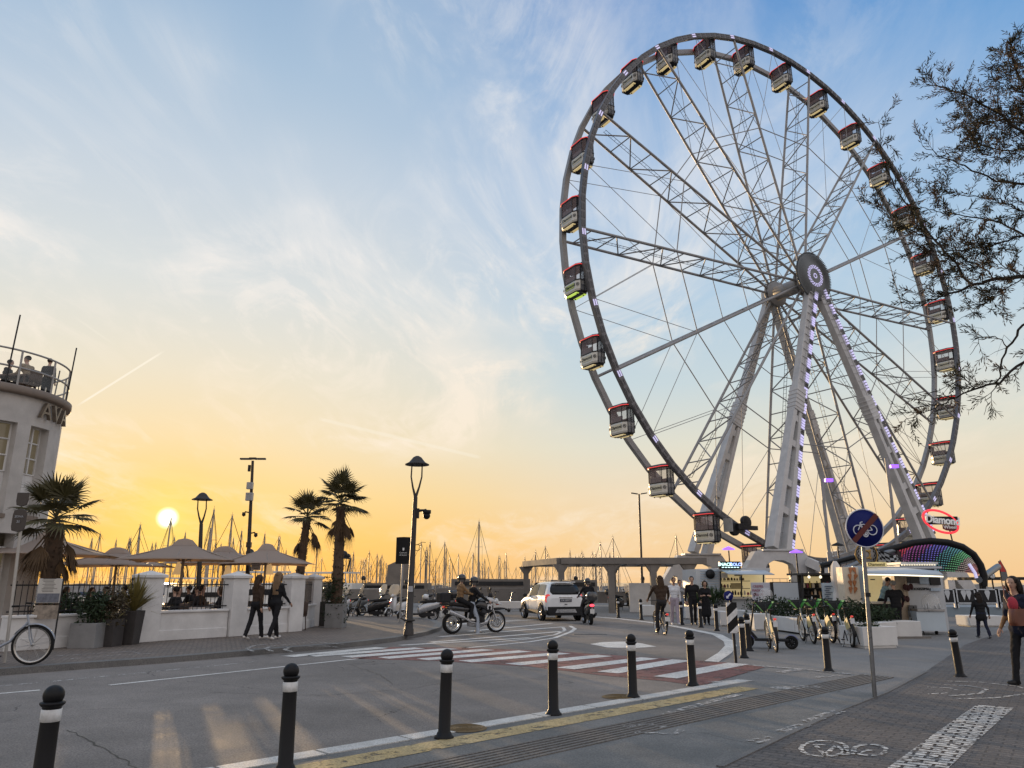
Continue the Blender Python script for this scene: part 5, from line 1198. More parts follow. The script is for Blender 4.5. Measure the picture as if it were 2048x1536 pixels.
# ---- scooters
def make_scooter(label, m, shield=True, case=None, group=None, lit=False, seatm=None):
    t = thing('motor_scooter', label, 'motor scooter', group=group); S_ = lambda pts: [V(p) for p in pts]
    for y in (-.66,.66): wheel_part(t, (0,y,.25), .25, .12, 5, .075)
    q = MB()   # rear body shell
    q.loft([[V((x*w,y,z)) for x, z in ((-.6,z0),(-1,z0+.12),(-.9,z1-.06),(-.5,z1),(.5,z1),(.9,z1-.06),(1,z0+.12),(.6,z0))] for y, w, z0, z1 in ((-.98,.07,.62,.80),(-.85,.14,.52,.84),(-.5,.19,.40,.82),(-.2,.19,.32,.76),(.0,.16,.26,.62))]); q.build('rear_body', m, t, subsurf=1)
    q = MB(); q.loft([[V((x*w,y,z)) for x, z in ((-1,.26),(-1,.33),(1,.33),(1,.26))] for y, w in ((-.05,.17),(.2,.18),(.38,.15))], sm=False); q.build('floorboard', plastic, t, bevel=.01)
    q = MB(); q.loft([[V((-w,y-.05,z)),V((-w*.6,y+.02,z)),V((0,y+.06,z)),V((w*.6,y+.02,z)),V((w,y-.05,z)),V((w*.6,y-.06,z)),V((-w*.6,y-.06,z))] for y, z, w in ((.36,.28,.13),(.45,.45,.20),(.42,.68,.21),(.36,.88,.16),(.34,.98,.12))]); q.build('leg_shield', m, t)
    q = MB(); q.loft([[V((x*w,y,z)) for x, z in ((-1,z1-.09),(-.7,z1),(.7,z1),(1,z1-.09))] for y, w, z1 in ((.42,.08,.46),(.62,.085,.56),(.84,.07,.46),(.93,.04,.34))], caps=True); q.build('front_mudguard', m, t, subsurf=1)
    for s in (-1, 1): q = MB(); q.tube([(s*.07,.66,.25),(s*.07,.52,.62),(s*.03,.40,.92)], .022, 8); q.build('fork', grey_metal, t)
    q = MB(); q.loft([[V((x*w,y,z)) for x, y in ((-.8,.26),(-1,.36),(0,.47),(1,.36),(.8,.26))] for z, w in ((.94,.10),(1.0,.15),(1.06,.13),(1.09,.07))]); q.build('headset', m, t)
    q = MB(); q.tube([(-.36,.22,1.03),(-.15,.32,1.04),(.15,.32,1.04),(.36,.22,1.03)], .016, 8); hb_ = q.build('handlebar', dark_metal, t)
    for s in (-1, 1): q = MB(); q.tube([(s*.24,.27,1.04),(s*.32,.30,1.18)], .008, 6); q.ell((s*.34,.30,1.22), (.06,.018,.04)); q.build('mirror', plastic, hb_)
    q = MB(); q.ell((0,.45,1.0), (.085,.04,.06)); q.build('headlight', M('headlight', (.6,.6,.58), .1), t)
    q = MB(); q.loft([[V((x*w,y,z)) for x, z in ((-1,.76),(-1,z1),(-.5,z1+.03),(.5,z1+.03),(1,z1),(1,.76))] for y, w, z1 in ((-.86,.09,.86),(-.6,.15,.87),(-.3,.15,.83),(-.02,.12,.79))]); q.build('seat', seatm or seat_l, t)
    q = MB(); q.ell((0,-.98,.74), (.09,.03,.05)); q.build('tail_lamp', brake_m if lit else tail_m, t)
    q = MB(); q.box((0,-1.02,.52), (.17,.012,.17)); q.tube([(0,-.95,.7),(0,-1.02,.56)], .012, 5); q.build('number_plate', plate_m, t)
    q = MB(); q.tube([(.14,-.2,.26),(.17,-.45,.30),(.17,-.86,.42)], [.03,.055,.05], 10); q.build('exhaust', dark_metal, t)
    q = MB(); q.loft([[V((x*.08,y,z)) for x, z in ((-1,z0),(-1,z1),(1,z1),(1,z0))] for y, z0, z1 in ((-.72,.2,.32),(-.3,.18,.36),(-.05,.2,.34))], sm=False); q.build('engine', dark_metal, t)
    q = MB(); q.tube([(-.1,-.1,.25),(-.2,-.16,.01)], .012, 6); q.build('stand', dark_metal, t)
    if shield:
        q = MB(); q.loft([[V((x*w, .44-.05*abs(x)**2+o, z)) for x in (-1,-.6,0,.6,1)] for z, w, o in ((1.02,.20,.0),(1.15,.30,-.04),(1.32,.31,-.10),(1.46,.25,-.15),(1.52,.14,-.18))], closed=False, caps=False); q.build('windshield', shield_m, t, solid=.006)
    if case is not None:
        q = MB(); q.loft([[V((x*w, y, z)) for x, y in ((-1,-.80),(-.85,-1.14),(0,-1.20),(.85,-1.14),(1,-.80),(.7,-.72),(-.7,-.72))] for z, w in ((.92,.17),(1.0,.22),(1.12,.22),(1.22,.17),(1.25,.08))]); cs = q.build('top_case', case, t); q = MB(); q.box((0,-.9,.895), (.2,.36,.05)); q.build('rack', dark_metal, t)
    return t
def put(o, f, r):                 # front and rear wheel contact pixels
    a, b = G(*f), G(*r); d = (a-b).normalized(); o.location = (a+b)/2; o.rotation_euler.z = face_dir(d.x, d.y); return o
def putd(o, px, d): o.location = G(*px); o.rotation_euler.z = face_dir(*d); return o
grp = 'scooters parked in the row beside the palms'
put(make_scooter('silver and white scooter with clear windscreen parked side-on behind the lamp post', silver, True, None, grp), (807,1243), (864,1242))
putd(make_scooter('white scooter facing the camera just left of the sign post', scr_w, True, None, grp), (795,1237), (-.5,-.86))
put(make_scooter('black scooter with tall amber windscreen parked right of the nearer palm', scr_b, True, None, grp), (716,1238), (754,1238))
putd(make_scooter('black scooter with windscreen in the middle of the parked row', scr_b, True, None, grp), (775,1232), (-.75,-.65))
putd(make_scooter('dark grey scooter with windscreen partly behind the nearer palm trunk', scr_g, True, None, grp), (700,1233), (-.7,-.7))
putd(make_scooter('white scooter peeking out between the terrace wall and the palm planter', scr_w, True, None, grp), (660,1234), (-.8,-.6))
putd(make_scooter('dark scooter with black top case at the right end of the row', scr_b, False, scr_b, grp), (872,1235), (-.85,-.5))
put(make_scooter('black scooter with top case and screen parked left of the white hoarding', scr_b, True, scr_b, 'scooters parked by the pergola'), (1264,1222), (1229,1221))
putd(make_scooter('black scooter without screen parked in front of the white hoarding', scr_b, False, None, 'scooters parked by the pergola'), (1284,1220), (-.9,-.4))
hw_ = thing('spare_helmet', 'white crash helmet resting on the silver scooter seat', 'helmet', G(850,1242)+V((0,-.05,.99))); q = MB(); q.ell((0,0,0), (.13,.15,.13), nu=18, nv=12); q.build('helmet_shell', helm_w, hw_); q = MB(); q.torus((0,0,-.08), .125, .014); q.build('helmet_rim', plastic, hw_)
rs = putd(make_scooter('black scooter with round top case and lit red tail lamp ridden behind the car', scr_b, False, M('case_gloss', (.03,.03,.032), .12, 0, .1, 3, coat=.8), None, True), (1175,1248), (-.10,1))
def ride(o, label, off, **k):
    l = o.location; c = Matrix.Rotation(o.rotation_euler.z, 3, 'Z')@V(off); return person(label, (l.x+c.x, l.y+c.y, 0), o.rotation_euler.z, **k)
ride(rs, 'scooter rider in black jacket and open helmet behind the white car', (0,-.28,0), h=1.74, legs=((68,72),(68,72)), arms=((48,18,22),(48,18,22)), lean=4, mats=dict(top=black_c, bottom=dark_c), seat=.93, helmet=helm_b, spread=12)
# ---- adventure motorcycle with two riders
mb = thing('motorcycle', 'black and white adventure motorcycle with two riders waiting at the hatched area', 'motorcycle')
wheel_part(mb, (0,-.78,.335), .335, .15, 18, .09, chrome, wire=True); wheel_part(mb, (0,.79,.345), .345, .10, 18, .075, chrome, wire=True)
for y, r in ((-.78,.13),(.79,.16)):
    for s in (-1, 1): q = MB(); q.lathe([(r-.05,-.004),(r,-.004),(r,.004),(r-.05,.004),(r-.05,-.004)], (s*.075,y,.335), 24, mat=RY90); q.build('brake_disc', grey_metal, mb)
for s in (-1, 1): q = MB(); q.tube([(s*.09,.79,.34),(s*.10,.60,.80),(s*.10,.50,1.06)], [.028,.032,.026], 10); q.build('fork', silver, mb)
q = MB(); q.loft([[V((x*w,y,z)) for x, z in ((-1,z0),(-.8,z1),(.8,z1),(1,z0))] for y, w, z0, z1 in ((1.12,.03,.74,.78),(.9,.07,.72,.80),(.6,.08,.70,.78),(.42,.06,.62,.70))]); q.build('front_mudguard', plastic, mb)
q = MB(); q.loft([[V((x*w,y,z)) for x, z in ((-.7,z0),(-1,z0+.1),(-.9,z1-.08),(-.4,z1),(.4,z1),(.9,z1-.08),(1,z0+.1),(.7,z0))] for y, w, z0, z1 in ((-.02,.14,.80,.95),(.12,.20,.78,1.08),(.3,.24,.62,1.14),(.48,.24,.58,1.10),(.62,.16,.70,1.0))]); tk = q.build('tank', scr_b, mb, subsurf=1)
q = MB(); q.loft([[V((x*w,y,z)) for x, z in ((-1,z0),(-.6,z1),(.6,z1),(1,z0))] for y, w, z0, z1 in ((.40,.17,1.0,1.16),(.62,.16,.98,1.12),(.84,.08,.90,.98),(1.02,.02,.86,.89))]); q.build('beak', scr_w, mb)
for s in (-1, 1): q = MB(); q.beam((s*.235,.30,.98),(s*.245,.52,1.03),.02,.07); q.beam((s*.24,.36,.88),(s*.245,.54,.90),.02,.05); q.torus((s*.246,.44,.80), .07, .022, RY90, 18, 6, a0=.6, a1=5.4); q.build('tank_emblem', scr_w, tk)
q = MB(); q.box((0,.84,.90), (.10,.06,.05)); q.build('red_trim', red_m, mb)
q = MB(); q.loft([[V((x*w,y,z)) for x, z in ((-1,z1-.09),(-.9,z1),(.9,z1),(1,z1-.09))] for y, w, z1 in ((-.86,.12,.97),(-.45,.15,.95),(-.4,.15,.90),(.0,.12,.90),(.06,.10,.94))]); q.build('seat', seat_l, mb)
q = MB(); q.loft([[V((x*w,y,z)) for x, z in ((-1,z0),(-1,z1),(1,z1),(1,z0))] for y, w, z0, z1 in ((-1.08,.06,.80,.87),(-.8,.12,.72,.88),(-.2,.13,.66,.84),(0,.12,.55,.84))]); q.build('tail_fairing', scr_b, mb)
q = MB(); q.box((0,.10,.52), (.34,.42,.36)); q.lathe([(0,-.22),(.13,-.22),(.15,-.18),(.15,.18),(.13,.22),(0,.22)], (0,.06,.45), 16, mat=RY90)
for s in (-1, 1): q.lathe([(0,0),(.09,0),(.10,.16),(.07,.22),(0,.22)], (s*.14,.2,.6), 12, mat=Matrix.Rotation(s*rad(65),3,'Y'))
q.build('engine', dark_metal, mb, bevel=.02)
q = MB(); q.loft([[V((x*w,y,z)) for x, z in ((-1,z0),(-.6,z0-.04),(.6,z0-.04),(1,z0),(.9,z0+.12),(-.9,z0+.12))] for y, w, z0 in ((-.22,.10,.26),(.15,.15,.22),(.42,.13,.30),(.52,.10,.46))]); q.build('skid_plate', silver, mb)
q = MB(); q.tube([(.15,.2,.30),(.18,-.2,.36),(.2,-.45,.50)], .03, 8); q.tube([(.2,-.45,.50),(.21,-.98,.70)], [.055,.075], 12); q.build('exhaust', silver, mb)
q = MB(); q.beam((.0,-.78,.335),(.06,-.05,.42),.09,.08); q.beam((-.07,-.78,.335),(-.06,-.05,.42),.05,.06); q.build('swingarm', dark_metal, mb)
q = MB(); 
for s in (-1, 1): q.tube([(s*.1,.5,1.0),(s*.13,.1,.75),(s*.13,-.15,.4)], .022, 6); q.tube([(s*.12,-.05,.78),(s*.10,-.9,.84)], .016, 6)
q.build('frame', dark_metal, mb)
q = MB(); q.tube([(-.43,.30,1.18),(-.3,.40,1.20),(-.1,.44,1.14),(.1,.44,1.14),(.3,.40,1.20),(.43,.30,1.18)], .015, 8); hbm = q.build('handlebar', dark_metal, mb)
for s in (-1, 1): q = MB(); q.tube([(s*.3,.40,1.2),(s*.36,.40,1.36)], .007, 5); q.ell((s*.38,.40,1.40), (.07,.02,.045)); q.build('mirror', plastic, hbm); q = MB(); q.loft([[V((s*.42+ -.0,.30,1.14)),V((s*.46,.42,1.12)),V((s*.34,.48,1.14))],[V((s*.42,.30,1.26)),V((s*.46,.42,1.25)),V((s*.34,.48,1.25))]], closed=False, caps=False); q.build('hand_guard', plastic, hbm, solid=.015)
q = MB(); q.loft([[V((x*w,.66-.06*x*x+o,z)) for x in (-1,-.5,0,.5,1)] for z, w, o in ((1.06,.13,.08),(1.2,.17,.0),(1.36,.16,-.08),(1.46,.11,-.13))], closed=False, caps=False); q.build('windscreen', M('smoke_screen', (.25,.22,.18), .08, alpha=.55), mb, solid=.008)
q = MB(); q.ell((0,.80,1.0), (.10,.07,.09)); q.build('headlight', M('headlight', (.6,.6,.58), .1), mb)
q = MB(); q.box((0,-1.10,1.13), (.44,.36,.32)); q.build('top_case', plastic, mb, bevel=.05); q = MB(); q.box((0,-1.0,.93), (.22,.4,.05)); q.build('rack', dark_metal, mb)
q = MB(); q.box((0,-1.1,.84), (.10,.05,.05)); q.build('tail_lamp', tail_m, mb)
for s in (-1, 1): q = MB(); q.ell((s*.14,-1.06,.82), (.04,.03,.025)); q.tube([(s*.05,-1.0,.82),(s*.12,-1.05,.82)], .008, 5); q.build('indicator', M('amber', (.6,.22,.03), .3), mb)
q = MB(); q.box((0,-1.18,.62), (.17,.015,.2)); q.tube([(0,-1.05,.82),(0,-1.18,.66)], .015, 5); q.build('number_plate', plate_m, mb)
put(mb, (993,1265), (902,1268))
ride(mb, 'motorcycle driver in black jacket, pale jeans and peaked helmet, one foot on the ground', (0,-.12,0), h=1.84, legs=((20,18),(40,38)), arms=((52,14,14),(52,14,14)), lean=8, head=(0,0,1), mats=dict(top=black_c, bottom=ljean_c, shoe=shoe_w), seat=.90, helmet=helm_b, spread=11, fists=True)
ride(mb, 'motorcycle passenger in tan jacket and round helmet holding the driver', (0,-.52,0), h=1.66, legs=((66,78),(66,78)), arms=((44,6,38,-20),(44,6,38,-20)), lean=4, head=(0,0), mats=dict(top=tan_c, bottom=black_c, shoe=shoe_w), seat=1.06, helmet=helm_b, spread=16)
# ---- bicycles
def make_bike(label, fm, wr=.345, basket=None, fender=None, cargo=False, group=None, panel=None, step=False, tyre=.035):
    t = thing('bicycle', label, 'bicycle', group=group); wb = .54
    for y in (-wb, wb): wheel_part(t, (0,y,wr), wr, .05, 20, tyre, M('bike_rim', (.45,.43,.40), .3, .8, .1, 6), wire=True)
    bb, st, hd_ = V((0,-.10,.28)), V((0,-.26,.78)), V((0,.40,.82 if not step else .86)); q = MB()
    if step: q.tube([hd_+V((0,.01,-.10)), (0,.15,.42), bb], .024, 8); q.tube([bb, st], .019, 8)
    else:
        q.tube([bb, st], .017, 8); q.tube([st+V((0,.0,-.06)), hd_+V((0,0,-.03))], .017, 8); q.tube([bb, hd_+V((0,.03,-.12))], .02, 8)
    q.tube([hd_+V((0,.04,-.16)), hd_+V((0,-.01,.04))], .021, 8)
    for s in (-1, 1): q.tube([bb+V((s*.03,0,0)), (s*.055,-wb,wr)], .011, 6); q.tube([st+V((s*.02,0,-.05)), (s*.055,-wb,wr)], .009, 6)
    q.build('frame', fm, t)
    for s in (-1, 1): q = MB(); q.tube([hd_+V((s*.03,.05,-.17)), (s*.05,wb-.05,wr+.12), (s*.05,wb,wr)], .012, 6); q.build('fork', fm, t)
    q = MB(); q.tube([hd_, hd_+V((0,-.02,.18)), hd_+V((0,.03,.20))], .013, 6)
    q.tube([hd_+V((-.31,-.16,.22)), hd_+V((-.24,-.02,.22)), hd_+V((0,.04,.20)), hd_+V((.24,-.02,.22)), hd_+V((.31,-.16,.22))], .012, 6); hb2 = q.build('handlebar', dark_metal, t)
    for s in (-1, 1): q = MB(); q.tube([hd_+V((s*.27,-.07,.22)), hd_+V((s*.315,-.18,.22))], .018, 8); q.build('grip', rubber, hb2)
    q = MB(); q.tube([st+V((0,0,-.05)), st+V((0,-.03,.14))], .013, 6); q.loft([[V((x*w,st.y-.05+y,st.z+.15+z)) for x, z in ((-1,0),(-.8,.045),(.8,.045),(1,0))] for y, w, z in ((-.13,.085,.01),(-.02,.08,0),(.12,.025,-.01))]); q.build('saddle', seat_l, t)
    q = MB(); q.lathe([(0,-.006),(.085,-.006),(.085,.006),(0,.006)], bb+V((.05,0,0)), 20, mat=RY90)
    for s in (-1, 1): q.beam(bb+V((s*.075,0,0)), bb+V((s*.085,s*.14,-.09)), .02, .02); q.box(bb+V((s*.13,s*.14,-.10)), (.09,.08,.02))
    q.tube([(.05,-wb,wr+.03), bb+V((.05,0,.08))], .006, 5); q.tube([(.05,-wb,wr-.03), bb+V((.05,0,-.08))], .006, 5); q.build('crankset', dark_metal, t)
    if fender:
        for y, a0, a1 in ((-wb,rad(-10),rad(170)),(wb,rad(30),rad(200) if False else rad(165))):
            q = MB(); rows = []
            for i in range(13):
                a = a0+(a1-a0)*i/12
                rows.append([V((x*.036, y-(wr+.022)*math.cos(a), wr+(wr+.022-.012*abs(x))*math.sin(a))) if y < 0 else V((x*.036, y+(wr+.022)*math.cos(a)*-1, wr+(wr+.022-.012*abs(x))*math.sin(a))) for x in (-1,0,1)])
            q.loft(rows, closed=False, caps=False); q.build('mudguard', fender, t, solid=.004)
    if panel:
        for s in (-1, 1): q = MB(); q.loft([[V((s*.05,y,z)) for y, z in ((-wb-.26,.50),(-wb-.05,.74),(-wb+.22,.62),(-wb+.1,.42))],[V((s*.06,y,z)) for y, z in ((-wb-.26,.50),(-wb-.05,.74),(-wb+.22,.62),(-wb+.1,.42))]], sm=False); q.build('side_panel', panel, t)
        q = MB(); q.box((0,-wb-.36,.66), (.10,.02,.13)); q.build('plate', scr_w, t); q = MB(); q.tube([(0,-wb-.20,.72),(0,-wb-.36,.66)], .012, 5); q.ell((0,-wb-.36,.77), (.04,.02,.025)); q.build('rear_light', tail_m, t)
    if basket:
        for s in (-1, 1): q = MB(); q.loft([[V((s*.03,.50,.86)),V((s*.03,.72,.86)),V((s*.22,.80,1.12)),V((s*.22,.46,1.12))],[V((s*.035,.50,.87)),V((s*.035,.72,.87)),V((s*.235,.80,1.125)),V((s*.235,.46,1.125))]], sm=False); q.build('basket_side', basket, t)
        q = MB(); q.box((0,.62,.865), (.2,.3,.02)); q.loft([[V((x*w,y,z)) for x in (-1,1)] for y, z, w in ((.74,.87,.03),(.80,1.12,.22))], closed=False, caps=False); q.build('basket_floor', plastic, t)
    q = MB(); q.tube([(-.04,-.2,.26),(-.16,-.28,.0)], .009, 6); q.build('kickstand', dark_metal, t)
    return t
cb = make_bike('dark bicycle ridden away from the camera round the bend', dark_metal, fender=black_paint, panel=None); put(cb, (1314.5,1266), (1329,1270))
q = MB(); q.box((0,-.98,.50), (.15,.02,.13)); q.build('rear_plate', plate_m, cb); q = MB(); q.ell((0,-.97,.64), (.05,.025,.035)); q.build('rear_light', tail_m, cb)
ride(cb, 'cyclist in brown jacket with long dark hair riding away', (0,-.28,0), h=1.74, legs=((62,52),(28,34)), arms=((48,16,12),(48,16,12)), lean=6, head=(0,0), mats=dict(top=brown_c, bottom=dark_c, shoe=shoe_b), hair='long', hairm=hair_b, seat=1.00, spread=4, fists=True, wide=1.15)
lb = make_bike('pale blue city bicycle locked to the sign pole at the left edge', M('bike_blue', (.30,.33,.38), .35, .3, .1, 5), .36, fender=M('bike_blue', (.3,.3,.3)), step=True, tyre=.045)
fw = G(60,1330,KH); ld = V((.98,.20,0)).normalized(); lb.location = (fw.x-ld.x*.54, fw.y-ld.y*.54, KH); lb.rotation_euler = (0, rad(4), face_dir(ld.x, ld.y))
eb_g = M('ebike_green', (.05,.28,.03), .4, 0, .08, 5); eb_sun = M('ebike_panel_sunlit', (.52,.44,.20), .4, 0, .08, 5); grp = 'green rental e-bikes parked by the planter'  # panel yellow puts the sun's glint into the base colour
for (f, r, lab) in (((1540,1297),(1557,1305),'green rental e-bike nearest the camera, left end of the row beside the blue wheeled scooter'),((1611,1281),(1629,1288),'green rental e-bike second from the left, its whole front wheel in view'),((1650,1279),(1664,1286),'green rental e-bike directly behind the lone bollard'),((1693,1288),(1708,1295),'green rental e-bike at the right end of the row beside the small square planter')):
    a, b = G(*f), G(*r); d = V((.10,.99,0)).normalized()
    o = make_bike(lab, M('ebike_frame', (.26,.28,.27), .35, .1, .05, 5), .335, eb_g, plastic, group=grp, panel=eb_sun, step=True, tyre=.07) if 'nearest' in lab else dup(eb0, (0,0,0), 0, lab)
    if 'nearest' in lab: eb0 = o
    o.location = b+d*.54; o.rotation_euler = (0, rad(U3(-4,-2)), face_dir(d.x, d.y)+U3(-.08,.08))
# ---- electric kick scooters
def make_kick(label, wr=.11, m=None, big=False, group=None):
    t = thing('kick_scooter', label, 'kick scooter', group=group); m = m or plastic; L = .48 if not big else .5
    for y in (-L, L): wheel_part(t, (0,y,wr), wr, .05 if not big else .16, 8, wr*.35, dark_metal, disc=False)
    q = MB(); q.box((0,-.06,wr+.05), (.15 if not big else .26, .78, .06)); q.beam((0,.28,wr+.06),(0,L-.09,wr+.22),.06,.07); q.build('deck', m, t, bevel=.015)
    q = MB(); q.tube([(0,L-.02,wr+.05),(0,L-.07,.32),(0,L-.22,1.05)], [.03,.024,.018], 8); q.build('stem', m, t)
    q = MB(); q.tube([(-.24,L-.27,1.07),(0,L-.22,1.07),(.24,L-.27,1.07)], .014, 6); q.box((0,L-.21,1.09), (.06,.05,.05)); hk = q.build('handlebar', m, t)
    for s in (-1, 1): q = MB(); q.tube([(s*.15,L-.25,1.07),(s*.245,L-.27,1.07)], .018, 8); q.build('grip', rubber, hk)
    for y in (-L, L):
        q = MB(); rows = [[V((x*(.03 if not big else .09), y+(wr+.018)*math.cos(a), wr+(wr+.018)*math.sin(a))) for x in (-1,1)] for a in [rad(20)+rad(140)*i/8 for i in range(9)]]; q.loft(rows, closed=False, caps=False); q.build('mudguard', M('blue_fender', (.02,.03,.22), .3, 0, .05, 5, coat=.4) if big else m, t, solid=.006)
    return t
k1 = putd(make_kick('slim black kick scooter parked by the concrete bench above the motorcycle wheel', group='kick scooters parked by the bench'), (999,1221), (-.75,-.5))
k2 = putd(make_kick('slim kick scooter parked just left of the white car', m=silver, group='kick scooters parked by the bench'), (1031,1224), (-.75,-.6))
k3 = make_kick('stout black electric scooter with blue mudguards parked beside the e-bikes', .15, plastic, True); put(k3, (1506,1296), (1574,1298)); k3.scale = (1.05,1.05,1.05)
# ------------------------------------------------------------------ stalls, planters, signs on the right
def PB(x0, x1, y0, y1, Y, depth, par=None, m=None, mats=None, name=None, bevel=.006, z0=None, label=None, cat=None):
    a, b = PY(x0, y1, Y), PY(x1, y0, Y); zz = a.z if z0 is None else z0
    q = m or MB(); q.box(((a.x+b.x)/2, Y+depth/2, (zz+b.z)/2), (b.x-a.x, depth, b.z-zz))
    if m is None:
        o = q.build(name, mats, par, bevel=bevel)
        if label: tag(o, label, cat)
        return o
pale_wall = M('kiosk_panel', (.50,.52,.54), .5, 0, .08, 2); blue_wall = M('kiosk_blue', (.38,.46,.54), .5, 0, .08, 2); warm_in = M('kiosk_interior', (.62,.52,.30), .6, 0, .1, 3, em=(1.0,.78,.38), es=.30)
awn_m = M('awning', (.42,.48,.54), .6, 0, .06, 3); glow = M('lamp_strip', (.9,.85,.7), .4, em=(1.0,.85,.6), es=1.6); black_scr = M('led_screen', (.01,.01,.012), .3)
led_w = M('led_text', (.6,.8,.8), .4, em=(.55,.9,.85), es=2.0); led_b = M('led_text_blue', (.3,.4,.9), .4, em=(.35,.5,1.0), es=2.0)
board_m = M('board_lilac', (.46,.46,.52), .6, 0, .05, 3); menu_r = M('menu_red', (.30,.05,.08), .6); food_a = M('food_tan', (.42,.24,.12), .6, 0, .3, 9); food_b = M('food_brown', (.16,.07,.035), .6, 0, .3, 9); cream_m = M('cream', (.66,.58,.46), .6, 0, .1, 6)
dome_m = M('clear_dome', (.8,.8,.78), .04, 0, .02, 2, alpha=.28)
# snack kiosk left of the pylon base
Yk = 36; kz = thing('snack_kiosk', 'small snack kiosk with lit black sign and crowded displays, left of the white pylon base', 'kiosk')
PB(1398,1440,1138,1238,Yk+.3,3.0,kz,mats=pale_wall,name='wall',z0=0)
q = MB()
for i in range(8): PB(1401,1437,1141+i*5,1143+i*5,Yk+.26,.05,m=q)
q.build('shutter', blue_wall, kz); q = MB(); p = PY(1420,1148,Yk+.2); q.lathe([(0,0),(.2,0),(.22,.05),(0,.06)], p, 18, mat=RX90); q.build('fan', dark_metal, kz)
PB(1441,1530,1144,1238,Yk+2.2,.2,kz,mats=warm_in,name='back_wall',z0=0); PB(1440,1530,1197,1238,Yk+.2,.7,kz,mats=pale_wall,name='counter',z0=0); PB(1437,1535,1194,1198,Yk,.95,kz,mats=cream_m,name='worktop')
PB(1438,1540,1136,1143,Yk+.2,2.3,kz,mats=pale_wall,name='roof')
a, b = PY(1440,1141,Yk), PY(1528,1141,Yk); q = MB(); q.loft([[V((a.x,Yk-.1,a.z+.02)),V((b.x,Yk-.1,b.z))],[V((a.x,Yk-1.4,a.z-.18)),V((b.x,Yk-1.4,b.z-.2))]], closed=False, caps=False); q.build('awning', awn_m, kz, solid=.03)
sg = PB(1440,1481,1123,1138,Yk-.25,.2,kz,mats=black_scr,name='led_sign'); p = PY(1460,1129,Yk-.27)
text('sign_text', 'SNACK', .2, led_w, sg, basis((p.x-.22,p.y,p.z+.0),(1,0,0),(0,0,1)), .006, bold=.004); text('sign_text', 'DOLCI', .19, led_b, sg, basis((p.x+.27,p.y,p.z+.0),(1,0,0),(0,0,1)), .006, bold=.004)
for i in range(6): PB(1444+6*i,1448+6*i,1134,1135.4,Yk-.29,.03,sg,mats=led_w,name='sign_light',bevel=0)
for x in (1441, 1483, 1527): a = PY(x,1196,Yk+.25); b = PY(x,1140,Yk+.25); q = MB(); q.tube([a,b], .035, 6); q.build('post', dark_metal, kz)
random.seed(4); kinds = [food_a, food_b, cream_m, menu_r, pale_wall, M('label_yellow', (.5,.36,.08), .6), black_scr]
for r_, (y, yy) in enumerate(((1193,9),(1176,8),(1161,8))):
    sh2 = PB(1443,1500,y+.5,y+1.6,Yk+1.2,.5,kz,mats=dark_metal,name='shelf',bevel=0) if r_ else None
    x = 1444
    while x < (1498 if r_ else 1526):
        w = U3(3.5,7); hgt = U3(.5,1)*yy; zz = PY(x,y,Yk+(.35 if r_==0 else 1.25)); q = MB(); ht = hgt/42; wd = w/42
        q.loft([[V((math.cos(t_)*wd*.42*k, math.sin(t_)*wd*.42*k, z)) for t_ in [2*math.pi*j/8 for j in range(8)]] for z, k in ((0,1),(ht*.7,1),(ht*.8,.6),(ht,.62))], sm=False)
        o = q.build('jar', random.choice(kinds), loc=(PY(x+w/2,y,Yk+.5).x, Yk+(.4 if r_==0 else 1.45), PY(x,y,Yk+(.4 if r_==0 else 1.2)).z+(.01 if r_ else .07)))
        tag(o, 'small jar or packet displayed on the shelves of the snack kiosk', 'jar', 'goods displayed at the snack kiosk'); x += w+U3(.4,2)
for x0, x1, y0, y1, m in ((1462,1482,1166,1178,M('card_tan', (.42,.32,.14), .6)),(1469,1483,1144,1152,M('card_tan',(.4,.3,.1),.6)),(1443,1455,1146,1156,cream_m)):
    o = PB(x0,x1,y0,y1,Yk+.1,.03,mats=m,name='price_board'); tag(o, 'handwritten price board hanging in the snack kiosk front', 'price board', 'price boards of the snack kiosk')
b_ = PB(1505,1542,1165,1200,32,.08,mats=board_m,name='menu_board',z0=0); tag(b_, 'pale menu board with red lettering beside the snack kiosk', 'menu board')
for i, w_ in enumerate(('CREPES','PIADINE','GELATI')): p = PY(1516,1173+i*8,31.98); text('menu_text', w_, .13, menu_r, b_, basis(p,(1,0,0),(0,0,1)), .004)
def standing_board(x0, x1, y0, y1, Y, label):
    t = thing('white_board', label, 'board'); PB(x0,x1,y0,y1,Y,.06,t,mats=M('board_blank', (.40,.44,.48), .5, 0, .05, 2),name='panel')
    q = MB()
    for (u, v, w_, z_) in ((x0-1,x0,y0-1,y1+1),(x1,x1+1,y0-1,y1+1)): PB(u,v,w_,z_,Y-.01,.1,m=q,z0=.0)
    PB(x0,x1,y0-1.2,y0-.05,Y-.01,.1,m=q); q.build('frame', dark_metal, t)
standing_board(1546,1600,1165,1212,30,'blank pale blue standing board in front of the white outrigger')
t = thing('blue_menu', 'pale blue price list panel beside the folded parasol', 'menu board'); PB(1648,1669,1166,1212,30,.06,t,mats=blue_wall,name='panel',z0=0); q = MB()
for i in range(9): PB(1650+(i%2)*2,1665-(i%3)*3,1172+i*4,1173.3+i*4,29.97,.02,m=q)
q.build('menu_lines', M('navy_ink', (.04,.06,.14), .6), t)
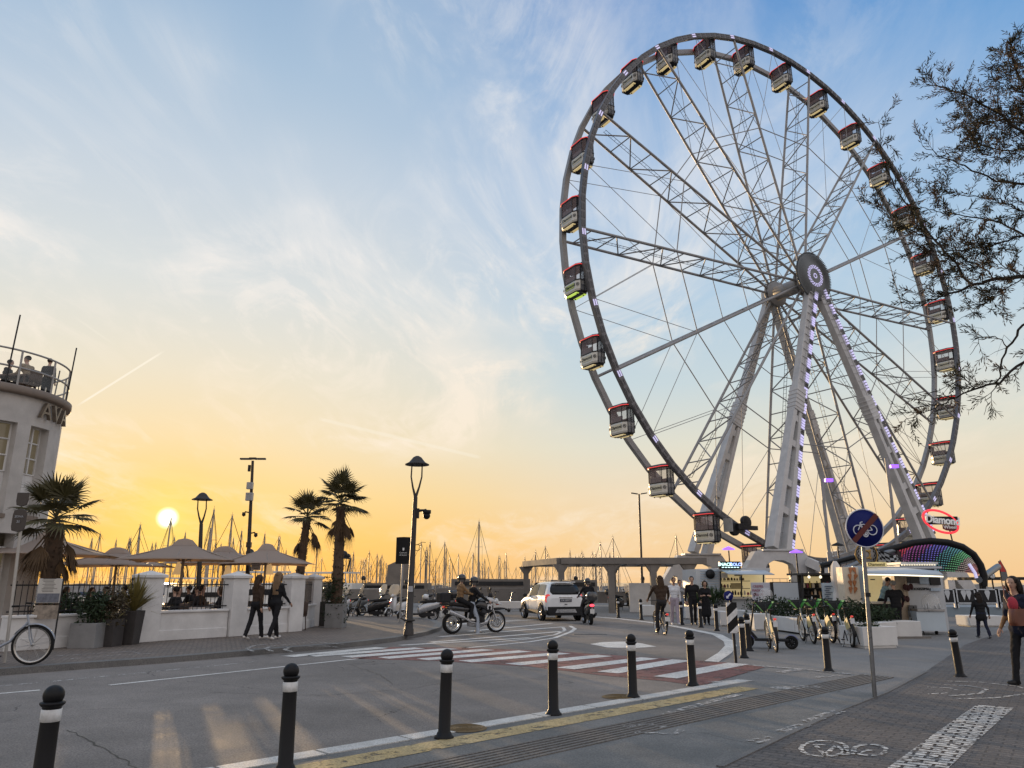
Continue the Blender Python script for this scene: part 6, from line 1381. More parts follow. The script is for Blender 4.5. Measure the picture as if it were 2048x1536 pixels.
# dome on a cart
def dome(px, py, Y, r, label):
    p = PY(px, py, Y); t = thing('glass_dome', label, 'glass dome', p); q = MB(); q.ell((0,0,0), (r,r*.7,r), nu=20, nv=12); q.build('bubble', dome_m, t); q = MB(); q.torus((0,0,0), r, .012, RX90); q.lathe([(0,-r-.02),(r*.8,-r-.02),(r*.7,-r*.72),(0,-r*.72)], n=18); q.build('rim', pale_wall, t)
dome(1532,1190,30,.26,'clear glass bubble over a cart in front of the menu board')
# folded parasol
fp = G(1679,1262); t = thing('folded_parasol', 'closed white parasol tied round its pole beside the food photo board', 'parasol', (fp.x, 27, 0)); p = PY(1665,1122,27)
q = MB(); h = p.z; q.loft([[V((r*math.cos(a)*(1+.18*math.cos(5*a)), r*math.sin(a)*(1+.18*math.cos(5*a)), z)) for a in [2*math.pi*j/20 for j in range(20)]] for r, z in ((.19,h*.36),(.15,h*.52),(.10,h*.60),(.17,h*.66),(.16,h*.82),(.13,h*.93),(.05,h))]); q.build('canopy', M('cloth_white_parasol', (.62,.60,.58), .85, 0, .06, 4), t); q = MB(); q.tube([(0,0,0),(0,0,h)], .025, 8); q.build('pole', dark_metal, t)
t.location.x = PY(1676,1180,27).x
# food photo board
t = thing('food_board', 'tall cream board with pictures of filled cones beside the yellow crepe stall', 'advertising board'); PB(1694,1716,1134,1228,26,.5,t,mats=cream_m,name='panel',z0=0); q = MB(); random.seed(9)
for i in range(8): x, y = 1698+(i%2)*9+U3(-1,1), 1141+(i//2)*13; p = PY(x+3, y, 25.97); q.prism([(-.05,.1),(.05,.1),(.06,.05),(0,-.12),(-.06,.05)], .03, Matrix.Translation(p)@Matrix.Rotation(math.pi/2,4,'X')@Matrix.Rotation(U3(-.5,.5),4,'Z'))
q.build('pictures', M('food_orange', (.42,.16,.06), .6, 0, .3, 9), t); PB(1716.3,1730,1132,1228,26.1,.4,t,mats=blue_wall,name='side_panel',z0=0)
# crepe stall with yellow interior and grey display side
ck = thing('crepe_stall', 'food stall with pale blue awning, glowing yellow interior and grey display side', 'stall')
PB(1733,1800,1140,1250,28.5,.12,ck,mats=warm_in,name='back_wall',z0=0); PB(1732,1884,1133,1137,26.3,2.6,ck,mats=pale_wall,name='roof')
a, b, c, d = PY(1732,1138,26.2), PY(1806,1137,26.2), PY(1886,1150,23.6), PY(1728,1146,23.9); q = MB(); q.loft([[a,b,PY(1876,1143,26)],[d,PY(1808,1149,23.7),c]], closed=False, caps=False); q.build('awning', awn_m, ck, solid=.05)
q = MB(); q.tube([d+V((0,0,-.05)),PY(1808,1150.5,23.7),c+V((0,0,-.05))], .02, 6); q.build('lamp_strip', glow, ck)
PB(1733,1800,1207,1262,25.2,.5,ck,mats=dark_metal,name='counter',z0=0); PB(1731,1802,1204,1208,25.0,.8,ck,mats=cream_m,name='worktop')
PB(1802,1812,1150,1262,25.4,.25,ck,mats=M('beige_post', (.45,.36,.26), .6),name='post',z0=0)
PB(1812,1884,1152,1262,26.2,1.2,ck,mats=pale_wall,name='display_wall',z0=0)
for (x0,x1,y0,y1,m) in ((1815,1838,1153,1166,glass_dark),(1840,1856,1153,1168,blue_wall),(1862,1880,1154,1170,glass_dark),(1862,1882,1176,1182,blue_wall)): PB(x0,x1,y0,y1,26.12,.06,ck,mats=m,name='display_window')
p = PY(1836,1178,26.1); text('stall_text', 'DELIZIOSISSIMA', .12, dark_metal, ck, basis((p.x,26.17,p.z),(1,0,0),(0,0,1)), .01)
for (x0,x1,y0,y1,m) in ((1778,1793,1157,1175,menu_r),(1767,1790,1166,1178,cream_m),(1742,1750,1158,1160,dark_metal)): o = PB(x0,x1,y0,y1,28.2,.06,mats=m,name='stall_poster'); tag(o, {1778:'dark red poster on the yellow wall of the crepe stall',1767:'cream cone picture on the yellow wall of the crepe stall',1742:'small dark bracket sign on the yellow stall wall'}[x0], 'poster')
for i, (x, y) in enumerate(((1810,1174),(1816,1176),(1822,1173),(1808,1196),(1815,1198))): p = PY(x,y,25.3); q = MB(); q.ell(p, (.07,.05,.1)); q.tube([p, p+V((0,0,.3))], .004, 4); o = q.build('snack_bag', maroon_c); tag(o, 'dark red snack bag hanging at the grey side of the crepe stall', 'bag', 'snack bags hanging at the stall')
sgn = PB(1735,1773,1124,1133,25.9,.08,ck,mats=M('yellow_sign', (.60,.50,.22), .6, em=(1,.8,.35), es=.2),name='sign'); p = PY(1753,1129,25.88); text('sign_text', 'Diamond', .15, black_scr, sgn, basis(p,(1,0,0),(0,0,1)), .006)
# raised booth behind with lit eave
bo = thing('ticket_booth', 'pale blue booth with windows and a row of lights under its eave, behind the stall', 'booth'); PB(1806,1872,1129,1180,33,3,bo,mats=blue_wall,name='wall',z0=0)
for x in range(4): PB(1811+x*15,1823+x*15,1133,1147,32.94,.1,bo,mats=glass_dark,name='window')
PB(1802,1876,1124,1129,32.6,3.4,bo,mats=pale_wall,name='roof'); q = MB()
for i in range(14): PB(1804+i*5,1806+i*5,1129.2,1130.4,32.5,.06,m=q)
q.build('eave_lights', glow, bo)
# serving counter in front
sc = thing('serving_cart', 'white serving cart with blank front panel at the right end of the stall', 'cart'); c0 = G(1863,1270)
PB(1838,1889,1223,1266,c0.y,.7,sc,mats=M('cart_panel', (.52,.60,.66), .4, 0, .04, 2),name='front_panel',z0=.12); PB(1835,1890,1218,1223,c0.y-.05,.85,sc,mats=M('steel_top', (.4,.4,.4), .3, .8),name='worktop')
for x in (1843, 1884): p = G(x,1270); q = MB(); q.lathe([(0,-.025),(.06,-.025),(.06,.025),(0,.025)], (p.x, c0.y+.3, .06), 14, mat=RY90); q.build('castor', rubber, sc)
dome(1862,1206,c0.y+.35,.30,'large clear glass bubble on the white serving cart')
for i, (x, hgt) in enumerate(((1852,.16),(1857,.22),(1872,.14),(1880,.18))): p = PY(x,1219,c0.y+.1); q = MB(); q.lathe([(0,0),(.035,0),(.035,hgt*.7),(.015,hgt*.85),(.015,hgt),(0,hgt)], (p.x,p.y,p.z+.01), 10); o = q.build('bottle', pale_wall); tag(o, 'small pale bottle on the worktop of the serving cart', 'bottle', 'bottles on the serving cart')
es_ = thing('folding_stand', 'dark folding trestle draped with cloth left of the serving cart', 'trestle'); g0 = G(1826,1268); q = MB()
for s in (-1, 1): q.tube([(g0.x-.22,g0.y+s*.2,0),(g0.x+.1,g0.y+s*.05,.85)], .018, 6); q.tube([(g0.x+.26,g0.y+s*.2,0),(g0.x+.1,g0.y+s*.05,.85)], .018, 6)
q.build('legs', dark_metal, es_); q = MB(); q.loft([[V((g0.x-.12,g0.y-.12,.55)),V((g0.x+.2,g0.y-.14,.5))],[V((g0.x-.05,g0.y-.04,.88)),V((g0.x+.22,g0.y-.04,.88))],[V((g0.x-.05,g0.y+.12,.88)),V((g0.x+.22,g0.y+.12,.88))]], closed=False, caps=False); q.build('cloth', grey_c, es_, solid=.01)

# dim sweet stall under the side roof of the canopy
ss = thing('sweet_stall', 'dim sweet stall with red panel and packed shelves under the canopy side roof', 'stall'); Ys = 32
PB(1604,1700,1150,1236,Ys+1.6,.15,ss,mats=dark_metal,name='back_wall',z0=0); PB(1604,1700,1146,1150,Ys,1.8,ss,mats=dark_metal,name='roof'); PB(1602,1690,1206,1240,Ys,.5,ss,mats=M('stall_brown', (.07,.045,.03), .6),name='counter',z0=0); PB(1672,1696,1152,1176,Ys+1.4,.1,ss,mats=menu_r,name='red_panel'); PB(1610,1640,1153,1166,Ys+1.4,.1,ss,mats=warm_in,name='lit_panel')
for x in (1604, 1700): a = PY(x,1206,Ys+.1); b = PY(x,1148,Ys+.1); q = MB(); q.tube([(a.x,a.y,0),b], .04, 6); q.build('post', dark_metal, ss)
random.seed(44)
for (y, Yq) in ((1205.5,Ys+.15),(1190,Ys+1.3),(1176,Ys+1.3)):
    if Yq > Ys+1: PB(1606,1698,y,y+1.2,Yq-.2,.5,ss,mats=dark_metal,name='shelf',bevel=0)
    x = 1607
    while x < 1692:
        w = U3(3,7); p = PY(x+w/2, y, Yq); ht = U3(.12,.30); wd = w/46; q = MB(); q.loft([[V((math.cos(t_)*wd*.42*k, math.sin(t_)*wd*.42*k, z)) for t_ in [2*math.pi*j/8 for j in range(8)]] for z, k in ((0,1),(ht*.7,1),(ht*.8,.7),(ht,.72))], sm=False)
        tag(q.build('jar', random.choice(kinds), loc=(p.x, Yq+.05, p.z+.012)), 'small jar or packet standing on the shelves of the dim sweet stall', 'jar', 'goods in the dim sweet stall'); x += w+U3(.5,3.5)
for i, x in enumerate((1618,1641,1664,1688)): p = PY(x,1154,Ys+.3); q = MB(); q.ell((0,0,0), .06, nu=10, nv=8); q.tube([(0,0,.05),(0,0,.2)], .008, 4); tag(q.build('light_bulb', glow, loc=p), 'small warm bulb hanging under the roof of the dim sweet stall', 'light bulb', 'bulbs of the sweet stall')
# ---- planters
planter_m = M('planter_stone', (.60,.59,.57), .8, 0, .1, 1.4, .25); leaf_d = M('shrub_leaf', (.025,.04,.018), .6, 0, .4, 3); leaf_y = M('yucca_leaf', (.05,.085,.035), .5, 0, .35, 3); soil = M('soil', (.03,.022,.016), .95)
def leaf_cloud(q, c, r, n, size, m=0, flat=1.0):
    c = V(c)
    for _ in range(n):
        while True:
            d = V((U3(-1,1),U3(-1,1),U3(-1,1)))
            if .35 < d.length < 1: break
        p = c+V((d.x*r[0],d.y*r[1],d.z*r[2])); a = V((U3(-1,1),U3(-1,1),U3(-.6,1))).normalized(); b = a.cross(V((U3(-1,1),U3(-1,1),U3(-1,1)))).normalized(); s = size*U3(.6,1.3)
        q.add([p-b*s*.32, p+a*s*.5-b*s*.1, p+a*s, p+a*s*.5+b*s*.38], [(0,1,2,3)], m)
def spiky(q, c, n, L, w, m=0, up_=.25):
    c = V(c)
    for i in range(n):
        a = U3(0,6.28); e = U3(up_,1.5); d = V((math.cos(a)*math.cos(e), math.sin(a)*math.cos(e), math.sin(e))); s = V((-math.sin(a),math.cos(a),0))*w; l = L*U3(.7,1.1); p1 = c+d*l*.55; p2 = c+d*l+V((0,0,-.18*l*math.cos(e)))
        q.add([c-s*.6, c+s*.6, p1+s, p1-s, p2], [(0,1,2,3),(3,2,4)], m)
pb_ = thing('planter_bed', 'long white planter wall full of dark shrubs behind the e-bikes', 'planter'); f0, f1, f2 = G(1556,1263), G(1700,1281), G(1812,1275)
def wallq(a, b, h, th=.32): q = MB(); z = V((0,0,h/2+.05)); q.beam(a+z, b+z, th, h); return q
fr = [G(1530,1258), G(1600,1268), G(1690,1279), G(1752,1281), G(1786,1277)]
for i in range(len(fr)-1):
    u = (fr[i+1]-fr[i]).normalized(); wallq(fr[i]+u*.01, fr[i+1]-u*.01, .44).build('block', planter_m, pb_, bevel=.015)
    wallq(fr[i]+V((.5,5.0,0)), fr[i+1]+V((.5,5.0,0)), .44).build('block', planter_m, pb_, bevel=.015)
q = MB(); q.box((fr[-1].x+.45, fr[-1].y+.35, .26), (.85,.7,.46), .1); q.build('end_block', planter_m, pb_, bevel=.02); q = MB(); q.box((fr[-1].x+.5, fr[-1].y+.35, .03), (1.15,.9,.06), .1); q.build('foot', conc, pb_)
q = MB(); q.sheet([V((p.x,p.y+.05,.40)) for p in fr]+[V((p.x+.5,p.y+4.9,.40)) for p in reversed(fr)]); q.build('soil', soil, pb_)
random.seed(15); q = MB()
for i in range(52):
    f = U3(0,1)*(len(fr)-1); k = min(int(f), len(fr)-2); p = fr[k].lerp(fr[k+1], f-k); dd = U3(.3,2.6); leaf_cloud(q, (p.x+.1*dd, p.y+dd, .55+U3(0,.25)), (U3(.3,.5),U3(.3,.5),U3(.22,.5)), 90, .12)
q.build('shrubs', leaf_d, pb_)
sp_ = thing('square_planter', 'square white stone planter with sun-lit side and low plants beside the e-bikes', 'planter', G(1747,1297)+V((.1,.45,0)), rad(14)); q = MB(); H = .52
q.box((0,-.40,.29),(1.0,.12,.46)); q.box((0,.40,.29),(1.0,.12,.46)); q.box((-.44,0,.288),(.12,.68,.456)); q.box((.44,0,.288),(.12,.68,.456)); q.box((0,0,.03),(.94,.86,.06)); q.build('trough', planter_m, sp_, bevel=.012); q = MB(); q.box((0,0,.42),(.74,.66,.04)); q.build('soil', soil, sp_)
q = MB(); 
for i in range(6): leaf_cloud(q, (U3(-.3,.3),U3(-.25,.25),.5), (.2,.2,.13), 60, .08)
q.build('plants', leaf_d, sp_)
q = MB(); 
for pts in (((-.3,.1),(-.2,.4),(-.1,.12)),((0,.42),(.05,.1)),((.15,.15),(.22,.4),(.3,.2))): q.tube([(-.503, x, z) for x, z in pts], .02, 4)
q.build('graffiti', dark_metal, sp_)
def long_planter(x0, x1, yb, h, name, label, d=.9, plants=None, mat=planter_m):
    a, b = G(x0, yb), G(x1, yb); t = thing(name, label, 'planter' if plants else 'bench', ((a.x+b.x)/2, a.y+d/2, 0)); L = b.x-a.x; q = MB(); q.box((0,0,h/2+.04), (L,d,h)); q.box((0,0,.02), (L*.94,d*.9,.04)); q.build('trough' if plants else 'block', mat, t, bevel=.03)
    if plants == 'yucca':
        q = MB(); random.seed(31)
        for i in range(9): spiky(q, (L*(-.42+.105*i), U3(-.2,.2), h+.05+U3(0,.35)), 42, U3(.65,1.0), .028)
        q.build('spiky_leaves', leaf_y, t); q = MB(); 
        for i in range(5): leaf_cloud(q, (L*(-.4+.2*i),0,h+.25), (.35,.35,.3), 80, .11)
        q.build('leaves', leaf_d, t)
    return t
long_planter(1372,1462,1239,.5,'yucca_planter','long white planter of spiky yucca behind the walking people',.9,'yucca')
long_planter(1286,1311,1233,.48,'stone_block','rounded white stone block left of the cyclist')
long_planter(1442,1459,1253,.5,'stone_block','white stone block with sun-lit face just left of the striped post')
long_planter(1512,1545,1262,.52,'stone_block','white stone block with sun-lit face right of the two close bollards')
long_planter(1941,2012,1254,.36,'stone_block','low pale stone block behind the woman in the black coat')
long_planter(1700,1740,1271,.5,'stone_block','pale stone block with warm side between the e-bikes and the square planter')
# ---- arched canopy with rainbow LED ceiling
cp = thing('arched_canopy', 'dark arched entrance canopy with rainbow LED ceiling at the foot of the big wheel', 'canopy'); Yc = 47
arch_px = [(1640,1133),(1700,1117),(1750,1106),(1790,1096),(1825,1086),(1860,1082),(1895,1085),(1925,1094),(1947,1109),(1961,1130),(1968,1152),(1968,1172)]
fa = [PY(x, y, Yc) for x, y in arch_px]; q = MB(); q.tube(fa, [.10,.13,.16,.19,.2,.21,.21,.21,.21,.21,.21,.2], 10); q.build('arch_tube', black_paint, cp)
back_px = [(1650,1140),(1705,1127),(1752,1119),(1792,1118),(1812,1137),(1850,1140),(1880,1142),(1905,1143),(1925,1144),(1940,1145),(1950,1147),(1955,1150)]
ba = [PY(x, y, Yc+9) for x, y in back_px]
rows = [[f_.lerp(b_, k/10)+V((0,0,.35*math.sin(math.pi*k/10))) for f_, b_ in zip(fa[3:], ba[3:])] for k in range(11)]
q = MB(); q.loft(rows, closed=False, caps=False); q.build('ceiling', M('canopy_skin', (.05,.025,.03), .5, 0, .2, 3), cp, solid=.05)
cols = [((.9,.12,.2),1), ((.55,.15,.5),1), ((.3,.25,.95),1), ((.2,.55,.6),1), ((.25,.7,.35),1), ((.6,.5,.45),1), ((.55,.25,.25),1), ((.5,.18,.2),1)]
cm = [M('ceiling_led_%d' % i if False else 'ceiling_led_'+['red','purple','blue','teal','green','white','rose','wine'][i], c, .4, em=c, es=.5) for i, (c, e) in enumerate(cols)]
q = MB(); random.seed(2); nU = 44
for iu in range(nU):
    u = .02+.96*iu/(nU-1); s_ = u*(len(fa[3:])-1); k = min(int(s_), len(fa[3:])-2)
    for iv in range(15):
        v = .06+.9*iv/14; j = v*10; r0 = min(int(j), 9)
        pt_ = rows[r0][k].lerp(rows[r0][k+1], s_-k).lerp(rows[r0+1][k].lerp(rows[r0+1][k+1], s_-k), j-r0); ci = min(7, int(u*8+v*1.2-.4 if u*8+v*1.2 > .4 else 0)); q.box(pt_+V((0,-.06,-.07)), (.055,.055,.05), m=ci)
stf(q.build('ceiling_leds', cm, cp))
q = MB(); rows2 = [[fa[i].lerp(ba[i], k/4)+V((0,0,.15)) for i in range(0,4)] for k in range(5)]; q.loft(rows2, closed=False, caps=False); q.build('side_roof', M('roof_slate', (.10,.12,.15), .45, .2, .15, 2), cp, solid=.08)
q = MB()
for i in range(4): q.tube([fa[i]+V((0,0,.22)), ba[i]+V((0,0,.22))], .07, 6)
q.tube([PY(1622,1172,44), PY(1660,1150,44.5), PY(1735,1117,46), PY(1788,1100,Yc)], .13, 8); q.tube([PY(1640,1172,44), PY(1690,1148,44.5), PY(1735,1130,46)], .11, 8); q.tube([PY(1958,1160,Yc),PY(1996,1133,Yc+3)], .2, 8); q.build('roof_ribs', M('rib_grey', (.16,.18,.20), .4, .3, .1, 4), cp)
q = MB(); q.tube([PY(1938,1128,Yc-.3),PY(1950,1146,Yc-.3),PY(1953,1156,Yc-.3)], .09, 6); q.build('edge_lamp', led_on, cp)
for x, yb in ((1645,1215),(1790,1215),(1968,1222)): a = PY(x, yb, Yc); b = PY(x, 1130 if x < 1900 else 1165, Yc); q = MB(); q.tube([(a.x,a.y,0), b], .12, 8); q.build('column', black_paint, cp)
# checkered flag and round checkered emblem
fl = thing('checkered_banner', 'wavy black and white checkered flag banner below the arched canopy', 'banner'); q = MB(); o0, o1, o2 = PY(1752,1098,42), PY(1806,1118,41.6), PY(1757,1118,42)
nx, ny = 9, 4; gr = [[o0.lerp(o1, i/nx)+(o2-o0)*(j/ny)*(1+.1*math.sin(i))+V((0,.25*math.sin(i*.9),.12*math.sin(i*1.1))) for i in range(nx+1)] for j in range(ny+1)]
for j in range(ny):
    for i in range(nx): q.add([gr[j][i],gr[j][i+1],gr[j+1][i+1],gr[j+1][i]], [(0,1,2,3)], (i+j) % 2)
q.build('flag', [black_paint, M('flag_white', (.42,.44,.46), .7)], fl, solid=.02); q = MB(); q.tube([o0, o1], .04, 6); q.tube([(o0.x,42,0), o0], .05, 6); q.build('pole', dark_metal, fl)
re = thing('round_emblem', 'round black and gold checkered emblem behind the blue sign post', 'sign', PY(1732,1109,42)); q = MB(); q.lathe([(0,-.04),(.6,-.04),(.6,.04),(0,.04)], n=36, mat=RX90); q.build('disc', M('emblem_grey', (.26,.25,.24), .5, .2, .1, 5), re)
q = MB()
for r_ in range(3):
    for k in range(26):
        if (k+r_) % 2: a0 = 2*math.pi*k/26; a1 = a0+2*math.pi/26; r0, r1 = .42+.06*r_, .48+.06*r_; q.add([V((r*math.cos(a), -.05, r*math.sin(a))) for r, a in ((r0,a0),(r1,a0),(r1,a1),(r0,a1))], [(0,1,2,3)])
q.build('checks', black_paint, re); q = MB(); q.torus((0,-.045,0), .6, .035, RX90); q.torus((0,-.05,0), .2, .05, RX90); 
for k in range(4): a = .78+k*1.57; q.ell((.28*math.cos(a),-.05,.28*math.sin(a)), (.08,.03,.08))
q.build('gold_trim', M('gold', (.35,.22,.07), .35, .6, .1, 6), re); q = MB(); q.tube([(0,.08,-PY(1732,1109,42).z),(0,.08,0)], .05, 6); q.build('pole', dark_metal, re)
# red oval sign above the canopy
ov = thing('oval_sign', 'red neon oval sign with white lettering standing on the canopy', 'sign', PY(1881,1043,48)); E3 = Matrix.Rotation(rad(22),3,'Y'); q = MB(); q.tube([E3@V((1.12*math.cos(a), 0, .62*math.sin(a))) for a in [2*math.pi*k/40 for k in range(41)]], .075, 8); q.build('neon_ring', M('red_neon', (.5,.02,.03), .4, em=(1,.05,.07), es=1.0), ov)
text('sign_text', 'Diamond', .62, M('sign_white', (.75,.75,.73), .5, em=(1,1,1), es=.12), ov, basis((.08,-.12,.06),(1,0,-.10),(0,0,1)), .04, squash=(.92,1.1), bold=.012); q = MB(); q.box((.08,-.03,.06),(2.0,.06,.5)) ; q.build('backing', black_scr, ov)
q = MB(); q.prism([(.1,-.2),(.95,-.2),(.98,-.45),(.8,-.62),(.3,-.55),(.1,-.45)], .08, Matrix.Rotation(math.pi/2,4,'X')); q.build('red_panel', M('red_dark', (.14,.012,.016), .5), ov); text('sign_text', 'Wheel', .30, M('sign_white',(.7,.7,.7)), ov, basis((.52,-.06,-.36),(1,0,0),(0,0,1)), .02)
q = MB(); q.tube([(.5,0,-.55),(.58,0,-1.3)], .04, 6); q.build('pole', black_paint, ov)
# barrier fence with ice-cream panels, far platform, flags and clock
for i, (x0, x1) in enumerate(((1880,1910),(1913,1952),(1955,1995),(1998,2046))):
    t = thing('barrier', ['dark barrier panel with one white cone picture, next to the stall','dark barrier panel with two white cone pictures','dark barrier panel with cone picture behind the woman in black','dark barrier panel nearest the right edge'][i], 'barrier', group='dark barrier panels with cone pictures'); Yb = 38
    PB(x0,x1,1180,1205,Yb,.06,t,mats=M('barrier_dark', (.02,.02,.022), .5),name='panel'); q = MB()
    for (u,v,w_,z_) in ((x0-1,x0+.5,1178,1208),(x1-.5,x1+1,1178,1208)): PB(u,v,w_,z_,Yb-.02,.1,m=q,z0=.4)
    PB(x0+.6,x1-.6,1178,1180,Yb-.02,.1,m=q); PB(x0+.6,x1-.6,1205,1207,Yb-.02,.1,m=q); q.build('frame', pale_wall, t)
    q = MB()
    for k in range(1 if i != 1 else 2): p = PY((x0+x1)/2+(k*10-(5 if i == 1 else 0)),1190,Yb-.02); q.prism([(-.13,.1),(-.10,.22),(.10,.22),(.13,.1),(0,-.25)], .02, Matrix.Translation(p)@Matrix.Rotation(math.pi/2,4,'X'))
    q.build('cone_picture', pale_wall, t)
q = MB(); a, b = PY(1880,1210,38.2), PY(2200,1210,38.2); q.box(((a.x+b.x)/2,40,.22),(b.x-a.x,3.8,.44)); tag(q.build('stall_platform', M('platform_blue', (.20,.25,.29), .6, 0, .1, 2)), 'low blue-grey platform under the dark barrier panels', 'platform')
pf = thing('far_shelter', 'flat dark shelter roof on posts at the far right horizon', 'shelter'); PB(1968,2075,1154,1160,60,5,pf,mats=dark_metal,name='roof')
for x in (1975, 2070): a = PY(x,1160,60); q = MB(); q.tube([(a.x,61,0),(a.x,61,a.z)], .1, 6); q.build('post', dark_metal, pf)
ckp = PY(1983,1152,52); t = thing('clock_sign', 'small round clock on a thin pole by the far shelter', 'clock', (ckp.x, 52, 0)); q = MB(); q.tube([(0,0,0),(0,0,ckp.z)], .05, 6); q.build('pole', dark_metal, t); q = MB(); q.lathe([(0,-.06),(.22,-.06),(.22,.06),(0,.06)], (0,0,ckp.z), 20, mat=RX90); q.build('rim', dark_metal, t); q = MB(); q.lathe([(0,0),(.17,0),(.17,.02),(0,.02)], (0,-.075,ckp.z), 20, mat=RX90); f_ = q.build('dial', white_paint, t); q = MB(); q.box((0,-.11,ckp.z+.05),(.02,.01,.1)); q.box((.03,-.11,ckp.z),(.08,.01,.02)); q.build('hands', black_paint, f_)
sb = PY(2003,1160,52); t = thing('sail_banner', 'small red and grey sail banner at the far right', 'banner', (sb.x, 52, 0)); q = MB(); q.prism([(0,1.7),(.48,1.7),(.42,2.4),(.12,3.1),(0,2.9)], .02, Matrix.Rotation(math.pi/2,4,'X'), 0); q.prism([(.02,2.3),(.40,2.3),(.14,3.0),(.02,2.9)], .03, Matrix.Rotation(math.pi/2,4,'X'), 1); q.build('flag', [grey_c, red_m], t); q = MB(); q.tube([(0,0,0),(0,0,3.0)], .03, 6); q.build('pole', dark_metal, t)
# ---- delineator post, blue sign
dl = thing('keep_left_post', 'striped black and white delineator with small blue arrow disc on a dark post', 'traffic sign', G(1473,1326), rad(-2)); q = MB(); q.tube([(0,.03,0),(-.02,.03,1.38)], .03, 8); q.build('post', dark_metal, dl)
z0, z1 = .58, 1.20; q = MB(); q.box((-.02,0,(z0+z1)/2),(.22,.02,z1-z0)); pn = q.build('striped_panel', black_paint, dl, bevel=.004); q = MB()
def clip(poly, zlo, zhi):
    for lim, sg_ in ((zlo, 1), (zhi, -1)):
        out = []
        for i in range(len(poly)):
            a, b = poly[i-1], poly[i]; ia, ib = (a[1]-lim)*sg_ >= 0, (b[1]-lim)*sg_ >= 0
            if ia != ib: f = (lim-a[1])/(b[1]-a[1]); out.append((a[0]+f*(b[0]-a[0]), lim))
            if ib: out.append(b)
        poly = out
        if not poly: return poly
    return poly
for s_ in (.42, .76, 1.10):
    pl2 = clip([(-.13,s_),(.09,s_+.2),(.09,s_+.34),(-.13,s_+.14)], z0+.005, z1-.005)
    if len(pl2) > 2: q.prism(pl2, .006, Matrix.Translation((0,-.014,0))@Matrix.Rotation(math.pi/2,4,'X'))
q.build('white_stripes', M('reflective_band', (.7,.7,.7)), pn)
blue_s = M('sign_blue', (.004,.009,.11), .45, 0, .05, 6, spec=.2); white_s = M('sign_marking', (.62,.64,.70), .45, 0, .05, 8)
q = MB(); q.lathe([(0,-.008),(.10,-.008),(.10,.008),(0,.008)], (-.07,-.01,1.33), 24, mat=RX90); dc = q.build('arrow_disc', blue_s, dl); q = MB(); q.prism([(-.05,-.05),(.005,-.05),(-.012,-.033),(.055,.034),(.034,.055),(-.033,-.012),(-.05,.005)], .006, Matrix.Translation((-.07,-.022,1.33))@Matrix.Rotation(math.pi/2,4,'X')); q.build('arrow', white_s, dc)
gb = G(1750,1397); tp = PY(1724,1057,gb.y+.06); sn = thing('cycle_path_sign', 'round blue sign with white bicycle crossed by a dark red bar', 'traffic sign', gb)
q = MB(); q.tube([(0,0,0), (tp.x-gb.x, .05, tp.z+.2)], .03, 12); q.build('post', M('galvanised', (.16,.17,.18), .35, .7, .2, 8), sn)
q = MB(); q.tube([((tp.x-gb.x)*.60,.02,tp.z*.60-.04),((tp.x-gb.x)*.62,.02,tp.z*.60+.02)], .042, 12); q.build('clamp', dark_metal, sn)
o_ = V((tp.x-gb.x, -.02, tp.z)); Rd = .285; q = MB(); q.lathe([(0,-.01),(Rd,-.01),(Rd,.01),(0,.01)], o_, 48, mat=RX90); ds = q.build('disc', blue_s, sn)
q = MB(); q.torus(o_+V((0,-.006,0)), Rd-.006, .010, RX90, 48, 6); q.build('rim', white_s, ds)
B2 = lambda x, z: o_+V((x, -.020, z)); q = MB(); wv_ = .0085
for cx in (-.105, .105): q.torus(B2(cx,-.03), .07, wv_, RX90, 32, 6)
q.torus(B2(.0,-.095), .034, wv_, RX90, 24, 6); q.ell(B2(.0,-.095), (.02,.004,.02))
for pts in (((-.105,-.03),(-.06,.055),(.045,.05)),((-.055,.05),(-.005,-.045),(.105,-.03)),((-.005,-.045),(.05,.065)),((.05,.065),(.105,-.03)),((-.075,.025),(-.06,.085),(-.03,.09))): q.tube([B2(*p) for p in pts], wv_, 6)
q.build('bicycle_symbol', white_s, ds)
q = MB(); q.beam(B2(-.195,-.195)+V((0,-.012,0)), B2(.195,.195)+V((0,-.012,0)), .075, .008, up=V((0,1,0))); q.build('red_bar', M('sign_red', (.10,.010,.008), .5, 0, .1, 8), ds)
# ---- thin light poles by the wheel
for i, (x0, y0, yt, Y) in enumerate(((1643,1208,958,52),(1772,1200,916,52))):
    b = PY(x0, yt, Y); t = thing('floodlight_pole', ['slim dark light pole in front of the far right pylon','slim grey light pole in front of the right front pylon'][i], 'light pole', (b.x, Y, 0), 0, 'slim light poles in front of the wheel'); q = MB(); q.tube([(0,0,0),(0,0,b.z*.42)], .17, 10); q.tube([(0,0,b.z*.42),(0,0,b.z)], .11, 10); q.build('pole', w_steel, t)
    q = MB(); q.box((.45,-.1,b.z-(.6 if i else .1)),(.5,.3,.22)); q.build('floodlight', M('blue_flood', (.2,.1,.6), .4, em=(.30,.10,1.0), es=1.6), t)
for i, (x, y, Y) in enumerate(((1457,1098,52),(1592,1104,50),(1675,1090,50))):
    b = PY(x, y, Y); t = thing('small_floodlight', ['small blue floodlight on a thin post under the left gondolas','small blue floodlight right of the nearer pylon','dark spotlight cap on a post left of the blue sign'][i], 'floodlight', (b.x, Y, 0)); q = MB(); q.tube([(0,0,0),(0,0,b.z-.1)], .05, 6); q.build('post', dark_metal, t); q = MB(); q.lathe([(0,.18),(.42,0),(.40,-.05),(0,-.05)], (0,0,b.z), 14); q.build('lamp_head', M('blue_flood',(.2,.1,.6)) if i < 2 else dark_metal, t)
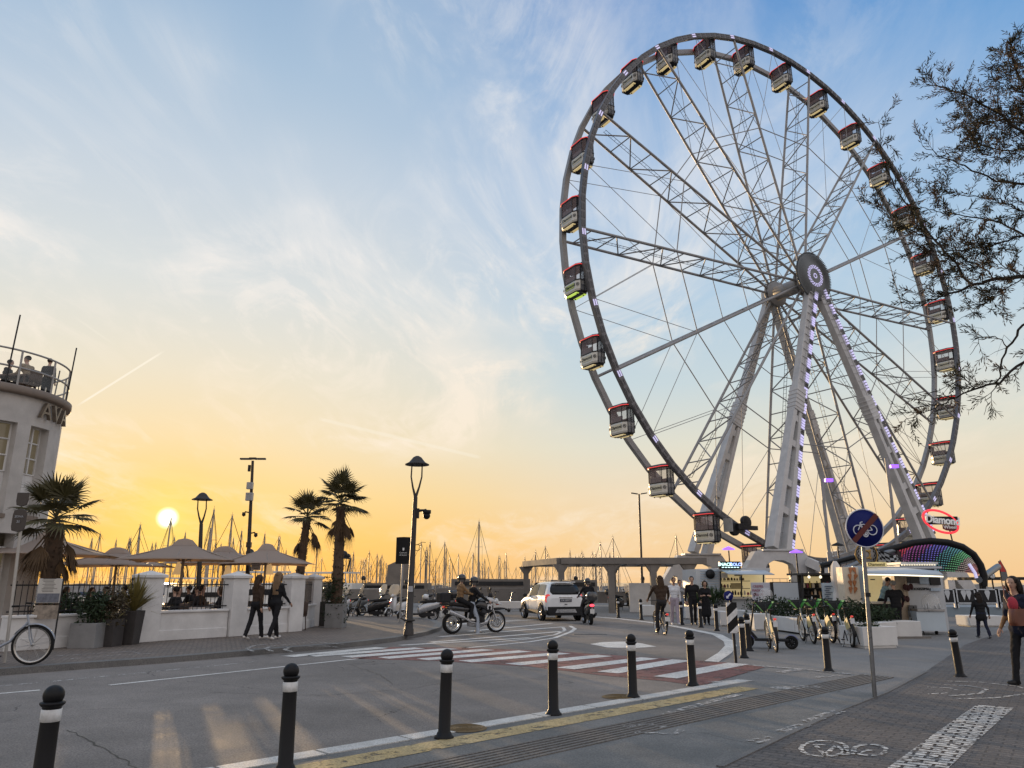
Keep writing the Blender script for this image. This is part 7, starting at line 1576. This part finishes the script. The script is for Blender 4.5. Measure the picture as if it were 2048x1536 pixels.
# ------------------------------------------------------------------ street lamps and info signs
lamp_d = M('lamp_iron', (.05,.045,.042), .5, .4, .2, 6)
def hat_lamp(base_px, top_px, KHz, label, cam_on=False):
    g = G(*base_px, KHz); tp = PY(top_px[0], top_px[1], g.y+.6); t = thing('street_lamp', label, 'street lamp', g); H = tp.z-g.z; dx_ = tp.x-g.x
    at = lambda z, o=0: V((dx_*z/H+o, .6*z/H, z))
    q = MB(); q.tube([at(0), at(.18), at(.2), at(.34), at(.36), at(H*.4), at(H*.76)], [.15,.14,.12,.12,.10,.085,.065], 12); q.build('pole', lamp_d, t)
    for s in (-1, 1): q = MB(); q.tube([at(H*.755), at(H*.82, s*.10), at(H*.88, s*.165), at(H*.955, s*.16)], [.045,.03,.024,.02], 8); q.build('fork_arm', lamp_d, t)
    q = MB(); c = at(H*.955); q.lathe([(0,.27),(.05,.265),(.13,.22),(.20,.13),(.26,.06),(.38,.0),(.38,-.02),(.25,-.01),(0,.02)], c, 24); q.build('lamp_hat', lamp_d, t)
    if cam_on:
        q = MB(); p = at(H*.665); q.box(p+V((.09,-.02,.0)), (.10,.10,.30)); q.tube([p+V((.1,0,.08)), p+V((.28,0,.10)), p+V((.36,0,.12))], [.05,.03,.025], 8); br = q.build('camera_bracket', dark_metal, t)
        q = MB(); q.lathe([(0,.10),(.13,.10),(.13,.0),(.09,-.02),(0,-.02)], p+V((.37,0,0)), 16); q.ell(p+V((.37,0,-.07)), .11); q.build('dome_camera', black_paint, br)
        q = MB(); p = at(H*.475, .08); q.torus(p+V((.05,0,-.02)), .09, .01, RX90, 20, 5); q.tube([p+V((.04,0,.06)),p+V((.2,0,.14)),p+V((.3,0,.13))], .008, 5); q.build('loose_cable', dark_metal, t)
        q = MB(); p = at(H*.245); q.box(p+V((-.0,-.105,.0)), (.14,.02,.16)); q.build('sticker', M('sticker', (.35,.36,.38), .5, 0, .3, 14), t)
        q = MB(); p = at(.42); q.torus(p, .14, .03); q.tube([p+V((-.12,-.05,0)), p+V((-.24,-.1,.06))], .02, 6); q.build('collar', lamp_d, t)
    return t
hat_lamp((817,1271),(835,914),KH,'tall dark street lamp with hat-shaped head and dome camera at the pavement corner',True)
hat_lamp((394,1250),(405,988),KH,'street lamp with hat-shaped head behind the parasols, right of the sun')
# double-arm pole with boxes
g = PY(495,1150,33); tp = PY(513,925,33.5); t = thing('mast_lamp', 'tall slim two-armed lamp pole with grey boxes and cameras behind the terrace', 'street lamp', (g.x, 33, 0)); H = tp.z; dx_ = tp.x-g.x; at = lambda z, o=0: V((dx_*(z-g.z)/(H-g.z)+o, 0, z))
q = MB(); q.tube([at(0), at(H*.5), at(H)], [.10,.08,.055], 10); q.build('pole', lamp_d, t)
for s in (-1, 1): q = MB(); q.loft([[at(H, s*x)+V((0,y,z+.05)) for y, z in ((-.09,0),(.09,0),(.06,.07),(-.06,.07))] for x in (.08,.35,.56)], sm=False); q.build('lamp_head', lamp_d, t)
q = MB(); q.box(at(H)+V((0,0,.10)), (.3,.16,.08)); q.build('cap', lamp_d, t)
for z, w in ((.835,.26),(.765,.30)): q = MB(); q.box(at(H*z)+V((-.02,-.15,0)), (w,.18,w*1.15)); q.build('equipment_box', grey_metal, t, bevel=.01)
q = MB(); q.box(at(H*.95)+V((-.12,-.05,0)),(.10,.1,.28)); q.build('antenna', dark_metal, t)
for z, s in ((.665,-1),(.535,1)): q = MB(); p = at(H*z); q.tube([p, p+V((s*.24,0,.05))], .03, 6); q.lathe([(0,.06),(.07,.05),(.08,-.08),(0,-.14)], p+V((s*.28,0,-.03)), 12); q.build('camera', dark_metal, t)
q = MB(); q.box(at(H*.465),(.18,.2,.22)); q.build('junction_box', lamp_d, t)
# far twin lamp by the wheel
g = PY(1284,1165,58); tp = PY(1278,988,58); t = thing('mast_lamp', 'thin far two-armed lamp pole left of the big wheel', 'street lamp', (g.x, 58, 0)); q = MB(); q.tube([(0,0,0),(tp.x-g.x,0,tp.z)], [.10,.07], 8); q.build('pole', lamp_d, t)
for s in (-1, 1): q = MB(); q.beam((tp.x-g.x+s*.1,0,tp.z),(tp.x-g.x+s*.62,0,tp.z+.08),.2,.07); q.build('lamp_head', lamp_d, t)
# black info sign
g = G(799,1245,KH); t = thing('info_sign', 'black rectangular info panel with tiny white writing left of the lamp post', 'sign', (g.x,g.y,KH)); p0, p1 = PY(791,1128,g.y), PY(823,1075,g.y); q = MB(); cx = (p0.x+p1.x)/2-g.x; cz = (p0.z+p1.z)/2-KH; w, h = p1.x-p0.x, p1.z-p0.z
q.tube([(0,.06,0),(cx*.7,.06,cz)], .04, 8); q.build('post', grey_metal, t); q = MB(); q.loft([[V((cx+x*w/2, y, cz+z*h/2+ (.02 if abs(z) < 2 else 0)*math.cos(x*1.3))) for x, y in ((-1,.05),(-1,-.01),(-.5,-.035),(0,-.04),(.5,-.035),(1,-.01),(1,.05))] for z in (-1,1)], sm=False); pn = q.build('panel', black_paint, t)
text('panel_text', 'Comune', .085, white_paint, pn, basis((cx,-.05,cz-.08),(1,0,0),(0,0,1)), .004); text('panel_text', 'di Rimini', .085, white_paint, pn, basis((cx,-.05,cz-.17),(1,0,0),(0,0,1)), .004); q = MB(); q.prism([(-.035,.06),(.035,.06),(.035,-.02),(0,-.06),(-.035,-.02)], .01, Matrix.Translation((cx,-.048,cz+.05))@Matrix.Rotation(math.pi/2,4,'X')); q.build('crest', white_paint, pn)
# sign seen from behind at the left edge
g = G(9,1326,KH); tp = PY(41,1044,g.y+.05); t = thing('traffic_sign', 'back of a rounded dark traffic sign on a grey post at the left edge', 'traffic sign', g); v = tp-g; q = MB(); q.tube([(0,0,0), v+V((0,.02,.25))], .03, 10); q.build('post', M('galvanised_pale', (.36,.35,.33), .4, .5, .15, 8), t)
q = MB(); q.prism([(-.14,-.12),(-.12,-.20),(0,-.23),(.12,-.20),(.14,-.12),(.14,.12),(.12,.20),(0,.23),(-.12,.20),(-.14,.12)], .03, Matrix.Translation(v+V((-.0,-.05,.03)))@Matrix.Rotation(math.pi/2,4,'X')); pb2 = q.build('panel', M('sign_back', (.06,.05,.045), .5, .3, .15, 6), t, bevel=.01); q = MB(); q.prism([(-.12,-.08),(-.10,-.17),(0,-.20),(.10,-.17),(.12,-.08),(.12,.08),(-.12,.08)], .03, Matrix.Translation(v+V((.0,-.05,.50)))@Matrix.Rotation(math.pi/2,4,'X')); q.build('panel', M('sign_back',(.06,.05,.045)), t, bevel=.01)
text('panel_text', 'ZONA', .06, M('sticker',(.35,.36,.38)), pb2, basis(v+V((0,-.075,.10)),(1,0,0),(0,0,1)), .003); text('panel_text', '30', .07, M('sticker',(.35,.36,.38)), pb2, basis(v+V((0,-.075,.0)),(1,0,0),(0,0,1)), .003)
# small notice on the terrace
p = PY(512,1132,24.9); t = thing('notice_sign', 'small pale notice plate on a pole above the woman in the dark jacket', 'sign', (p.x, p.y, KH)); q = MB(); q.box((0,0,p.z-KH),(.30,.02,.26)); nb = q.build('plate', M('notice', (.42,.38,.36), .6), t); q = MB(); q.tube([(0,.03,0),(0,.03,p.z-KH)], .015, 6); q.build('pole', dark_metal, t)
for k, w_ in enumerate(('VIETATO','SOSTARE','GRAZIE')): text('plate_text', w_, .055, dark_metal, nb, basis((0,-.014,p.z-KH+.075-.075*k),(1,0,0),(0,0,1)), .002)

# ------------------------------------------------------------------ palms
bark = M('palm_bark', (.085,.055,.035), .9, 0, .35, 6, .8, bsc=18); frond_m = M('palm_frond', (.065,.058,.02), .55, 0, .35, 2); frond_d = M('dead_frond', (.085,.050,.022), .8, 0, .3, 3)
def fan(q, base, az, el_, pet, L, n=26, m=0, droop=.25, spread_=115, split=.45):
    d = V((math.cos(az)*math.cos(el_), math.sin(az)*math.cos(el_), math.sin(el_))); side = V((-math.sin(az), math.cos(az), 0)); nrm = d.cross(side)
    if nrm.z < 0: nrm = -nrm
    mid = base+d*pet*.5+V((0,0,-.04*pet)); hub_ = base+d*pet+V((0,0,-droop*.35*pet)); q.tube([base, mid, hub_], [.022,.016,.011], 5, m)
    d = (d+V((0,0,-droop*.6))).normalized(); nrm = d.cross(side); fold = .28; pts = []
    for i in range(n+1):
        a = rad(-spread_+2*spread_*i/n); l = L*(1-.28*abs(a/rad(spread_))**2)*U3(.92,1.06)
        v = d*math.cos(a)+side*math.sin(a); v = v-nrm*0; lift = V((0,0,-1))
        pts.append((v, l, a))
    for i in range(n):
        v0, l0, a0 = pts[i]; v1, l1, a1 = pts[i+1]; vm = ((v0+v1)*.5).normalized(); z = nrm*(.03 if i % 2 else -.03)
        b0 = hub_+v0*l0*split; b1 = hub_+v1*l1*split; sag = V((0,0,-1))*droop
        q.add([hub_, b0+z*.6+sag*.10*l0, b1-z*.6+sag*.10*l1], [(0,1,2)], m)
        l = (l0+l1)/2; wd = (b1-b0)*.5; c1 = hub_+vm*l*.74+sag*.30*l+V((U3(-.02,.02),U3(-.02,.02),0)); c2 = hub_+vm*l*.95+sag*.72*l*U3(.6,1.25)
        q.add([b0+z*.6+sag*.10*l0, b1-z*.6+sag*.10*l1, c1+wd*.42, c1-wd*.42, c2], [(0,1,2,3),(3,2,4)], m)
def palm(px, py, Hh, r0, r1, label, n_f, L, seed, stubs=True, pet=.75, lean=(0,0), KHz=KH, base=None, dead=8):
    random.seed(seed); g = base or G(px, py, KHz); t = thing('palm_tree', label, 'palm tree', g); q = MB(); k = 22; pts = []; rr = []
    for i in range(k+1):
        f = i/k; pts.append(V((lean[0]*f*f, lean[1]*f, Hh*f))); rr.append((r0+(r1-r0)*f)*(1+.10*(i%2))*(1.25 if f < .06 else 1))
    q.tube(pts, rr, 14)
    if stubs:
        for i in range(int(Hh*42)):
            f = U3(.18,1); a = U3(0,6.28); c = V((lean[0]*f*f, lean[1]*f, Hh*f)); r = r0+(r1-r0)*f; d = V((math.cos(a),math.sin(a),0)); sd = V((-d.y,d.x,0))*.03
            p = c+d*r*.9; q.add([p-sd, p+sd, p+d*.085+V((0,0,.085))+sd*.5, p+d*.085+V((0,0,.085))-sd*.5, p+V((0,0,.04))], [(0,1,2,3),(0,3,4),(1,4,2)])
    q.build('trunk', bark, t); top = pts[-1]; q = MB()
    for i in range(n_f):
        az = i*2.399+U3(-.2,.2); f = i/n_f; e = rad(80-92*f**.9+U3(-10,10)); fan(q, top+V((0,0,.05+.2*(1-f))), az, e, pet*U3(.75,1.1), L*U3(.85,1.1), 24, 0, droop=.08+.3*f+U3(0,.12))
    q.build('crown', frond_m, t); q = MB()
    for i in range(dead): fan(q, top+V((0,0,-.05-.25*U3(0,1))), U3(0,6.28), rad(U3(-60,-25)), pet*U3(.6,1.1), L*U3(.6,.85), 16, 0, droop=U3(.7,1.2), spread_=50, split=.5)
    q.build('dead_fronds', frond_d, t)
    return t
pot_m = M('dark_pot', (.055,.05,.048), .7, 0, .2, 4, .2); pot_g = M('grey_pot', (.20,.20,.20), .7, 0, .15, 4, .2)
def pot(px, py, w, h, label, m=pot_m, d=None, taper=1.0, KHz=KH, rz=0):
    d = d or w; g = G(px, py, KHz); t = thing('plant_pot', label, 'plant pot', (g.x, g.y+d/2, KHz), rz); q = MB(); a = w/2*taper; b = d/2*taper
    q.loft([[V((x*a,y*b,.0)) for x, y in ((-1,-1),(1,-1),(1,1),(-1,1))],[V((x*w/2,y*d/2,h)) for x, y in ((-1,-1),(1,-1),(1,1),(-1,1))],[V((x*w/2*.88,y*d/2*.88,h)) for x, y in ((-1,-1),(1,-1),(1,1),(-1,1))],[V((x*w/2*.86,y*d/2*.86,h-.08)) for x, y in ((-1,-1),(1,-1),(1,1),(-1,1))]], sm=False); q.build('pot', m, t, bevel=.01)
    return t, g
t, g = pot(666,1256,.62,.78,'square grey planter holding the nearer tall palm and its ivy',pot_g); pc = V((g.x, g.y+.31, KH))
pr = PY(682,1010,pc.y); palm(0,0,pr.z-KH-.05,.20,.145,'tall fan palm with shaggy trunk growing from a grey planter behind the walking pair',20,.74,5,lean=(pr.x-pc.x,0),base=pc,pet=.62)
q = MB(); random.seed(8)
for i in range(26): leaf_cloud(q, (U3(-.30,.30)*(1.2), U3(-.34,.2), U3(.15,1.55)), (.22,.2,.25), 46, .10)
iv = q.build('ivy_skirt', leaf_d, loc=pc); tag(iv, 'dark ivy skirt hanging over the grey palm planter', 'ivy')
t, g = pot(641,1252,.55,.82,'square black planter left of the grey palm planter',pot_m); pc2 = V((g.x-.35, g.y+1.5, KH))
p2 = PY(613,1040,pc2.y+.5); palm(0,0,p2.z-KH,.18,.13,'fan palm half a head lower, rising behind the terrace wall end',17,.68,9,lean=(p2.x-PY(600,1140,pc2.y+.5).x+.05,0),base=V((PY(598,1150,pc2.y+.5).x, pc2.y+.5, KH)),pet=.6)
gb_ = G(84,1284,KH); pr = PY(112,1040,gb_.y); palm(0,0,pr.z-KH-.1,.26,.20,'big shaggy fan palm at the left in front of the white building',19,.80,13,lean=(pr.x-gb_.x,0),base=gb_,pet=.62,dead=16)
q = MB(); random.seed(18)
for i in range(14): leaf_cloud(q, (U3(-.25,.25)-.1, U3(-.3,.1), U3(.1,1.1)), (.2,.2,.3), 60, .11)
tag(q.build('ivy_skirt', leaf_d, loc=gb_), 'dark ivy round the foot of the big left palm', 'ivy')
# planters and plants along the left of the terrace
random.seed(41)
def plant(px, py, dz, kind, label, par_name='shrub', s=1.0, m=None):
    g = G(px, py, KH); t = thing(par_name, label, 'plant', (g.x, g.y+.25, KH+dz)); q = MB()
    if kind == 'bush':
        for i in range(12): leaf_cloud(q, (U3(-.28,.28)*s, U3(-.2,.2), U3(.05,.75)*s), (.24*s,.22,.24*s), 60, .10)
        for i in range(5): q.tube([(U3(-.05,.05),0,-.05),(U3(-.25,.25)*s,U3(-.1,.1),.6*s)], .012, 5)
    else:
        spiky(q, (0,0,.0), 90, .95*s, .026, up_=.55); spiky(q, (0,0,-.02), 26, 1.0*s, .022, up_=.05)
    q.build('leaves', m or leaf_d, t)
pot(160,1297,.62,.56,'square grey pot in front of the left railing',pot_g); plant(160,1297,.52,'bush','dense dark shrub in the square grey pot','shrub',.85)
pot(118,1293,.55,.60,'dark pot beside the big palm foot',pot_m); plant(118,1293,.52,'bush','low dark shrub beside the menu board','shrub',.8)
pot(202,1294,.5,.62,'dark pot between the grey pot and the tall pot',pot_m); plant(205,1294,.56,'bush','loose brownish shrub left of the tall spiky plant','shrub',.95, M('shrub_brown', (.06,.045,.02), .7, 0, .35, 3))
pot(247,1290,.46,.80,'tall tapered dark pot with the spiky plant at the wall end',pot_m,taper=.8); plant(249,1290,.78,'spiky','tall spiky grass-like plant in the sunbeam at the wall end','spiky_plant',1.0, M('spiky_leaf', (.16,.13,.035), .6, 0, .3, 3))
for i, (px, sc) in enumerate(((170,1.0),(200,1.1),(140,.9))): pass
# menu stand
g = G(88,1300,KH); t = thing('menu_stand', 'tall pale framed menu stand in front of the palm foot', 'menu stand', g, rad(4)); lb_ = V((.10,.12,0))
p0, p1 = PY(76,1206,g.y), PY(122,1157,g.y); w, h = .52, p1.z-p0.z; cx = (p0.x+p1.x)/2-g.x; cz = (p0.z+p1.z)/2-KH; q = MB(); q.box((cx,0,cz),(w,.03,h)); mp = q.build('menu_panel', M('menu_paper', (.50,.48,.44), .6, 0, .1, 4), t, bevel=.006); q = MB(); q.box((cx,-.018,cz-.16),(w*.94,.01,.20)); q.build('menu_picture', M('menu_photo', (.13,.14,.17), .6, 0, .5, 9), mp); q = MB()
for i in range(10): q.box((cx-.02+U3(-.03,.03),-.017,cz+.27-.032*i),(w*U3(.4,.7),.004,.008))
q.build('menu_lines', dark_metal, mp); q = MB(); q.tube([(cx-w/2,.02,0),(cx-w/2,.02,cz+h/2)], .018, 6); q.tube([(cx+w/2,.02,0),(cx+w/2,.02,cz+h/2)], .018, 6); q.build('stand', dark_metal, t); q = MB(); q.box((cx,0,cz-h/2-.2),(w,.03,.3)); q.build('lower_panel', M('menu_low', (.24,.20,.16), .6, 0, .5, 9), t)

# ------------------------------------------------------------------ tamarisk branches from the right
random.seed(77)
tam = thing('tamarisk_tree', 'feathery tamarisk tree reaching in from the right edge of the photo', 'tree', (6.6, 6.6, 0)); To = V((6.6,6.6,0)); tb_m = M('tamarisk_bark', (.03,.024,.02), .9, 0, .3, 8, .5); tl_m = M('tamarisk_leaf', (.045,.040,.018), .7, 0, .45, 2.5); tl2 = M('tamarisk_dry_leaf', (.10,.058,.026), .8, 0, .4, 2.5)
br_px = [
 ([(2190,600),(2110,560),(2048,553),(1990,560),(1940,572),(1900,588),(1860,600),(1822,607)],7.0,.026,.005,.35),
 ([(1945,572),(1912,530),(1872,482),(1832,432),(1792,375),(1765,315),(1757,245)],7.0,.014,.003,.9),
 ([(1872,482),(1840,470),(1800,452),(1770,430),(1735,400)],7.0,.007,.002,1.0),
 ([(2190,400),(2110,380),(2048,366),(1990,362),(1930,332),(1885,312),(1845,292)],7.2,.018,.003,.25),
 ([(2190,330),(2100,310),(2040,262),(1990,222),(1945,196),(1900,178),(1852,168)],7.1,.020,.004,1.0),
 ([(2100,300),(2060,200),(2035,140),(2018,100),(2010,90)],7.3,.018,.004,1.2),
 ([(2110,250),(2060,240),(2010,235),(1970,250),(1940,230)],7.4,.012,.003,1.2),
 ([(2110,330),(2060,300),(2000,300),(1960,290),(1945,280)],7.4,.012,.003,1.1),
 ([(2110,480),(2048,470),(1990,440),(1930,432),(1880,425),(1850,415)],7.2,.012,.003,.8),
 ([(2048,470),(1990,490),(1930,500),(1890,505),(1850,500),(1820,480)],7.1,.009,.002,1.0),
 ([(2110,420),(2048,425),(2000,400),(1950,395),(1900,385),(1870,390)],7.3,.009,.002,.9),
 ([(1990,560),(1960,530),(1930,520),(1900,545),(1880,560)],7.0,.007,.002,1.0),
 ([(2048,553),(2010,580),(1985,600),(1960,610),(1945,625)],7.0,.007,.002,.8),
 ([(2048,553),(2000,530),(1975,505),(1950,480)],7.0,.007,.002,1.0),
 ([(2200,610),(2110,610),(2048,650),(2016,695),(2000,740),(1993,772)],7.3,.018,.006,.12),
 ([(2190,660),(2110,680),(2048,722),(1998,766),(1950,776),(1900,800),(1860,822),(1812,838)],7.3,.018,.003,.35),
 ([(1950,776),(1925,755),(1900,770),(1860,785)],7.3,.006,.002,.45),
 ([(2016,695),(1990,670),(1960,680),(1940,710)],7.3,.006,.002,.3),
 ([(1998,766),(1975,800),(1968,830)],7.3,.005,.002,.3)]
wood, green, dry = MB(), MB(), MB()
def spray(p, d, L, lst, nd=14):
    d = d.normalized(); x, y = frame(d)
    tip = p+d*L+V((0,0,-.05*L)); wood.tube([p, p+d*L*.5, tip], [.0028,.002,.001], 4)
    for i in range(nd):
        f = .12+.9*i/nd; c = p+(tip-p)*min(1, f); a = i*2.4+U3(-.4,.4); o = (x*math.cos(a)+y*math.sin(a)); v = (d*U3(.7,1.0)+o*U3(.45,.8)).normalized(); l = U3(.045,.085)*(1.1-.4*f); s = v.cross(o)*.0042 if v.cross(o).length > 1e-5 else x*.004
        s = v.cross(V((U3(-1,1),U3(-1,1),U3(-1,1)))).normalized()*.0055
        m = c+v*l*.5; lst.add([c-s*.5, m-s, c+v*l, m+s], [(0,1,2,3)])
for pts, Y, r0, r1, dens in br_px:
    P3 = [PY(x, y, Y+U3(-.15,.15)+.0015*(2048-x))-To for x, y in pts]; n = len(P3)
    # resample with a little wander
    Q3 = []
    for i in range(n-1):
        for k in range(4): Q3.append(P3[i].lerp(P3[i+1], k/4)+V((U3(-.012,.012),U3(-.02,.02),U3(-.012,.012))))
    Q3.append(P3[-1]); m = len(Q3); wood.tube(Q3, [r0+(r1-r0)*i/(m-1) for i in range(m)], 6)
    for i in range(2, m):
        d = (Q3[i]-Q3[i-1])
        for k in range(int(dens*1.7)+ (1 if random.random() < dens*1.7 % 1 else 0)):
            o = V((U3(-1,1),U3(-.8,.8),U3(-.7,1))).normalized(); v = (d.normalized()*U3(.3,1.1)+o*.9).normalized(); L = U3(.14,.34); p = Q3[i]; lst = green if random.random() < .72 else dry
            spray(p, v, L, lst, 16)
            for j in range(2): f = U3(.25,.8); o2 = V((U3(-1,1),U3(-1,1),U3(-.7,1))).normalized(); spray(p+v*L*f, (v+o2*.8), L*U3(.4,.7), lst, 10)
        if random.random() < .25: o = V((U3(-1,1),U3(-1,1),U3(-.6,1))).normalized(); wood.tube([Q3[i], Q3[i]+(d.normalized()+o).normalized()*.12, Q3[i]+(d.normalized()+o*.8).normalized()*.26], [.003,.002,.0008], 4)
# dense clump in the upper right corner
for i in range(250):
    p = PY(U3(1985,2110), U3(100,320), 7.3+U3(-.4,.4))-To; v = V((U3(-1.2,.3),U3(-.8,.8),U3(-.5,1))); spray(p, v, U3(.12,.3), green if random.random() < .6 else dry, 14)
for i in range(70):
    p = PY(U3(1905,1975), U3(180,330), 7.2+U3(-.3,.3))-To; v = V((U3(-1.2,.3),U3(-.8,.8),U3(-.5,1))); spray(p, v, U3(.1,.22), green if random.random() < .6 else dry, 12)
tr = MB(); tr.tube([(0,0,0),(.08,.05,.9),(-.02,.1,1.7),(-.25,.2,2.5)], [.24,.19,.16,.13], 12)
for pts, Y, r0, r1, dens in br_px:
    if pts[0][0] >= 2100:
        e = PY(pts[0][0], pts[0][1], Y+.0015*(2048-pts[0][0]))-To; s = V((-.25,.2,2.45)) if e.z > 2.2 else V((-.02,.1,1.7)); tr.tube([s, s.lerp(e, .4)+V((.12,0,.15)), s.lerp(e, .75)+V((.08,0,.08)), e], [.06,.045,.034,r0], 7)
tr.build('trunk', tb_m, tam); wood.build('branches', tb_m, tam); green.build('leaves', tl_m, tam); dry.build('dry_leaves', tl2, tam)
